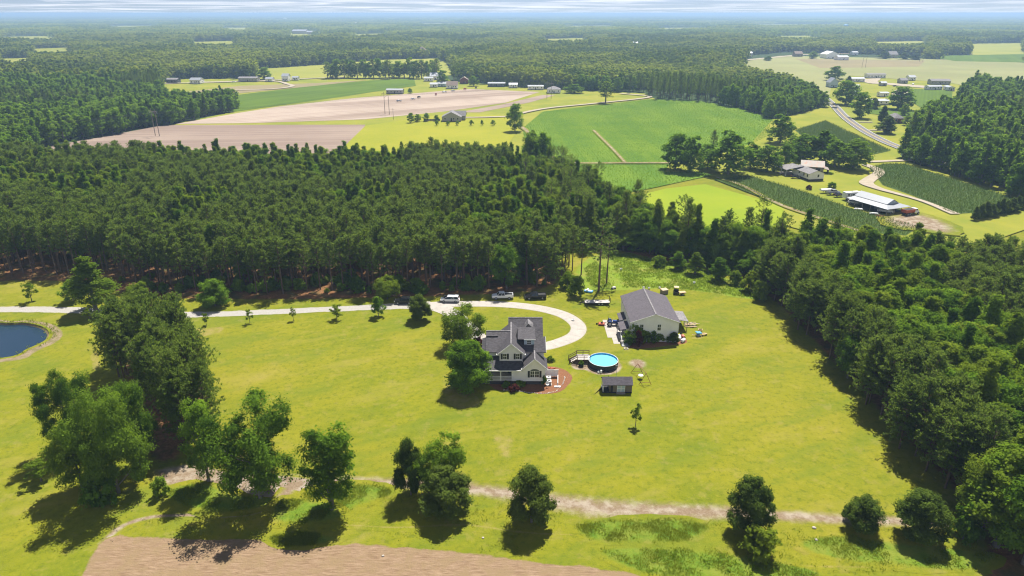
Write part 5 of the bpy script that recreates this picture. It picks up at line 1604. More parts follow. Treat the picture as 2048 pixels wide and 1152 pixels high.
far_house('cottage', 'small white cottage between two mobile homes by the wood', 'house', 1018, 1035, 176, 3.2, 1.4, 7, 'siding', 'tin', z=.3, win=2)
far_house('mobile_home', 'white mobile home west of the grey-roofed white house', 'mobile home', 1056, 1087, 180, 3.3, .9, 7, 'siding', 'tin', z=.3, win=4)
far_house('cottage', 'white house with grey hip roof by the lone pole pair', 'house', 1095, 1121, 187, 3.6, 2.6, 12, 'siding', 'shingle_grey', hip=True, z=.3, win=3)
far_house('mobile_home', 'grey mobile home behind the twin poles in the tilled field', 'mobile home', 773, 806, 188, 3.4, 1.0, 7, 'grey_wall', 'tin', rot=R(-4), z=.3, win=5)
far_house('cottage', 'white house with pale roof where the mown track meets the wood', 'house', 860, 883, 160, 4.2, 3.6, 12, 'siding', 'tin', z=.3, win=3)
far_house('garage', 'low white garage in front of the pale-roofed house', 'garage', 848, 866, 163, 3.4, 1.2, 8, 'siding', 'tin', z=.3, win=2)
far_house('cottage', 'small white shack in the farmyard cluster', 'shed', 860, 875, 175, 3, 1.4, 7, 'siding', 'tin', z=.3, win=1)
far_house('cottage', 'pale house with a blue-grey roof in the farmyard cluster', 'house', 876, 892, 174, 3.2, 1.6, 8, 'blue_wall', 'tin', z=.3, win=2)
far_house('cottage', 'brown-roofed house at the middle of the farmyard cluster', 'house', 893, 915, 178, 3.6, 3.4, 10, 'siding', 'shingle_brown', z=.3, win=3)
far_house('cottage', 'dark red barn against the wood behind the farmyard', 'barn', 920, 936, 168, 4.4, 2.6, 10, 'red_wall', 'tin_rust', ridge='y', z=.3, win=1)
far_house('manor', 'large brown-roofed house showing above the field trees', 'house', 830, 856, 116, 9, 9, 24, 'grey_wall', 'shingle_brown', hip=True, z=.5, win=4)
# western hamlet
far_house('cottage', 'grey-roofed house in the wood at the frame edge', 'house', 140, 163, 162, 4.5, 4, 14, 'grey_wall', 'shingle_grey', z=.3, win=3)
far_house('cottage', 'red-roofed house among trees next to the grey-roofed one', 'house', 98, 112, 164, 4, 4, 14, 'siding', 'tin_rust', z=.3, win=2)
far_house('mobile_home', 'dark mobile home at the wood corner of the hamlet', 'mobile home', 333, 355, 167, 4, 1.2, 9, 'dark_wall', 'shingle_grey', z=.3, win=4)
far_house('cottage', 'white workshop beside the dark mobile home', 'workshop', 380, 401, 168, 4, 2, 11, 'siding', 'tin', z=.3, win=3)
far_house('mobile_home', 'long grey mobile home in the middle of the hamlet', 'mobile home', 477, 515, 164, 4, 1.2, 9, 'grey_wall', 'shingle_grey', z=.3, win=6)
far_house('cottage', 'tall white house at the open end of the hamlet', 'house', 564, 577, 163, 5.5, 2.6, 9, 'siding', 'tin', z=.3, win=2)
far_house('cottage', 'little white cabin next to the tall white house', 'cabin', 584, 596, 161, 3, 1.2, 7, 'siding', 'tin', z=.3, win=2)
far_house('cottage', 'white shed between grey mobile home and tall house', 'shed', 531, 545, 164, 3.2, 1.6, 8, 'siding', 'tin', z=.3, win=1)
far_house('cottage', 'grey shed below the hamlet near the wood', 'shed', 286, 300, 184, 3.4, 1.6, 8, 'grey_wall', 'tin', z=.3, win=1)
# eastern hamlet
far_house('mobile_home', 'long white mobile home nearest the wheat field', 'mobile home', 1734, 1771, 157, 4, 1.0, 8, 'siding', 'shingle_grey', z=.6, win=6)
far_house('mobile_home', 'white mobile home beside the curved sandy drive', 'mobile home', 1702, 1729, 165, 3.6, 1.2, 8, 'siding', 'tin', z=.6, win=4)
far_house('cottage', 'grey cottage by the sandy yard in the eastern hamlet', 'house', 1801, 1815, 168, 3.4, 2, 8, 'grey_wall', 'shingle_grey', z=.6, win=2)
far_house('cottage', 'white cottage beyond the grey cottage', 'house', 1818, 1831, 162, 3.6, 2, 8, 'siding', 'tin', z=.6, win=2)
far_house('mobile_home', 'grey-roofed mobile home behind two white ones', 'mobile home', 1863, 1900, 170, 3.8, 1.6, 9, 'grey_wall', 'shingle_grey', rot=R(-6), z=.6, win=6)
far_house('mobile_home', 'white mobile home at the end of the sandy yard', 'mobile home', 1855, 1884, 181, 3.3, 1.0, 7, 'siding', 'tin', rot=R(6), z=.6, win=5)
far_house('mobile_home', 'white mobile home turned end-on by the green crop', 'mobile home', 1898, 1911, 183, 3.4, 1.0, 13, 'siding', 'tin', ridge='y', rot=R(-12), z=.6, win=2)
far_house('cottage', 'pale blue house with steep roof at the wood edge', 'house', 1659, 1675, 176, 5, 4.4, 10, 'blue_wall', 'tin', ridge='y', z=.6, win=2)
far_house('carport', 'white tin-roofed shelter on the grass by a big oak', 'shelter', 1760, 1777, 195, 3.4, .8, 7, 'siding', 'tin', z=.6, win=1)
far_house('cottage', 'low house with silver roof behind the dark cedar', 'house', 1735, 1777, 211, 3.2, 1.2, 9, 'siding', 'tin', z=.6, win=4)
far_house('shed', 'small grey shed in the hamlet lawn', 'shed', 1762, 1773, 173, 3, 1.4, 6, 'grey_wall', 'tin', z=.6, win=1)
far_house('cottage', 'brick bungalow with grey hip roof by the road bend', 'house', 1787, 1806, 248, 3.4, 2.6, 11, 'red_wall', 'shingle_grey', hip=True, z=.6, win=3)
far_house('trailer_home', 'short white trailer next to the curved drive', 'trailer', 1711, 1719, 178, 3, .6, 5, 'siding', 'tin', z=.6, win=1)
far_house('cottage', 'whitewashed cottage half behind the roadside oak', 'house', 1707, 1719, 197, 3.8, 2.6, 8, 'siding', 'tin', z=.6, win=2)
# farmstead beyond the wheat
far_house('warehouse', 'big white metal farm building beyond the wheat field', 'farm building', 1652, 1677, 118, 7, 4.5, 26, 'white', 'white', ridge='y', z=.6, win=3)
far_house('warehouse', 'low silver-roofed farm shed beside the big white building', 'farm building', 1676, 1697, 121, 5, 2, 16, 'barn_metal', 'tin', z=.6, win=3)
far_house('cottage', 'grey house between dark cedars beyond the wheat', 'house', 1779, 1795, 117, 6, 5, 16, 'grey_wall', 'shingle_grey', z=.6, win=3)
far_house('cottage', 'white shed at the bend of the sandy farm road', 'shed', 1498, 1504, 115, 7, 2, 8, 'siding', 'tin', z=.6, win=1)
far_house('cottage', 'dark barn between two trees beyond the stubble', 'barn', 1590, 1605, 114, 5, 4, 14, 'old_wood', 'shingle_brown', z=.6, win=2)
far_house('cottage', 'white trailer behind the big white farm building', 'trailer', 1705, 1716, 111, 5, 1.5, 12, 'siding', 'tin', z=.6, win=2)
far_house('warehouse', 'long pale grey warehouse in a clearing of the far wood', 'warehouse', 584, 612, 68, 10, 5, 40, 'grey_wall', 'tin', z=.6, win=5)
far_house('warehouse', 'smaller pale grey warehouse beside the long one', 'warehouse', 613, 626, 69, 8, 4, 30, 'grey_wall', 'tin', z=.6, win=3)
far_house('warehouse', 'pale roof deep in the wood beyond the soybeans', 'warehouse', 1262, 1276, 98, 10, 4, 20, 'grey_wall', 'tin', z=.6, win=3)

def far_car(px, py, mat, label, group, rot):
    t = car('parked_car', label, 'car', G(px, py)[:2] + (.5,), rot, mat, 'sedan', group)
for k, (a, b, m, l) in enumerate(((798, 204, 'paint_silver', 'silver old car last in the line near the twin poles'), (826, 200, 'paint_white', 'white old car in the line near the twin poles'), (838, 196.5, 'paint_black', 'black old car in the line near the twin poles'), (872, 190.5, 'paint_red', 'red old car in the line below the farmyard shacks'), (889, 186, 'paint_silver', 'silver old car in the line below the farmyard'), (906, 183.5, 'paint_white', 'white old car in the line below the brown-roofed house'), (930, 180, 'paint_red', 'red old car in the line below the dark red barn'), (952, 177.5, 'paint_black', 'black old car in the line beside the long mobile home'))):
    far_car(a, b, m, l, 'old cars lined up along the tilled field', R(20 + 25 * (k % 4)))
for (a, b, m, l, r) in ((468, 166, 'paint_white', 'white car by the long grey mobile home', 10), (391, 169, 'paint_silver', 'silver car outside the white workshop', 30), (1790, 174, 'paint_black', 'dark car on the sandy yard of the eastern hamlet', 5), (1826, 170, 'paint_silver', 'silver car near the white cottage of the eastern hamlet', 60), (1669, 218, 'paint_silver', 'silver car driving up the grey road', 130)):
    far_car(a, b, m, l, None, R(r))

# H-frame poles and lines
def hframe(px, base, label, h=16.5):
    x, y, _ = G(px, base)
    t = thing('utility_pole', label, 'power pole', (x, y, .3), R(-32), 'twin power poles across the fields')
    for s in (-1, 1):
        part('pole', MB().tube([(s * 2.2, 0, -.4), (s * 2.1, 0, h)], [.22, .14], 7), MAT['old_wood'], t, world=False)
    part('crossarm', MB().bar((-4.4, 0, h - 1.6), (4.4, 0, h - 1.6), .22, .3), MAT['old_wood'], t, world=False)
    part('brace', MB().bar((-2.15, .1, h - 4.5), (2.1, .1, h - 1.8), .12), MAT['old_wood'], t, world=False)
    ins = []
    for s in (-4.1, 0, 4.1):
        part('insulator', MB().tube([(s, 0, h - 2.6), (s, 0, h - 1.7)], .12, 6), MAT['grey'], t, world=False)
        c = Matrix.Rotation(R(-32), 3, 'Z') @ Vector((s, 0, h - 2.6))
        ins.append((x + c.x, y + c.y, c.z + .3))
    return ins
rows = [hframe(315, 272, 'twin wooden power poles at the corner of the dark wood'), hframe(774.5, 229, 'tall twin power poles in the wide tilled field'), hframe(1098, 198, 'twin power poles by the white hip-roofed house', 15),
        hframe(1727, 136, 'twin power poles standing in the wheat field', 17), hframe(1842, 124, 'twin power poles at the edge of the far green crop', 17)]
first = [(-330 + k * 4, 366 + k * 3, 12.6) for k in (-1, 0, 1)]
spans = [(first, rows[0]), (rows[0], rows[1]), (rows[1], rows[2]), (rows[3], rows[4])]
for k, (a, b) in enumerate(spans):
    for j in range(3):
        p, q = Vector(a[j]), Vector(b[j])
        pts = []
        for i in range(13):
            u = i / 12
            v = p.lerp(q, u)
            v.z -= 4.0 * (p - q).length / 300 * 4 * u * (1 - u) * .6
            pts.append(tuple(v))
        o = link('power_line', MB().tube(pts, .035, 4).mesh('power_line', MAT['black']))
        tag(o, ('sagging power line over the wood edge west of the first pole pair', 'sagging power line over the tilled fields', 'sagging power line from the tilled field to the hip-roofed house', 'sagging power line over the wheat field')[k], 'power line', ('power lines west of the first poles', 'power lines over the tilled fields', 'power lines towards the hip-roofed house', 'power lines over the wheat')[k])
t = thing('utility_pole', 'single wooden pole by the tilled field edge near the grey farmhouse', 'utility pole', G(787, 240)[:2] + (.3,))
part('pole', MB().tube([(0, 0, 0), (0, 0, 8)], [.15, .1], 6), MAT['old_wood'], t, world=False)
part('crossarm', MB().bar((-1, 0, 7.4), (1, 0, 7.4), .12), MAT['old_wood'], t, world=False)

# water towers
def water_tower(px, pb, ptop, mat, label, wpx):
    x, y, _ = G(px, pb)
    top = Z_at(ptop, y)
    t = thing('water_tower', label, 'water tower', (x, y, 0))
    r = wpx / 2 / F * depth_of(x, y)
    hh = r * 1.25
    prof = [(.1, top), (r * .6, top - hh * .08), (r * .95, top - hh * .3), (r, top - hh * .5), (r * .9, top - hh * .75), (r * .45, top - hh), (.1, top - hh * 1.02)]
    part('tank', MB().lathe((0, 0), prof, 20), MAT[mat], t, world=False, smooth=True)
    part('shaft', MB().cyl((0, 0), r * .16, 0, top - hh * .95, 10), MAT['white'], t, world=False)
    for k in range(5):
        a = 2 * PI * k / 5
        part('leg', MB().tube([(r * .95 * math.cos(a), r * .95 * math.sin(a), 0), (r * .8 * math.cos(a), r * .8 * math.sin(a), top - hh * .6)], r * .05, 5), MAT['white'], t, world=False)
water_tower(1690, 60, 48.5, 'sky_blue', 'pale blue water tower rising from the distant wood', 10)
water_tower(570, 41, 35.5, 'white', 'white water tower near the horizon beyond the long warehouse', 7)
water_tower(712, 52, 44.5, 'white', 'white water tower standing alone over the middle-distance wood', 6)
# ------------------------------------------------------------------ trees: prototypes
def unit(a):
    return a / (np.linalg.norm(a, axis=-1, keepdims=True) + 1e-9)

def kites(C, N, S, rng, aspect=1.5, bend=0.18):
    """leaf-sized kites: centre, facing, half-length"""
    n = len(C)
    r = unit(rng.normal(size=(n, 3)))
    U = unit(np.cross(N, r))
    V = np.cross(N, U)
    S = S[:, None]
    P = np.stack([C - U * S, C + V * S / aspect + N * S * bend, C + U * S, C - V * S / aspect + N * S * bend], 1)
    return P.reshape(-1, 3)

def blades(B, D, L, W_, rng):
    """needle tufts: base, direction, length, half-width"""
    r = unit(rng.normal(size=B.shape))
    U = unit(np.cross(D, r))
    L, W_ = L[:, None], W_[:, None]
    P = np.stack([B, B + D * L * .55 + U * W_, B + D * L, B + D * L * .55 - U * W_], 1)
    return P.reshape(-1, 3)

def quad_mesh(name, V, tint=None, mats=(), matidx=None, F4=None):
    me = bpy.data.meshes.new(name)
    nv = len(V)
    if F4 is None:
        F4 = np.arange(nv, dtype=np.int32).reshape(-1, 4)
    nf = len(F4)
    me.vertices.add(nv)
    me.vertices.foreach_set('co', np.ascontiguousarray(V, dtype=np.float32).ravel())
    me.loops.add(nf * 4)
    me.loops.foreach_set('vertex_index', np.ascontiguousarray(F4, dtype=np.int32).ravel())
    me.polygons.add(nf)
    me.polygons.foreach_set('loop_start', np.arange(0, nf * 4, 4, dtype=np.int32))
    for m in mats:
        me.materials.append(m)
    if matidx is not None:
        me.polygons.foreach_set('material_index', np.ascontiguousarray(matidx, dtype=np.int32))
    if tint is not None:
        a = me.attributes.new('tint', 'FLOAT', 'FACE')
        a.data.foreach_set('value', np.ascontiguousarray(tint, dtype=np.float32))
    me.update(calc_edges=True)
    return me

class Proto:
    pass

PROTO = {}
LIB = {}            # collections for instancing (not linked to the scene)

def finish(name, family, crown, tint, limbs, h, r, leafmat, barkmat):
    """limbs: MB of tubes (quads only)"""
    p = Proto()
    p.h, p.name, p.family = h, name, family
    p.r = float(np.percentile(np.hypot(crown[:, 0] - crown[:, 0].mean(), crown[:, 1] - crown[:, 1].mean()), 97)) if 'bent' not in family else r
    tv = np.array(limbs.v, dtype=np.float32) if limbs.v else np.zeros((0, 3), np.float32)
    tf = np.array([f for f in limbs.f], dtype=np.int32) if limbs.f else np.zeros((0, 4), np.int32)
    p.leafmat, p.barkmat = leafmat, barkmat
    p.crown = quad_mesh('crown', crown, tint, [MAT[leafmat]])
    p.trunk = quad_mesh('trunk', tv, np.full(len(tf), .5), [MAT[barkmat]], F4=tf)
    cf = np.arange(len(crown), dtype=np.int32).reshape(-1, 4)
    V = np.concatenate([crown, tv])
    Fa = np.concatenate([cf, tf + len(crown)])
    mi = np.concatenate([np.zeros(len(cf)), np.ones(len(tf))]).astype(np.int32)
    p.joined = quad_mesh(name, V, np.concatenate([tint, np.full(len(tf), .5)]), [MAT[leafmat], MAT[barkmat]], mi, Fa)
    PROTO.setdefault(family, []).append(p)
    return p

def make_pine(name, family, seed, h=16., cb=.42, lmax=2.6, gap=.62, per=5, tufts=5, nb=7, bl=.55, bw=.10, low_taper=.75, dens=1.0):
    rng = np.random.default_rng(seed)
    limbs = MB()
    lean = rng.normal(size=2) * .25
    top = np.array([lean[0], lean[1], h])
    def axis(z):
        t = z / h
        return np.array([lean[0] * t * t, lean[1] * t * t, z])
    limbs.tube([tuple(axis(z)) for z in (-.3, h * .3, h * .6, h * .97)], [h * .0135, h * .011, h * .0075, .02], 5, caps=False)
    B, D, T = [], [], []
    z = h * cb
    # a few dead stubs under the crown
    for k in range(4):
        zz = h * (cb - .12 * rng.random())
        a = rng.random() * 6.28
        l = rng.uniform(.6, 1.4)
        q = axis(zz)
        limbs.tube([tuple(q), tuple(q + np.array([math.cos(a) * l, math.sin(a) * l, .1]))], [.035, .01], 3, caps=False)
    while z < h - .25:
        t = (z - h * cb) / (h * (1 - cb))
        L0 = lmax * (low_taper + (1 - low_taper) * min(1, t / .3)) * max(.0, 1 - t ** 3.0) ** .62 * rng.uniform(.78, 1.1)
        n = per if t < .85 else 4
        a0 = rng.random() * 6.28
        for k in range(n):
            if rng.random() > dens: continue
            a = a0 + 6.283 * k / n + rng.normal() * .25
            L = max(.35, L0 * rng.uniform(.6, 1.18))
            el = R(2) + R(52) * t + rng.normal() * .16
            p = axis(z + rng.normal() * .12)
            d = np.array([math.cos(a) * math.cos(el), math.sin(a) * math.cos(el), math.sin(el)])
            e = p + d * L + np.array([0, 0, .18 * L])
            if L > .8:
                limbs.tube([tuple(p), tuple(p + d * L * .55 + np.array([0, 0, .03 * L])), tuple(e)], [.045, .03, .012], 3, caps=False)
            m = max(2, int(tufts * (.35 + .65 * L / lmax)))
            bt = rng.random() * .62
            for j in range(m):
                s = .38 + .62 * (j + rng.random() * .6) / m
                side = unit(np.array([-d[1], d[0], 0]))
                q = p + d * L * s + np.array([0, 0, .18 * L * s * s]) + side * rng.normal() * .26 * L * (s * .75) + np.array([0, 0, rng.normal() * .10])
                w = unit(d * .55 + np.array([0, 0, .75]) + rng.normal(size=3) * .25)
                tt = bt + rng.random() * .18
                for b in range(nb):
                    B.append(q + rng.normal(size=3) * .07)
                    D.append(unit(w + rng.normal(size=3) * .62))
                    T.append(tt + rng.random() * .2)
        z += gap * rng.uniform(.8, 1.2) * (1 - .35 * t)
    B, D, T = np.array(B), np.array(D), np.array(T)
    Ls = bl * rng.uniform(.7, 1.25, len(B))
    Wd = bw * rng.uniform(.7, 1.3, len(B))
    return finish(name, family, blades(B, D, Ls, Wd, rng), T, limbs, h, lmax, 'pine', 'bark')

def make_broad(name, family, seed, h=12., r=5., cb=.18, lobes=22, sub=9, leaves=26, ls=.30, prof=None, lobe_r=(.26, .42), leafmat='leaf', barkmat='bark_grey', gaps=0.0, squash=.85, core=True, bend=(0, 0), nlimb=9, up=.5):
    rng = np.random.default_rng(seed)
    prof = prof or (lambda t: math.sin(math.pi * (.18 + .74 * t)) ** .7)
    limbs = MB()
    H0 = h * cb
    tw = h * .02
    def axis(z):
        t = max(0, z / h)
        return np.array([bend[0] * t * t * h, bend[1] * t * t * h, z])
    limbs.tube([tuple(axis(z)) for z in (-.25, 0.05, h * .15, h * .45, h * .8)], [tw * 1.5, tw * 1.2, tw, tw * .6, tw * .2], 6, caps=False)
    C, N, S, T = [], [], [], []
    ga = rng.random() * 6.28
    for i in range(lobes):
        t = ((i + .5) / lobes) ** .9
        zc = H0 + (h - H0) * (.10 + .82 * t)
        pr = prof(t)
        ga += 2.4 + rng.normal() * .3
        lr = r * rng.uniform(*lobe_r) * (.6 + .5 * pr)
        rad = max(0, r * pr - lr * .75) * (rng.uniform(.75, 1.05) if i % 4 else rng.uniform(.1, .5))
        c = axis(zc) + np.array([math.cos(ga) * rad, math.sin(ga) * rad, rng.normal() * .04 * h])
        if i % max(1, lobes // nlimb) == 0:
            b = axis(max(H0 * .6, zc - rad * .7 - .08 * h))
            mid = b * .5 + c * .5 + np.array([0, 0, -.04 * h])
            limbs.tube([tuple(b), tuple(mid), tuple(c)], [tw * .45, tw * .3, tw * .1], 4, caps=False)
        lt = rng.random() * .42
        for j in range(sub):
            d = unit(rng.normal(size=3) + np.array([0, 0, .25]))
            out = unit(c - axis(zc) + 1e-6) if rad > .01 else np.zeros(3)
            d = unit(d + out * .35)
            if rng.random() < gaps: continue
            sc = c + d * lr * rng.uniform(.55, 1.08) * np.array([1, 1, squash])
            sr = lr * rng.uniform(.30, .50)
            st = lt + rng.random() * .3
            P = sc + rng.normal(size=(leaves, 3)) * sr * np.array([.62, .62, .45])
            n = unit(unit(P - c) * .8 + np.array([0, 0, up + .2]) + rng.normal(size=(leaves, 3)) * .42)
            C.append(P); N.append(n)
            S.append(ls * rng.uniform(.65, 1.3, leaves))
            T.append(st + rng.random(leaves) * .28)
    C, N, S, T = np.concatenate(C), np.concatenate(N), np.concatenate(S), np.concatenate(T)
    k = C[:, 2] > .05
    C, N, S, T = C[k], N[k], S[k], T[k]
    return finish(name, family, kites(C, N, S, rng), T, limbs, float(np.percentile(C[:, 2], 99.7)), r, leafmat, barkmat)

conic = lambda t: (1 - t) ** .75 * (.35 + .65 * min(1, t / .18)) + .08
column = lambda t: .55 + .45 * math.sin(math.pi * (.1 + .75 * t))
dome = lambda t: (max(0, 1 - t ** 2.4)) ** .5 * (.80 + .2 * min(1, t / .25))
# near
for k in range(5):
    make_pine('pine_%d' % k, 'pine', 100 + k, h=15.5 + .8 * (k % 3), cb=.42 + .04 * (k % 3), lmax=2.7 + .25 * (k % 2), nb=8, tufts=6, bl=.48, bw=.085, dens=.88)
for k in range(3):
    make_pine('edge_pine_%d' % k, 'edge_pine', 140 + k, h=14.8, cb=.2 + .04 * k, lmax=4.0, low_taper=.85, tufts=9, nb=9, bl=.46, bw=.08, gap=.56, per=6, dens=.88)
make_pine('old_pine', 'old_pine', 160, h=18, cb=.5, lmax=3.9, low_taper=.8, tufts=6, nb=7, gap=.95, per=5, dens=.6)
for k in range(5):
    make_broad('broad_%d' % k, 'broad', 200 + k, h=13, r=4.6, cb=.15, lobes=28, sub=11, leaves=46, ls=.19, leafmat='leaf_bright' if k in (1, 3) else 'leaf')
for k in range(4):
    make_broad('sweetgum_%d' % k, 'sweetgum', 230 + k, h=16, r=3.6, cb=.12, lobes=30, sub=10, leaves=42, ls=.19, prof=conic, lobe_r=(.28, .42), leafmat='leaf_bright' if k % 2 else 'leaf')
for k in range(3):
    make_broad('oak_%d' % k, 'oak', 250 + k, h=12, r=6.2, cb=.12, lobes=26, sub=13, leaves=110, ls=.155, prof=column, lobe_r=(.20, .38), gaps=.16, leafmat='leaf_oak')
make_broad('maple_round', 'maple', 262, h=9, r=4.2, cb=.06, lobes=36, sub=13, leaves=70, ls=.145, prof=dome, leafmat='leaf', lobe_r=(.24, .38), gaps=.08)
make_broad('maple_loose', 'maple_loose', 263, h=8.5, r=4.4, cb=.14, lobes=26, sub=11, leaves=60, ls=.15, prof=column, leafmat='leaf_bright', gaps=.12, lobe_r=(.24, .4))
for k in range(2):
    make_broad('holly_%d' % k, 'holly', 270 + k, h=7, r=3.3, cb=.08, lobes=36, sub=13, leaves=70, ls=.125, prof=dome, leafmat='leaf_dark', lobe_r=(.18, .42), gaps=.14)
make_broad('slim_elm', 'slim', 280, h=13, r=3.3, cb=.06, lobes=28, sub=10, leaves=66, ls=.16, prof=column, gaps=.2, lobe_r=(.28, .46), bend=(.03, 0))
make_broad('bent_elm', 'bent', 281, h=9, r=3.4, cb=.28, lobes=20, sub=11, leaves=64, ls=.15, prof=column, gaps=.15, bend=(.42, 0), lobe_r=(.28, .46), leafmat='leaf')
make_broad('cherry', 'cherry', 282, h=5, r=2.4, cb=.22, lobes=16, sub=9, leaves=30, ls=.15, prof=dome, leafmat='leaf', gaps=.1)
for k in range(3):
    make_broad('sapling_%d' % k, 'sapling', 290 + k, h=4, r=1.35, cb=.3, lobes=11, sub=8, leaves=20, ls=.12, gaps=.2, leafmat='leaf_bright', up=.3)
for k in range(3):
    make_broad('shrub_%d' % k, 'shrub', 300 + k, h=2.4, r=1.7, cb=.0, lobes=14, sub=9, leaves=22, ls=.14, prof=dome, leafmat='leaf', nlimb=3)
make_broad('bright_shrub', 'bright_shrub', 306, h=2.4, r=1.7, cb=.0, lobes=14, sub=9, leaves=24, ls=.14, prof=dome, leafmat='leaf_bright', nlimb=3)
make_broad('red_shrub', 'red_shrub', 307, h=1.4, r=1.1, cb=.0, lobes=12, sub=9, leaves=24, ls=.10, prof=dome, leafmat='leaf_red', nlimb=3)
make_broad('cedar', 'cedar', 310, h=8, r=2.6, cb=.03, lobes=26, sub=9, leaves=26, ls=.22, prof=conic, leafmat='leaf_dark')
# mid and far versions: fewer, larger leaves
for k in range(4):
    make_pine('pine_mid_%d' % k, 'pine_mid', 400 + k, h=16 + k % 3, cb=.30, lmax=2.7, gap=.9, per=5, tufts=4, nb=5, bl=.75, bw=.17)
for k in range(4):
    make_broad('broad_mid_%d' % k, 'broad_mid', 420 + k, h=14, r=5.2, cb=.04, lobes=28, sub=9, leaves=13, ls=.42, nlimb=4, prof=lambda t: dome(t * .97) if t > .2 else .75 + t, lobe_r=(.26, .4))
for k in range(2):
    make_broad('gum_mid_%d' % k, 'sweetgum_mid', 430 + k, h=17, r=3.8, cb=.06, lobes=22, sub=7, leaves=10, ls=.46, prof=conic, nlimb=4)
for k in range(2):
    make_broad('pine_far_%d' % k, 'pine_far', 440 + k, h=17, r=3.6, cb=.18, lobes=11, sub=5, leaves=6, ls=.75, leafmat='pine', nlimb=2, up=.2)
for k in range(3):
    make_broad('broad_far_%d' % k, 'broad_far', 450 + k, h=16, r=5.2, cb=.02, lobes=12, sub=5, leaves=7, ls=.95, nlimb=2, leafmat='leaf_far')

def make_cluster(name, seed, leafmat, n=60, size=80.):
    rng = np.random.default_rng(seed)
    C, N, S, T = [], [], [], []
    for i in range(n):
        x, y = rng.uniform(-size / 2, size / 2, 2)
        hh = rng.uniform(11, 19); rr = rng.uniform(3.5, 6.5)
        t0 = rng.random() * .6
        for k in range(22):
            d = unit(rng.normal(size=3) + np.array([0, 0, .5]))
            C.append(np.array([x, y, hh * .55]) + d * np.array([rr, rr, hh * .45]))
            N.append(unit(d + np.array([0, 0, .4]) + rng.normal(size=3) * .3)); S.append(rng.uniform(1.5, 2.6)); T.append(t0 + rng.random() * .4)
    return finish(name, 'cluster_' + leafmat, kites(np.array(C), np.array(N), np.array(S), rng), np.array(T), MB().tube([(0, 0, 0), (0, 0, 5)], .3, 3, caps=False), 18, size / 2, leafmat, 'bark')
for k in range(2):
    make_cluster('far_wood_%d' % k, 500 + k, 'leaf_far')
    make_cluster('far_pines_%d' % k, 510 + k, 'pine')

# ------------------------------------------------------------------ placing
def place(p, x, y, sx, sz, rot, name, label, cat, group=None, z=0.0, crown_label=None):
    t = thing(name, label, cat, (x, y, z), rot, group)
    t.scale = (sx, sx, sz)
    for nm, me in (('trunk', p.trunk), ('crown', p.crown)):
        o = bpy.data.objects.new(nm, me)
        COL.objects.link(o)
        o.parent = t
    return t

SINGLE = {'pine': 0, 'broad': 0}
def tree_px(fam, px, pb, ptop, wpx, label, name='broadleaf_tree', cat='tree', idx=0, rot=None, group=None, z=0.0):
    x, y, _ = G(px, pb)
    hz = Z_at(ptop, y)
    p = PROTO[fam][idx % len(PROTO[fam])]
    if fam == 'oak': hz *= .93
    w = wpx / F * depth_of(x, y, hz / 2) * (1.12 if 'mid' in fam else 1.0)
    if name == 'broadleaf_tree': SINGLE['broad'] += 1
    if name == 'pine_tree': SINGLE['pine'] += 1
    return place(p, x, y, w / 2 / (p.r * 1.02), (hz - z) / p.h, (px * 1.7 + pb) % 6.28 if rot is None else rot, name, label, cat, group, z)

# the row along the sandy track and the grove
tree_px('oak', 238, 985, 768, 150, 'broad oak with a pale forked limb at the front of the big grove', idx=0)
tree_px('oak', 148, 895, 736, 105, 'oak at the outer side of the grove, its crown over the open lawn', idx=1)
tree_px('oak', 280, 930, 752, 100, 'oak filling the grove between the pale-limbed oak and the pines', idx=2)
tree_px('broad', 165, 975, 850, 95, 'low-branched tree under the outer oak of the grove', idx=1)
tree_px('sapling', 83, 962, 922, 52, 'thin ragged sapling standing alone beside the grove', name='sapling', cat='young tree', idx=1)
tree_px('shrub', 203, 1012, 942, 62, 'bushy young tree in the shade at the grove foot', name='shrub', cat='shrub', idx=0)
tree_px('shrub', 323, 992, 955, 34, 'small ragged bush on bare soil beside the track', name='shrub', cat='shrub', idx=1)
tree_px('slim', 418, 962, 806, 76, 'slender tree with a bare lower trunk next to the grove pines', rot=2.0)
tree_px('oak', 521, 996, 790, 182, 'large spreading tree arching over the track', idx=2, rot=1.0)
tree_px('slim', 665, 1018, 860, 108, 'slim leaning tree with a tufted top beside the track', rot=0.3)
tree_px('holly', 822, 990, 880, 66, 'narrow upright tree next to the bent-topped tree', idx=0)
tree_px('bent', 858, 992, 878, 92, 'bent tree whose top leans over the round bush', rot=0.0)
tree_px('holly', 894, 1024, 937, 102, 'round dark bush-tree below the bent tree', idx=1)
tree_px('holly', 1063, 1045, 938, 96, 'tall rounded dark evergreen alone by the track bend', idx=0)
tree_px('holly', 1497, 1060, 959, 90, 'upright dark tree directly behind the bright green bush', idx=1)
tree_px('bright_shrub', 1519, 1110, 1060, 76, 'bright green bush in front of the upright dark tree', name='shrub', cat='shrub')
tree_px('holly', 1721, 1056, 996, 78, 'smaller round tree below the track, beside the wider one', idx=0, rot=4)
tree_px('holly', 1836, 1072, 988, 100, 'wider round tree at the wood corner below the track', idx=1, rot=1)
tree_px('shrub', 1925, 1078, 1010, 66, 'low bush between the wider round tree and the wood', name='shrub', cat='shrub', idx=2)
tree_px('sweetgum', 1992, 1092, 900, 128, 'bright pointed tree at the wood corner nearest the tilled soil', idx=1)
tree_px('broad', 2046, 1128, 945, 150, 'wide leafy tree at the very corner of the east wood', idx=2)
tree_px('broad', 1940, 1040, 905, 90, 'leafy tree between the edge pines and the bright pointed tree', idx=3)
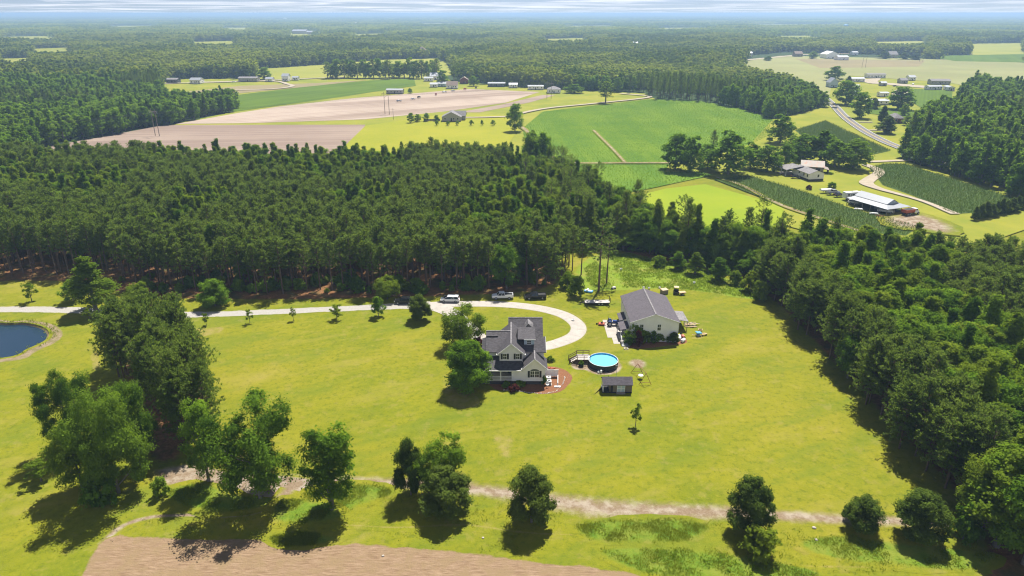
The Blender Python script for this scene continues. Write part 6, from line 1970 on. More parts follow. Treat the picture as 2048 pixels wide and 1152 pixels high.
# around the house
tree_px('maple', 938, 776, 684, 96, 'full round shade tree against the house porch', rot=1.2)
tree_px('maple_loose', 925, 692, 612, 88, 'airy bright shade tree behind the round one at the house')
tree_px('sapling', 1271, 852, 808, 24, 'spindly young tree alone on the lawn below the shed', name='sapling', cat='young tree', idx=0)
tree_px('cherry', 757, 633, 594, 32, 'small round lawn tree with a clear stem by the drive', rot=.5)
tree_px('holly', 841, 640, 590, 46, 'dense round bush-tree where the drive forks', idx=0, rot=2)
for k, (a, b, c, w, l) in enumerate(((180, 641, 612, 26, 'bare-stemmed sapling by the drive near the pond'), (413, 651, 627, 14, 'staked sapling nearest the grove pines on the drive row'), (500, 646, 619, 16, 'second staked sapling from the grove along the drive'),
                                    (587, 641, 615, 14, 'staked sapling midway along the drive row'), (674, 638, 610, 26, 'widest staked sapling on the drive row, closest to the round lawn tree'))):
    tree_px('sapling', a, b, c, w, l, name='sapling', cat='young tree', idx=k)
tree_px('sweetgum', 192, 622, 514, 84, 'tall bright green tree at the drive beside the pond lawn', idx=1)
tree_px('cherry', 147, 602, 560, 46, 'dark leafy lawn tree next to the tall bright tree')
tree_px('sapling', 64, 603, 566, 30, 'thin pale young tree alone on the pond lawn', name='sapling', cat='young tree', idx=2)
tree_px('maple_loose', 277, 600, 565, 44, 'greyish small tree at the edge of the pine stand')
tree_px('maple', 431, 612, 560, 62, 'rounded bushy tree before the pine stand by the drive')
tree_px('maple_loose', 775, 598, 553, 54, 'bright understory tree at the pine edge behind the drive')
tree_px('shrub', 842, 592, 560, 28, 'thin leafy bush under the pines near the minivan', name='shrub', cat='shrub')
tree_px('bright_shrub', 1152, 592, 552, 36, 'bright green vine-covered bush beside the pedal boat', name='shrub', cat='shrub')
tree_px('bright_shrub', 1135, 575, 545, 36, 'bright green bush in the pine edge behind the vine-covered one', name='shrub', cat='shrub')
tree_px('old_pine', 1197, 582, 442, 78, 'tall pine with a long bare trunk at the meadow corner', name='pine_tree')
tree_px('edge_pine', 1092, 570, 478, 62, 'rounded pine at the meadow end of the pine stand', name='pine_tree')
tree_px('old_pine', 1213, 566, 470, 56, 'darker pine just behind the bare-trunked one', name='pine_tree', rot=3)
# shrubs
for k, (f, a, b, c, w, l, s) in enumerate((
    ('red_shrub', 1029, 782, 769, 22, 'purple-red shrub in front of the house foundation', 0), ('shrub', 1012, 774, 762, 18, 'small green shrub by the porch foundation', 0), ('shrub', 1038, 772, 762, 26, 'low green shrub under the front wing wall', 1),
    ('shrub', 1088, 769, 750, 12, 'narrow dark evergreen at the house corner', 2), ('bright_shrub', 1100, 722, 713, 18, 'yellow-green shrub beside the house wall', 0), ('red_shrub', 955, 690, 675, 26, 'purple-red shrub between the two house trees', 0),
    ('shrub', 1268, 683, 648, 44, 'tall spiky shrub at the barn porch corner', 0), ('red_shrub', 1277, 691, 662, 20, 'dark purple small tree before the barn shrubs', 0), ('shrub', 1257, 690, 676, 18, 'low dark shrub beside the fire ring', 1),
    ('bright_shrub', 1290, 684, 662, 26, 'yellow-flowering shrub in the middle of the barn bed', 0), ('shrub', 1306, 684, 662, 26, 'full green shrub beside the yellow-flowering one', 2), ('bright_shrub', 1319, 682, 663, 20, 'second yellow-flowering shrub under the barn window', 0),
    ('shrub', 1331, 682, 669, 18, 'low green shrub before the barn wall', 0), ('holly', 1346, 685, 665, 24, 'round dark evergreen at the barn corner', 0))):
    tree_px(f, a, b, c, w, l, name='shrub', cat='shrub', idx=s)
x, y, z = PLANTER.location
place(PROTO['shrub'][0], x, y, .34, .4, 0, 'potted_plant', 'leafy green plant growing in the dark planter by the deck', 'plant', z=.4)
# meadow rim bushes
for k, (a, b, c, w, l) in enumerate(((1355, 538, 504, 34, 'young bright tree at the meadow rim'), (1390, 548, 506, 36, 'fuller young tree beside the first along the meadow rim'), (1436, 560, 516, 40, 'leafy young tree at the meadow rim before the tall wood'),
                                   (1318, 532, 512, 30, 'low bush at the upper meadow corner'), (1500, 582, 545, 40, 'vine-draped bush where meadow meets the pine edge'), (1470, 568, 542, 30, 'low bush between meadow rim trees and pine edge'), (1520, 600, 562, 36, 'spreading bush at the foot of the first edge pine'), (1534, 560, 515, 40, 'vine-covered young tree at the wood corner'))):
    tree_px(('sweetgum' if k in (0, 1, 2, 7) else 'bright_shrub'), a, b, c, w, l, name='broadleaf_tree' if k in (0, 1, 2, 7) else 'shrub', cat='tree' if k in (0, 1, 2, 7) else 'shrub', idx=k)
# single trees and groups beyond
MID = [
 ('broad_mid', 1030, 263, 208, 32, 'dark tree standing alone where lane meets soybeans'), ('pine_mid', 1211, 207, 164, 30, 'lone pine on the grass beside the sandy lane', ),
 ('broad_mid', 1560, 287, 229, 50, 'round dark tree alone at the soybean field corner'), ('broad_mid', 1350, 340, 268, 54, 'tree at the field end of the clump before the soybeans'), ('broad_mid', 1380, 345, 272, 50, 'second tree of the clump before the soybeans'),
 ('broad_mid', 1415, 338, 288, 44, 'smaller tree in the middle of the soybean clump'), ('broad_mid', 1456, 350, 263, 78, 'largest dark oak of the clump before the soybeans'), ('broad_mid', 1500, 338, 285, 44, 'tree beside the largest dark oak'),
 ('broad_mid', 1533, 345, 291, 50, 'low broad tree near the carport'), ('broad_mid', 1568, 338, 288, 40, 'greyish tree directly behind the carport'), ('broad_mid', 1605, 322, 270, 60, 'dark tree behind the rusty-roofed barn'),
 ('sweetgum_mid', 1640, 325, 262, 50, 'pointed dark tree above the rusty-roofed barn'), ('broad_mid', 1668, 335, 280, 56, 'bright tree at the ranch house garden edge'), ('broad_mid', 1705, 340, 280, 60, 'large bright tree at the lane end of the garden'), ('broad_mid', 1650, 310, 268, 46, 'tree deep in the garden behind the bright ones'),
 ('broad_mid', 1585, 312, 272, 44, 'tree in the back row of the ranch house garden'),
 ('broad_mid', 1718, 237, 185, 38, 'dark roadside tree at the road bend'), ('broad_mid', 1798, 220, 174, 48, 'broad oak beside the tin shelter'), ('cedar', 1746, 219, 196, 26, 'dark round cedar before the silver-roofed low house'), ('broad_mid', 1690, 210, 162, 46, 'big oak at the road before the whitewashed cottage'),
 ('cedar', 1764, 247, 212, 24, 'dark cedar beside the brick bungalow'), ('cedar', 1772, 268, 232, 40, 'wide dark cedar below the brick bungalow'), ('broad_mid', 1808, 232, 208, 20, 'small tree behind the brick bungalow'), ('broad_mid', 1814, 252, 232, 20, 'small tree at the side of the brick bungalow'),
 ('broad_mid', 1668, 162, 132, 34, 'tree above the pale blue house at the wood edge'), ('cedar', 1697, 165, 152, 12, 'small cedar by the curved drive'),
 ('cedar', 1768, 118, 103, 26, 'dark cedar in front of the grey house beyond the wheat'), ('cedar', 1808, 119, 105, 26, 'dark cedar on the far side of the grey house'), ('cedar', 1830, 120, 107, 26, 'outermost dark cedar beyond the wheat'),
 ('broad_mid', 1625, 118, 103, 18, 'round tree by the sandy farm road'), ('broad_mid', 1536, 122, 112, 16, 'bush at the bend of the sandy farm road'), ('broad_mid', 530, 159, 135, 26, 'round tree at the end of the hamlet lane'),
 ('broad_mid', 822, 246, 226, 14, 'small tree at the lane end of the farmhouse row'), ('broad_mid', 836, 244, 228, 14, 'small tree beside the farmhouse fence'), ('cherry', 853, 243, 226, 16, 'little round tree by the fence of the grey farmhouse'), ('broad_mid', 873, 243, 230, 10, 'shrubby tree against the grey farmhouse'),
 ('cherry', 874, 252, 240, 9, 'first small tree of the lawn row by the farmhouse'), ('cherry', 896, 252, 242, 10, 'small tree straight before the grey farmhouse'), ('cherry', 915, 251, 241, 9, 'small tree at the farmhouse corner'),
 ('cherry', 943, 252, 240, 10, 'small round tree on the lawn beyond the farmhouse corner'), ('cherry', 964, 252, 240, 8, 'narrow small tree in the lawn row'), ('cherry', 986, 252, 240, 12, 'last small tree of the lawn row towards the lone dark tree'),
 ('broad_mid', 947, 172, 152, 20, 'leafy tree beside the dark red barn'), ('broad_mid', 820, 187, 176, 10, 'small tree beside the grey mobile home'), ('broad_mid', 885, 172, 140, 22, 'tree beside the pale-roofed house on the mown track'),
 ('broad_mid', 1148, 186, 168, 36, 'spreading low tree by the wood beyond the hip-roofed house'),
 ('shrub', 1663, 377, 364, 18, 'round green bush on the ranch house lawn'), ('red_shrub', 1617, 381, 370, 12, 'reddish bush on the lawn below the ranch house'), ('shrub', 1660, 350, 344, 12, 'low green bush behind the ranch house end'),
]
for m in MID:
    sh_ = m[0] in ('shrub', 'red_shrub')
    pn = m[0] == 'pine_mid'
    tree_px(m[0], m[1], m[2], m[3], m[4], m[5], name='shrub' if sh_ else ('pine_tree' if pn else ('cedar_tree' if m[0] == 'cedar' else 'broadleaf_tree')), cat='shrub' if sh_ else 'tree', idx=m[1], z=.3)
for k in range(11):
    a = 1948 + k * 10.5
    tree_px('cedar', a, 442 - k * 2.4, 413 - k * 2.0 - (k % 3) * 3, 16 + (k % 4) * 3, 'dark cedar in the hedge row at the corn field end', name='cedar_tree', idx=k, group='cedars in the hedge row', z=.3)
for k in range(22):
    a = 655 + k * 10.4 + random.uniform(-3, 3)
    tree_px('pine_mid' if k % 3 == 0 else 'broad_mid', a, 157 + random.uniform(-2, 1), 121 + random.uniform(-4, 8) - (6 if k > 15 else 0), random.uniform(17, 26), 'tall tree in the dark row dividing the two pale fields', idx=k, group='trees in the row between the pale fields', z=.3)

# ------------------------------------------------------------------ woods: every trunk has a place
def inside(poly, x, y):
    c = False
    j = len(poly) - 1
    for i in range(len(poly)):
        xi, yi = poly[i]; xj, yj = poly[j]
        if (yi > y) != (yj > y) and x < (xj - xi) * (y - yi) / (yj - yi + 1e-12) + xi:
            c = not c
        j = i
    return c

def inside_np(poly, X, Y):
    c = np.zeros(len(X), bool)
    j = len(poly) - 1
    for i in range(len(poly)):
        xi, yi = poly[i]; xj, yj = poly[j]
        m = ((yi > Y) != (yj > Y)) & (X < (xj - xi) * (Y - yi) / (yj - yi + 1e-12) + xi)
        c ^= m
        j = i
    return c

_perm = np.random.default_rng(5).random((256, 256))
def vnoise(x, y, s):
    x, y = np.asarray(x) / s + 100, np.asarray(y) / s + 100
    i, j = np.floor(x).astype(int), np.floor(y).astype(int)
    u, v = x - i, y - j
    u, v = u * u * (3 - 2 * u), v * v * (3 - 2 * v)
    g = lambda a, b: _perm[a % 256, b % 256]
    return (g(i, j) * (1 - u) + g(i + 1, j) * u) * (1 - v) + (g(i, j + 1) * (1 - u) + g(i + 1, j + 1) * u) * v

PINE_STAND = [(-330, 326), (-330, 183), (-200, 186), (-134, 189), (-118, 188), (-110, 180), (-96, 175.5), (-78, 174.5), (-50, 174.5), (-30, 175), (-10, 177), (6, 179), (14, 184), (21, 190), (17, 207), (9, 240), (2, 290), (-3, 322)]
CREEK_WOOD = [(-2, 318), (12, 312), (24, 300), (33, 270), (45, 240), (51, 222), (60, 209), (84, 203), (98, 196), (100, 186), (74, 186), (64, 193), (50, 203), (40, 211), (29, 213), (20, 216), (11, 245), (2, 292)]
EAST_WOOD = [(71, 78), (69, 86), (69, 100), (69, 130), (70, 160), (70, 178), (78, 190), (100, 190), (130, 183), (180, 186), (235, 190), (235, 78), (150, 66), (80, 70)]
GROVE_PINES = [(-88, 137), (-73, 137), (-69, 128), (-63, 118), (-55, 107), (-51, 101), (-59, 101), (-67, 110), (-78, 122), (-86, 130)]
TREES = []   # (kind, family, x, y, sxy, sz, rot, region)
rng = np.random.default_rng(21)
def grid(poly, step, jit=.38):
    xs = [p[0] for p in poly]; ys = [p[1] for p in poly]
    out = []
    row = 0
    y = min(ys)
    while y < max(ys):
        x = min(xs) + (step / 2 if row % 2 else 0)
        while x < max(xs):
            px_, py_ = x + rng.normal() * step * jit * .6, y + rng.normal() * step * jit * .6
            if inside(poly, px_, py_): out.append((px_, py_))
            x += step
        y += step * .9
        row += 1
    return out
def seen(x, y, m=260):
    a, b = to_px(x, y, 8)
    return -m * 3 < a < 2048 + m * 3 and b < 1152 + 220

for x, y in grid(PINE_STAND, 3.7):
    if not seen(x, y): continue
    front = y < 181 + (8 if x < -112 else 0) or (x > 8 and y < 200)
    b = vnoise(x, y, 26.)
    hole = vnoise(x + 300, y, 14.)
    if (b > .61 - .0006 * (y - 200) - (.10 if x > -25 else 0) and y > 196) or rng.random() < .03:
        if rng.random() < .25: continue
        TREES.append(('broad', 'sweetgum' if rng.random() < .6 else 'broad', x, y, rng.uniform(.75, 1.1), rng.uniform(.82, 1.08), rng.random() * 6.28, 'stand'))
    else:
        if hole > .93: continue
        s = rng.uniform(.86, 1.08)
        TREES.append(('pine', 'pine', x, y, s * rng.uniform(.9, 1.15), s * (.93 if front else 1.0), rng.random() * 6.28, 'stand'))
for x, y in grid(CREEK_WOOD, 3.5):
    if rng.random() < .16:
        TREES.append(('pine', 'old_pine' if rng.random() < .5 else 'pine', x, y, rng.uniform(.85, 1.1), rng.uniform(.9, 1.12), rng.random() * 6.28, 'creek'))
    else:
        TREES.append(('broad', 'broad' if rng.random() < .55 else 'sweetgum', x, y, rng.uniform(.72, 1.1), rng.uniform(.45, 1.12), rng.random() * 6.28, 'creek'))
for x, y in grid(EAST_WOOD, 4.0):
    if not seen(x, y): continue
    d = x - 69
    low = y < 96
    if d < 9 and y > 83:
        if rng.random() < .14:
            TREES.append(('broad', 'broad', x, y, rng.uniform(.7, 1.0), rng.uniform(.7, .95), rng.random() * 6.28, 'east'))
            continue
        e = d < 4.5
        TREES.append(('pine', 'edge_pine' if (e or rng.random() < .45) else 'pine', x, y, rng.uniform(.85, 1.08), rng.uniform(.86, 1.05), rng.random() * 6.28, 'east'))
    else:
        b = vnoise(x, y, 22.)
        pine_up = (y > 135 and d > 62 + (170 - y) * .2) or (y > 164 and d > 48)
        if (b > .22 and not pine_up) or (pine_up and b > .74):
            if rng.random() < .08: continue
            TREES.append(('broad', 'broad' if rng.random() < .6 else 'sweetgum', x, y, rng.uniform(.95, 1.3), rng.uniform(.85, 1.15) * (.85 if low else 1), rng.random() * 6.28, 'east'))
        else:
            TREES.append(('pine', 'pine', x, y, rng.uniform(.85, 1.08), rng.uniform(.80, .98), rng.random() * 6.28, 'east'))
for x, y in grid(GROVE_PINES, 4.3, .3):
    TREES.append(('pine', 'edge_pine', x, y, rng.uniform(.85, 1.05), rng.uniform(1.0, 1.2), rng.random() * 6.28, 'grove'))

# the country beyond: woods wherever no field, yard or road lies open
def far_points(y0, y1, step0, grow):
    pts = []
    y = y0
    while y < y1:
        st = step0 * (1 + grow * (y - y0))
        half = .80 * y + 60
        n = int(2 * half / st)
        xs = -half + st * (np.arange(n) + .5) + rng.normal(size=n) * st * .28
        ys = y + rng.normal(size=n) * st * .28
        pts.append(np.stack([xs, ys, np.full(n, st)], 1))
        y += st * .92
    return np.concatenate(pts)
P = far_points(200, 2300, 5.6, .00075)
keep = np.ones(len(P), bool)
X_, Y_ = P[:, 0], P[:, 1]
dep = Y_ * CP + H * SP
PX = 1024 + F * X_ / dep
PY = 576 - F * (Y_ * SP - H * CP) / dep
keep &= (Y_ > 337) | ((X_ > 120) & (Y_ > 232))
keep &= (PX > -220) & (PX < 2268)
for poly in OPEN:
    keep &= ~inside_np(poly, PX, PY)
for k in range(len(road_px) - 1):
    a, b = np.array(G(*road_px[k])[:2]), np.array(G(*road_px[k + 1])[:2])
    ab = b - a
    tt = np.clip(((X_ - a[0]) * ab[0] + (Y_ - a[1]) * ab[1]) / (ab @ ab), 0, 1)
    keep &= np.hypot(X_ - a[0] - tt * ab[0], Y_ - a[1] - tt * ab[1]) > 9
P = P[keep]
nb_ = vnoise(P[:, 0], P[:, 1], 70.) * .6 + vnoise(P[:, 0], P[:, 1], 210.) * .4
for (x, y, st), b in zip(P, nb_):
    kind = 'pine' if b < .36 + .05 * rng.normal() else 'broad'
    mid = y < 720
    fam = ('pine_mid' if mid else 'pine_far') if kind == 'pine' else (('broad_mid' if rng.random() < .7 else 'sweetgum_mid') if mid else 'broad_far')
    grow = max(1., st / 7.0) if not mid else 1.0
    TREES.append((kind, fam, x, y, rng.uniform(.85, 1.2) * grow, rng.uniform(.82, 1.15) * (.72 + .56 * float(vnoise(x, y, 150.))), rng.random() * 6.28, 'far'))

LAB = {
 ('pine', 'stand'): ('tall pine in the dense stand behind the driveway', 'pines of the stand behind the driveway'),
 ('broad', 'stand'): ('bright leafy tree scattered among the dense pine stand', 'leafy trees scattered in the pine stand'),
 ('pine', 'creek'): ('dark pine among the leafy trees along the creek wood', 'pines of the creek wood'),
 ('broad', 'creek'): ('leafy tree in the creek wood between meadow and lime field', 'leafy trees of the creek wood'),
 ('pine', 'east'): ('dark pine in the wood along the east side of the lawn', 'pines of the east wood'),
 ('broad', 'east'): ('leafy tree in the wood east of the long lawn', 'leafy trees of the east wood'),
 ('pine', 'grove'): ('dark pine in the tight grove on the west lawn', 'pines of the west lawn grove'),
 ('pine', 'far'): ('pine in the woods beyond the fields', 'pines beyond the fields'),
 ('broad', 'far'): ('leafy tree in the woods beyond the fields', 'leafy trees beyond the fields'),
}
def in_frame(x, y, h=14):
    a, b = to_px(x, y, h * .7)
    return -10 < a < 2058 and b < 1160
def place_words(t):
    """label and group of a wood tree, by the things it stands beside"""
    kind, fam, x, y, reg = t[0], t[1], t[2], t[3], t[7]
    if reg == 'east':
        by = 'by the sandy track end' if y < 100 else ('opposite the spindly young tree' if y < 118 else ('opposite the shed and pool' if y < 140 else ('opposite the barn' if y < 166 else 'by the weedy meadow')))
        row = 'edge' if x < 74 else ('second-row' if x < 80 else 'inner')
        w = {'edge': 'overhanging the lawn', 'second-row': 'just behind the lawn edge', 'inner': 'deep inside'}[row]
        k = 'dark pine' if kind == 'pine' else ('green leafy tree' if fam == 'broad' else 'pointed leafy tree')
        return '%s %s, east wood %s' % (k, w, by), '%s %s trees, east wood %s' % (row, fam if kind == 'broad' else 'pine', by)
    if reg == 'stand':
        by = 'behind the pond lawn' if x < -105 else ('behind the staked saplings' if x < -42 else ('behind the driveway bushes' if x < -19 else 'behind the parked vehicles'))
        row = 'front-row' if y < 183 else 'inner'
        k = 'tall pine' if kind == 'pine' else 'bright leafy tree'
        return '%s %s pine stand, %s' % (k, 'at the front of the' if row == 'front-row' else 'inside the', by), '%s %s trees, pine stand %s' % (row, kind, by)
    if reg == 'creek':
        by = 'above the weedy meadow' if y < 216 else ('below the lime field' if x > 36 else 'beside the pine stand')
        k = ('dark pine' if fam != 'old_pine' else 'wide dark pine') if kind == 'pine' else ('round leafy tree' if fam == 'broad' else 'pointed leafy tree')
        return '%s in the creek wood %s' % (k, by), '%s trees, creek wood %s' % (fam, by)
    return LAB[(kind, reg)]

# the largest-looking three hundred of each kind stand singly; hidden inner ones count after those in the open
near = {'pine': [], 'broad': []}
rest = []
for t in TREES:
    (near[t[0]] if (in_frame(t[2], t[3]) and t[7] != 'far') else rest).append(t)
WOOD = {'pine_wood': [], 'broadleaf_wood': []}
for kind, nm, cap in (('pine', 'pine_tree', 298), ('broad', 'broadleaf_tree', 298)):
    lst = sorted(near[kind], key=lambda t: depth_of(t[2], t[3]))
    n = cap - SINGLE[kind]
    for t in lst[:n]:
        fam = PROTO[t[1]]
        p = fam[int(t[6] * 1000) % len(fam)]
        lab, grp = place_words(t)
        place(p, t[2], t[3], t[4], t[5], t[6], nm, lab, 'tree', grp)
    rest += lst[n:]

def gn_instances(name, plist, label=None):
    """one object: points carrying scale, turn and kind, an instance of a tree on each"""
    protos = sorted({id(p[0]): p[0] for p in plist}.values(), key=lambda p: p.name)
    lib = bpy.data.collections.new(name + '_kinds')
    idx = {}
    for k, p in enumerate(protos):
        o = bpy.data.objects.new('%03d_%s' % (k, p.name), p.joined)
        lib.objects.link(o)
        idx[id(p)] = k
    me = bpy.data.meshes.new(name)
    n = len(plist)
    me.vertices.add(n)
    me.vertices.foreach_set('co', np.array([(p[1], p[2], p[6]) for p in plist], dtype=np.float32).ravel())
    a = me.attributes.new('kind_index', 'INT', 'POINT'); a.data.foreach_set('value', np.array([idx[id(p[0])] for p in plist], dtype=np.int32))
    a = me.attributes.new('turn', 'FLOAT_VECTOR', 'POINT'); a.data.foreach_set('vector', np.array([(0, 0, p[5]) for p in plist], dtype=np.float32).ravel())
    a = me.attributes.new('size', 'FLOAT_VECTOR', 'POINT'); a.data.foreach_set('vector', np.array([(p[3], p[3], p[4]) for p in plist], dtype=np.float32).ravel())
    o = link(name, me)
    ng = bpy.data.node_groups.new(name + '_planting', 'GeometryNodeTree')
    ng.interface.new_socket('Geometry', in_out='INPUT', socket_type='NodeSocketGeometry')
    ng.interface.new_socket('Geometry', in_out='OUTPUT', socket_type='NodeSocketGeometry')
    gi, go = ng.nodes.new('NodeGroupInput'), ng.nodes.new('NodeGroupOutput')
    iop = ng.nodes.new('GeometryNodeInstanceOnPoints')
    ci = ng.nodes.new('GeometryNodeCollectionInfo')
    ci.inputs['Collection'].default_value = lib
    ci.inputs['Separate Children'].default_value = True
    ci.inputs['Reset Children'].default_value = True
    def att(nm, ty):
        q = ng.nodes.new('GeometryNodeInputNamedAttribute')
        q.data_type = ty
        q.inputs['Name'].default_value = nm
        return q.outputs['Attribute']
    ng.links.new(gi.outputs[0], iop.inputs['Points'])
    ng.links.new(ci.outputs[0], iop.inputs['Instance'])
    iop.inputs['Pick Instance'].default_value = True
    ng.links.new(att('kind_index', 'INT'), iop.inputs['Instance Index'])
    e2r = ng.nodes.new('FunctionNodeEulerToRotation')
    ng.links.new(att('turn', 'FLOAT_VECTOR'), e2r.inputs[0])
    ng.links.new(e2r.outputs[0], iop.inputs['Rotation'])
    ng.links.new(att('size', 'FLOAT_VECTOR'), iop.inputs['Scale'])
    ng.links.new(iop.outputs[0], go.inputs[0])
    md = o.modifiers.new('planting', 'NODES')
    md.node_group = ng
    o['kind'] = 'stuff'
    if label: o['label'] = label
    return o

for t in rest:
    fam = PROTO[t[1]]
    p = fam[int(t[6] * 1000) % len(fam)]
    WOOD['pine_wood' if t[0] == 'pine' else 'broadleaf_wood'].append((p, t[2], t[3], t[4], t[5], t[6], 0.0))
under = []
for k in range(150):
    x, y = rng.uniform(-150, 14), 175 + abs(rng.normal()) * 5
    if not inside(PINE_STAND, x, y): continue
    q = PROTO['shrub'][k % 3] if k % 4 else PROTO['bright_shrub'][0]
    s = rng.uniform(.5, 1.3)
    under.append((q, x, y, s, s * rng.uniform(.8, 1.6), rng.random() * 6.28, 0.0))
for k in range(170):
    x, y = rng.uniform(24, 76), rng.uniform(180, 215)
    if not inside(CREEK_WOOD, x, y): continue
    q = PROTO['shrub'][k % 3] if k % 3 else PROTO['bright_shrub'][0]
    s = rng.uniform(.8, 1.6)
    under.append((q, x, y, s, s * rng.uniform(1.0, 1.9), rng.random() * 6.28, 0.0))
gn_instances('undergrowth', under, 'low bushes and saplings along the foot of the woods')
gn_instances('pine_wood', WOOD['pine_wood'], 'dark pines filling the stand and the woods beyond')
gn_instances('broadleaf_wood', WOOD['broadleaf_wood'], 'leafy trees filling the woods beyond the fields')
# the distant forest to the horizon
far = []
y = 2250.
while y < 34000:
    st = 62. * (1 + .00042 * (y - 2250)) if y < 9000 else 62 * 3.8 * (1 + .00012 * (y - 9000))
    sc = st / 70.
    half = .80 * y
    n = int(2 * half / st)
    for k in range(n):
        x = -half + st * (k + .5 + rng.normal() * .2)
        yy = y + rng.normal() * st * .2
        b = float(vnoise(x, yy, 420.)) * .6 + float(vnoise(x, yy, 1300.)) * .4
        a_, b_ = to_px(x, yy)
        if any(inside(q, a_, b_) for q in OPEN[-NCLEAR:]): continue
        if vnoise(x + 5000, yy, 700.) > .90: continue
        fam = PROTO['cluster_leaf_far' if b > .42 else 'cluster_pine']
        far.append((fam[k % 2], x, yy, sc, rng.uniform(.85, 1.25) * (1 + max(0, y - 6000) / 26000), rng.random() * 6.28, 0.0))
    y += st * .9
gn_instances('distant_forest', far, 'blue-green forest running to the horizon')
print('TREES', len(TREES), {k: len(v) for k, v in WOOD.items()}, 'far', len(far))
# ------------------------------------------------------------------ rank grass, weeds and corn (uncountable: one object each)
def tufts(name, pts, hgt, wid, nbl, mat, label, seed=3, spread=.25):
    r = np.random.default_rng(seed)
    pts = np.array(pts)
    n = len(pts)
    B = np.repeat(pts, nbl, 0) + np.concatenate([r.normal(size=(n * nbl, 2)) * spread, np.zeros((n * nbl, 1))], 1)
    D = unit(np.concatenate([r.normal(size=(n * nbl, 2)) * .45, np.ones((n * nbl, 1))], 1))
    L = hgt * r.uniform(.5, 1.35, n * nbl)
    Wd = wid * r.uniform(.6, 1.4, n * nbl)
    T = np.repeat(r.random(n) * .6, nbl) + r.random(n * nbl) * .4
    me = quad_mesh(name, blades(B, D, L, Wd, r), T, [MAT[mat]])
    o = link(name, me)
    o['kind'] = 'stuff'
    o['label'] = label
    return o

def scatter(poly, n, seed, z=0.0, dens=None):
    r = np.random.default_rng(seed)
    xs = [p[0] for p in poly]; ys = [p[1] for p in poly]
    X = r.uniform(min(xs), max(xs), n); Y = r.uniform(min(ys), max(ys), n)
    k = inside_np(poly, X, Y)
    if dens is not None:
        k &= vnoise(X, Y, dens[0]) > dens[1] + r.normal(size=n) * .1
    return np.stack([X[k], Y[k], np.full(k.sum(), z)], 1)

MEADOW = [(22, 180), (22, 195), (28, 206), (38, 209), (49, 201), (65, 189), (69, 174), (63, 172), (52, 177), (42, 179)]
tufts('meadow_grass', scatter(MEADOW, 9000, 1, dens=(5., .35)), .42, .08, 5, 'leaf_bright', 'tall unmown grass behind the barn')
wp = np.concatenate([scatter(w, 2600, 10 + k, dens=(2.5, .45)) for k, w in enumerate(weedpatch)])
STRIP = pxs((260, 1040), (560, 985), (760, 972), (960, 990), (1120, 1015), (1400, 1045), (1800, 1060), (2000, 1090), (1990, 1140), (1600, 1150), (1200, 1120), (760, 1090), (400, 1075))
wp = np.concatenate([wp, scatter(STRIP, 5000, 44, dens=(3.5, .62))])
tufts('weeds', wp, .24, .05, 6, 'blade', 'rank weeds along the strip below the track', 5)
FR = pxs((1240, 1100), (1450, 1105), (1640, 1150), (1300, 1150))
tufts('weeds', scatter(FR, 260, 71, dens=(1.2, .5)), .36, .07, 7, 'leaf', 'weed clumps at the tilled soil edge', 6, .16)
bankpts = []
for x, y in scaled_loop(pond_c, 1.05):
    for k in range(3 if y > 148 else 1):
        bankpts.append((x + random.uniform(-1.6, 1.6), y + random.uniform(-1.2, 1.2), 0))
tufts('weeds', bankpts, .5, .08, 5, 'blade', 'reedy weeds round the pond rim', 8)

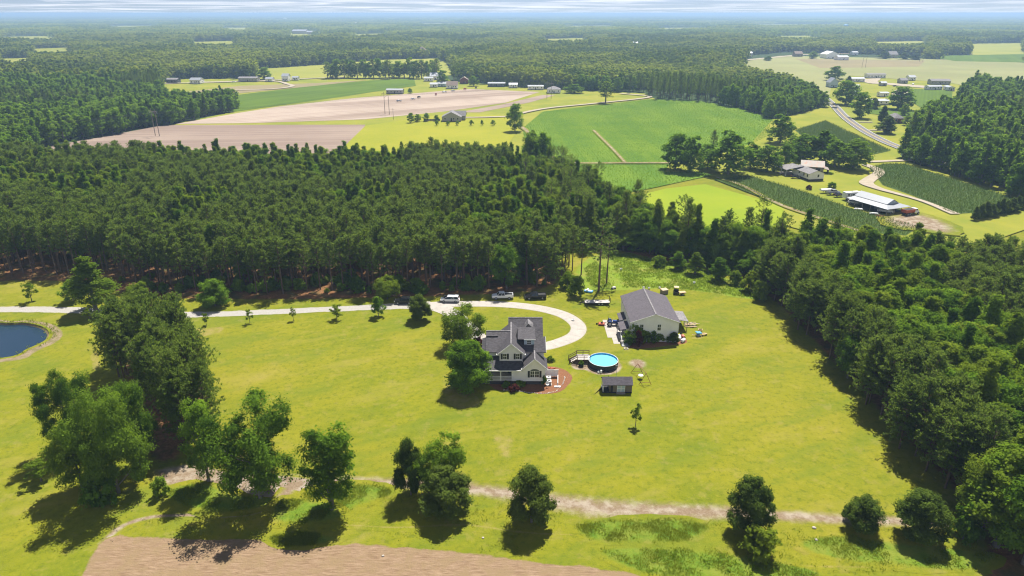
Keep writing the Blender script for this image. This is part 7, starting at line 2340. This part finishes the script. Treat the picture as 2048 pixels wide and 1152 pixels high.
def corn_rows(poly, ang, gap, step, hgt, seed, z):
    r = np.random.default_rng(seed)
    P = np.array(poly)
    c = P.mean(0)
    ca, sa = math.cos(ang), math.sin(ang)
    L = np.abs(P - c).max() * 1.6
    u = np.arange(-L, L, step)
    out = []
    for v in np.arange(-L, L, gap):
        uu = u + r.normal(size=len(u)) * step * .2
        X = c[0] + uu * ca - v * sa + r.normal(size=len(u)) * .06
        Y = c[1] + uu * sa + v * ca + r.normal(size=len(u)) * .06
        k = inside_np(poly, X, Y)
        out.append(np.stack([X[k], Y[k], np.full(k.sum(), z)], 1))
    return np.concatenate(out)
cf = [(i, pxs(*f[2])) for i, f in enumerate(FIELDS) if f[0] == 'corn_field']
pts = []
for (i, w), a in zip(cf, (frame_of(G(1428, 360), G(1812, 465)), frame_of(G(1765, 372), G(1905, 430)), frame_of(G(1650, 243), G(1780, 303)))):
    pts.append(corn_rows(w, a, 1.6, .7, 1.0, i, -0.02 + .03 * (i + 1)))
tufts('corn', np.concatenate(pts), 1.0, .085, 5, 'corn_leaf', 'young corn standing in rows', 9, .22)
sf = [(i, pxs(*f[2])) for i, f in enumerate(FIELDS) if f[0] == 'soybean_field']
pts = []
for (i, w), a in zip(sf, (frame_of(G(1187, 262), G(1250, 327)), R(8))):
    pts.append(corn_rows(w, a, 1.5, 1.3, .5, i, -0.02 + .03 * (i + 1)))
tufts('soybeans', np.concatenate(pts), .42, .20, 3, 'leaf', 'soybean rows in the wide green field', 12, .3)

# a few fallen pine needles litter patches are in the floor material; fallen branches at the grove
t = thing('dead_tree', 'bleached dead tree standing in the middle of the pine stand', 'tree', G(362, 470)[:2] + (0,))
x0, y0, _ = t.location
part('trunk', MB().tube([(0, 0, 0), (.2, 0, 8), (.1, .2, 15)], [.22, .14, .03], 6), MAT['dead_wood'], t, world=False)
m = MB()
for k in range(26):
    z_ = random.uniform(8, 15)
    a = random.uniform(0, 6.28); l = random.uniform(1.2, 3.2) * (1.2 - (z_ - 8) / 9)
    p0 = (0.15, .1, z_); p1 = (l * .6 * math.cos(a), l * .6 * math.sin(a), z_ + .5); p2 = (l * math.cos(a + .2), l * math.sin(a + .2), z_ + l * .5)
    m.tube([p0, p1, p2], [.07, .045, .015], 4)
part('branch', m, MAT['dead_wood'], t, world=False)['kind'] = 'stuff'

# ------------------------------------------------------------------ haze: one closed box of thin air round everything
hb = MB().box(-43000, 43000, -1500, 43000, -4.0, 80.0)
hm = bpy.data.materials.new('haze_air')
hm.use_nodes = True
hm.node_tree.nodes.clear()
ho = hm.node_tree.nodes.new('ShaderNodeOutputMaterial')
pv = hm.node_tree.nodes.new('ShaderNodeVolumePrincipled')
pv.inputs['Color'].default_value = (0.43, 0.63, 0.96, 1)
pv.inputs['Density'].default_value = 0.00018
pv.inputs['Anisotropy'].default_value = 0.2
hm.node_tree.links.new(pv.outputs[0], ho.inputs['Volume'])
o = link('haze', hb.mesh('haze', hm))
o['kind'] = 'stuff'
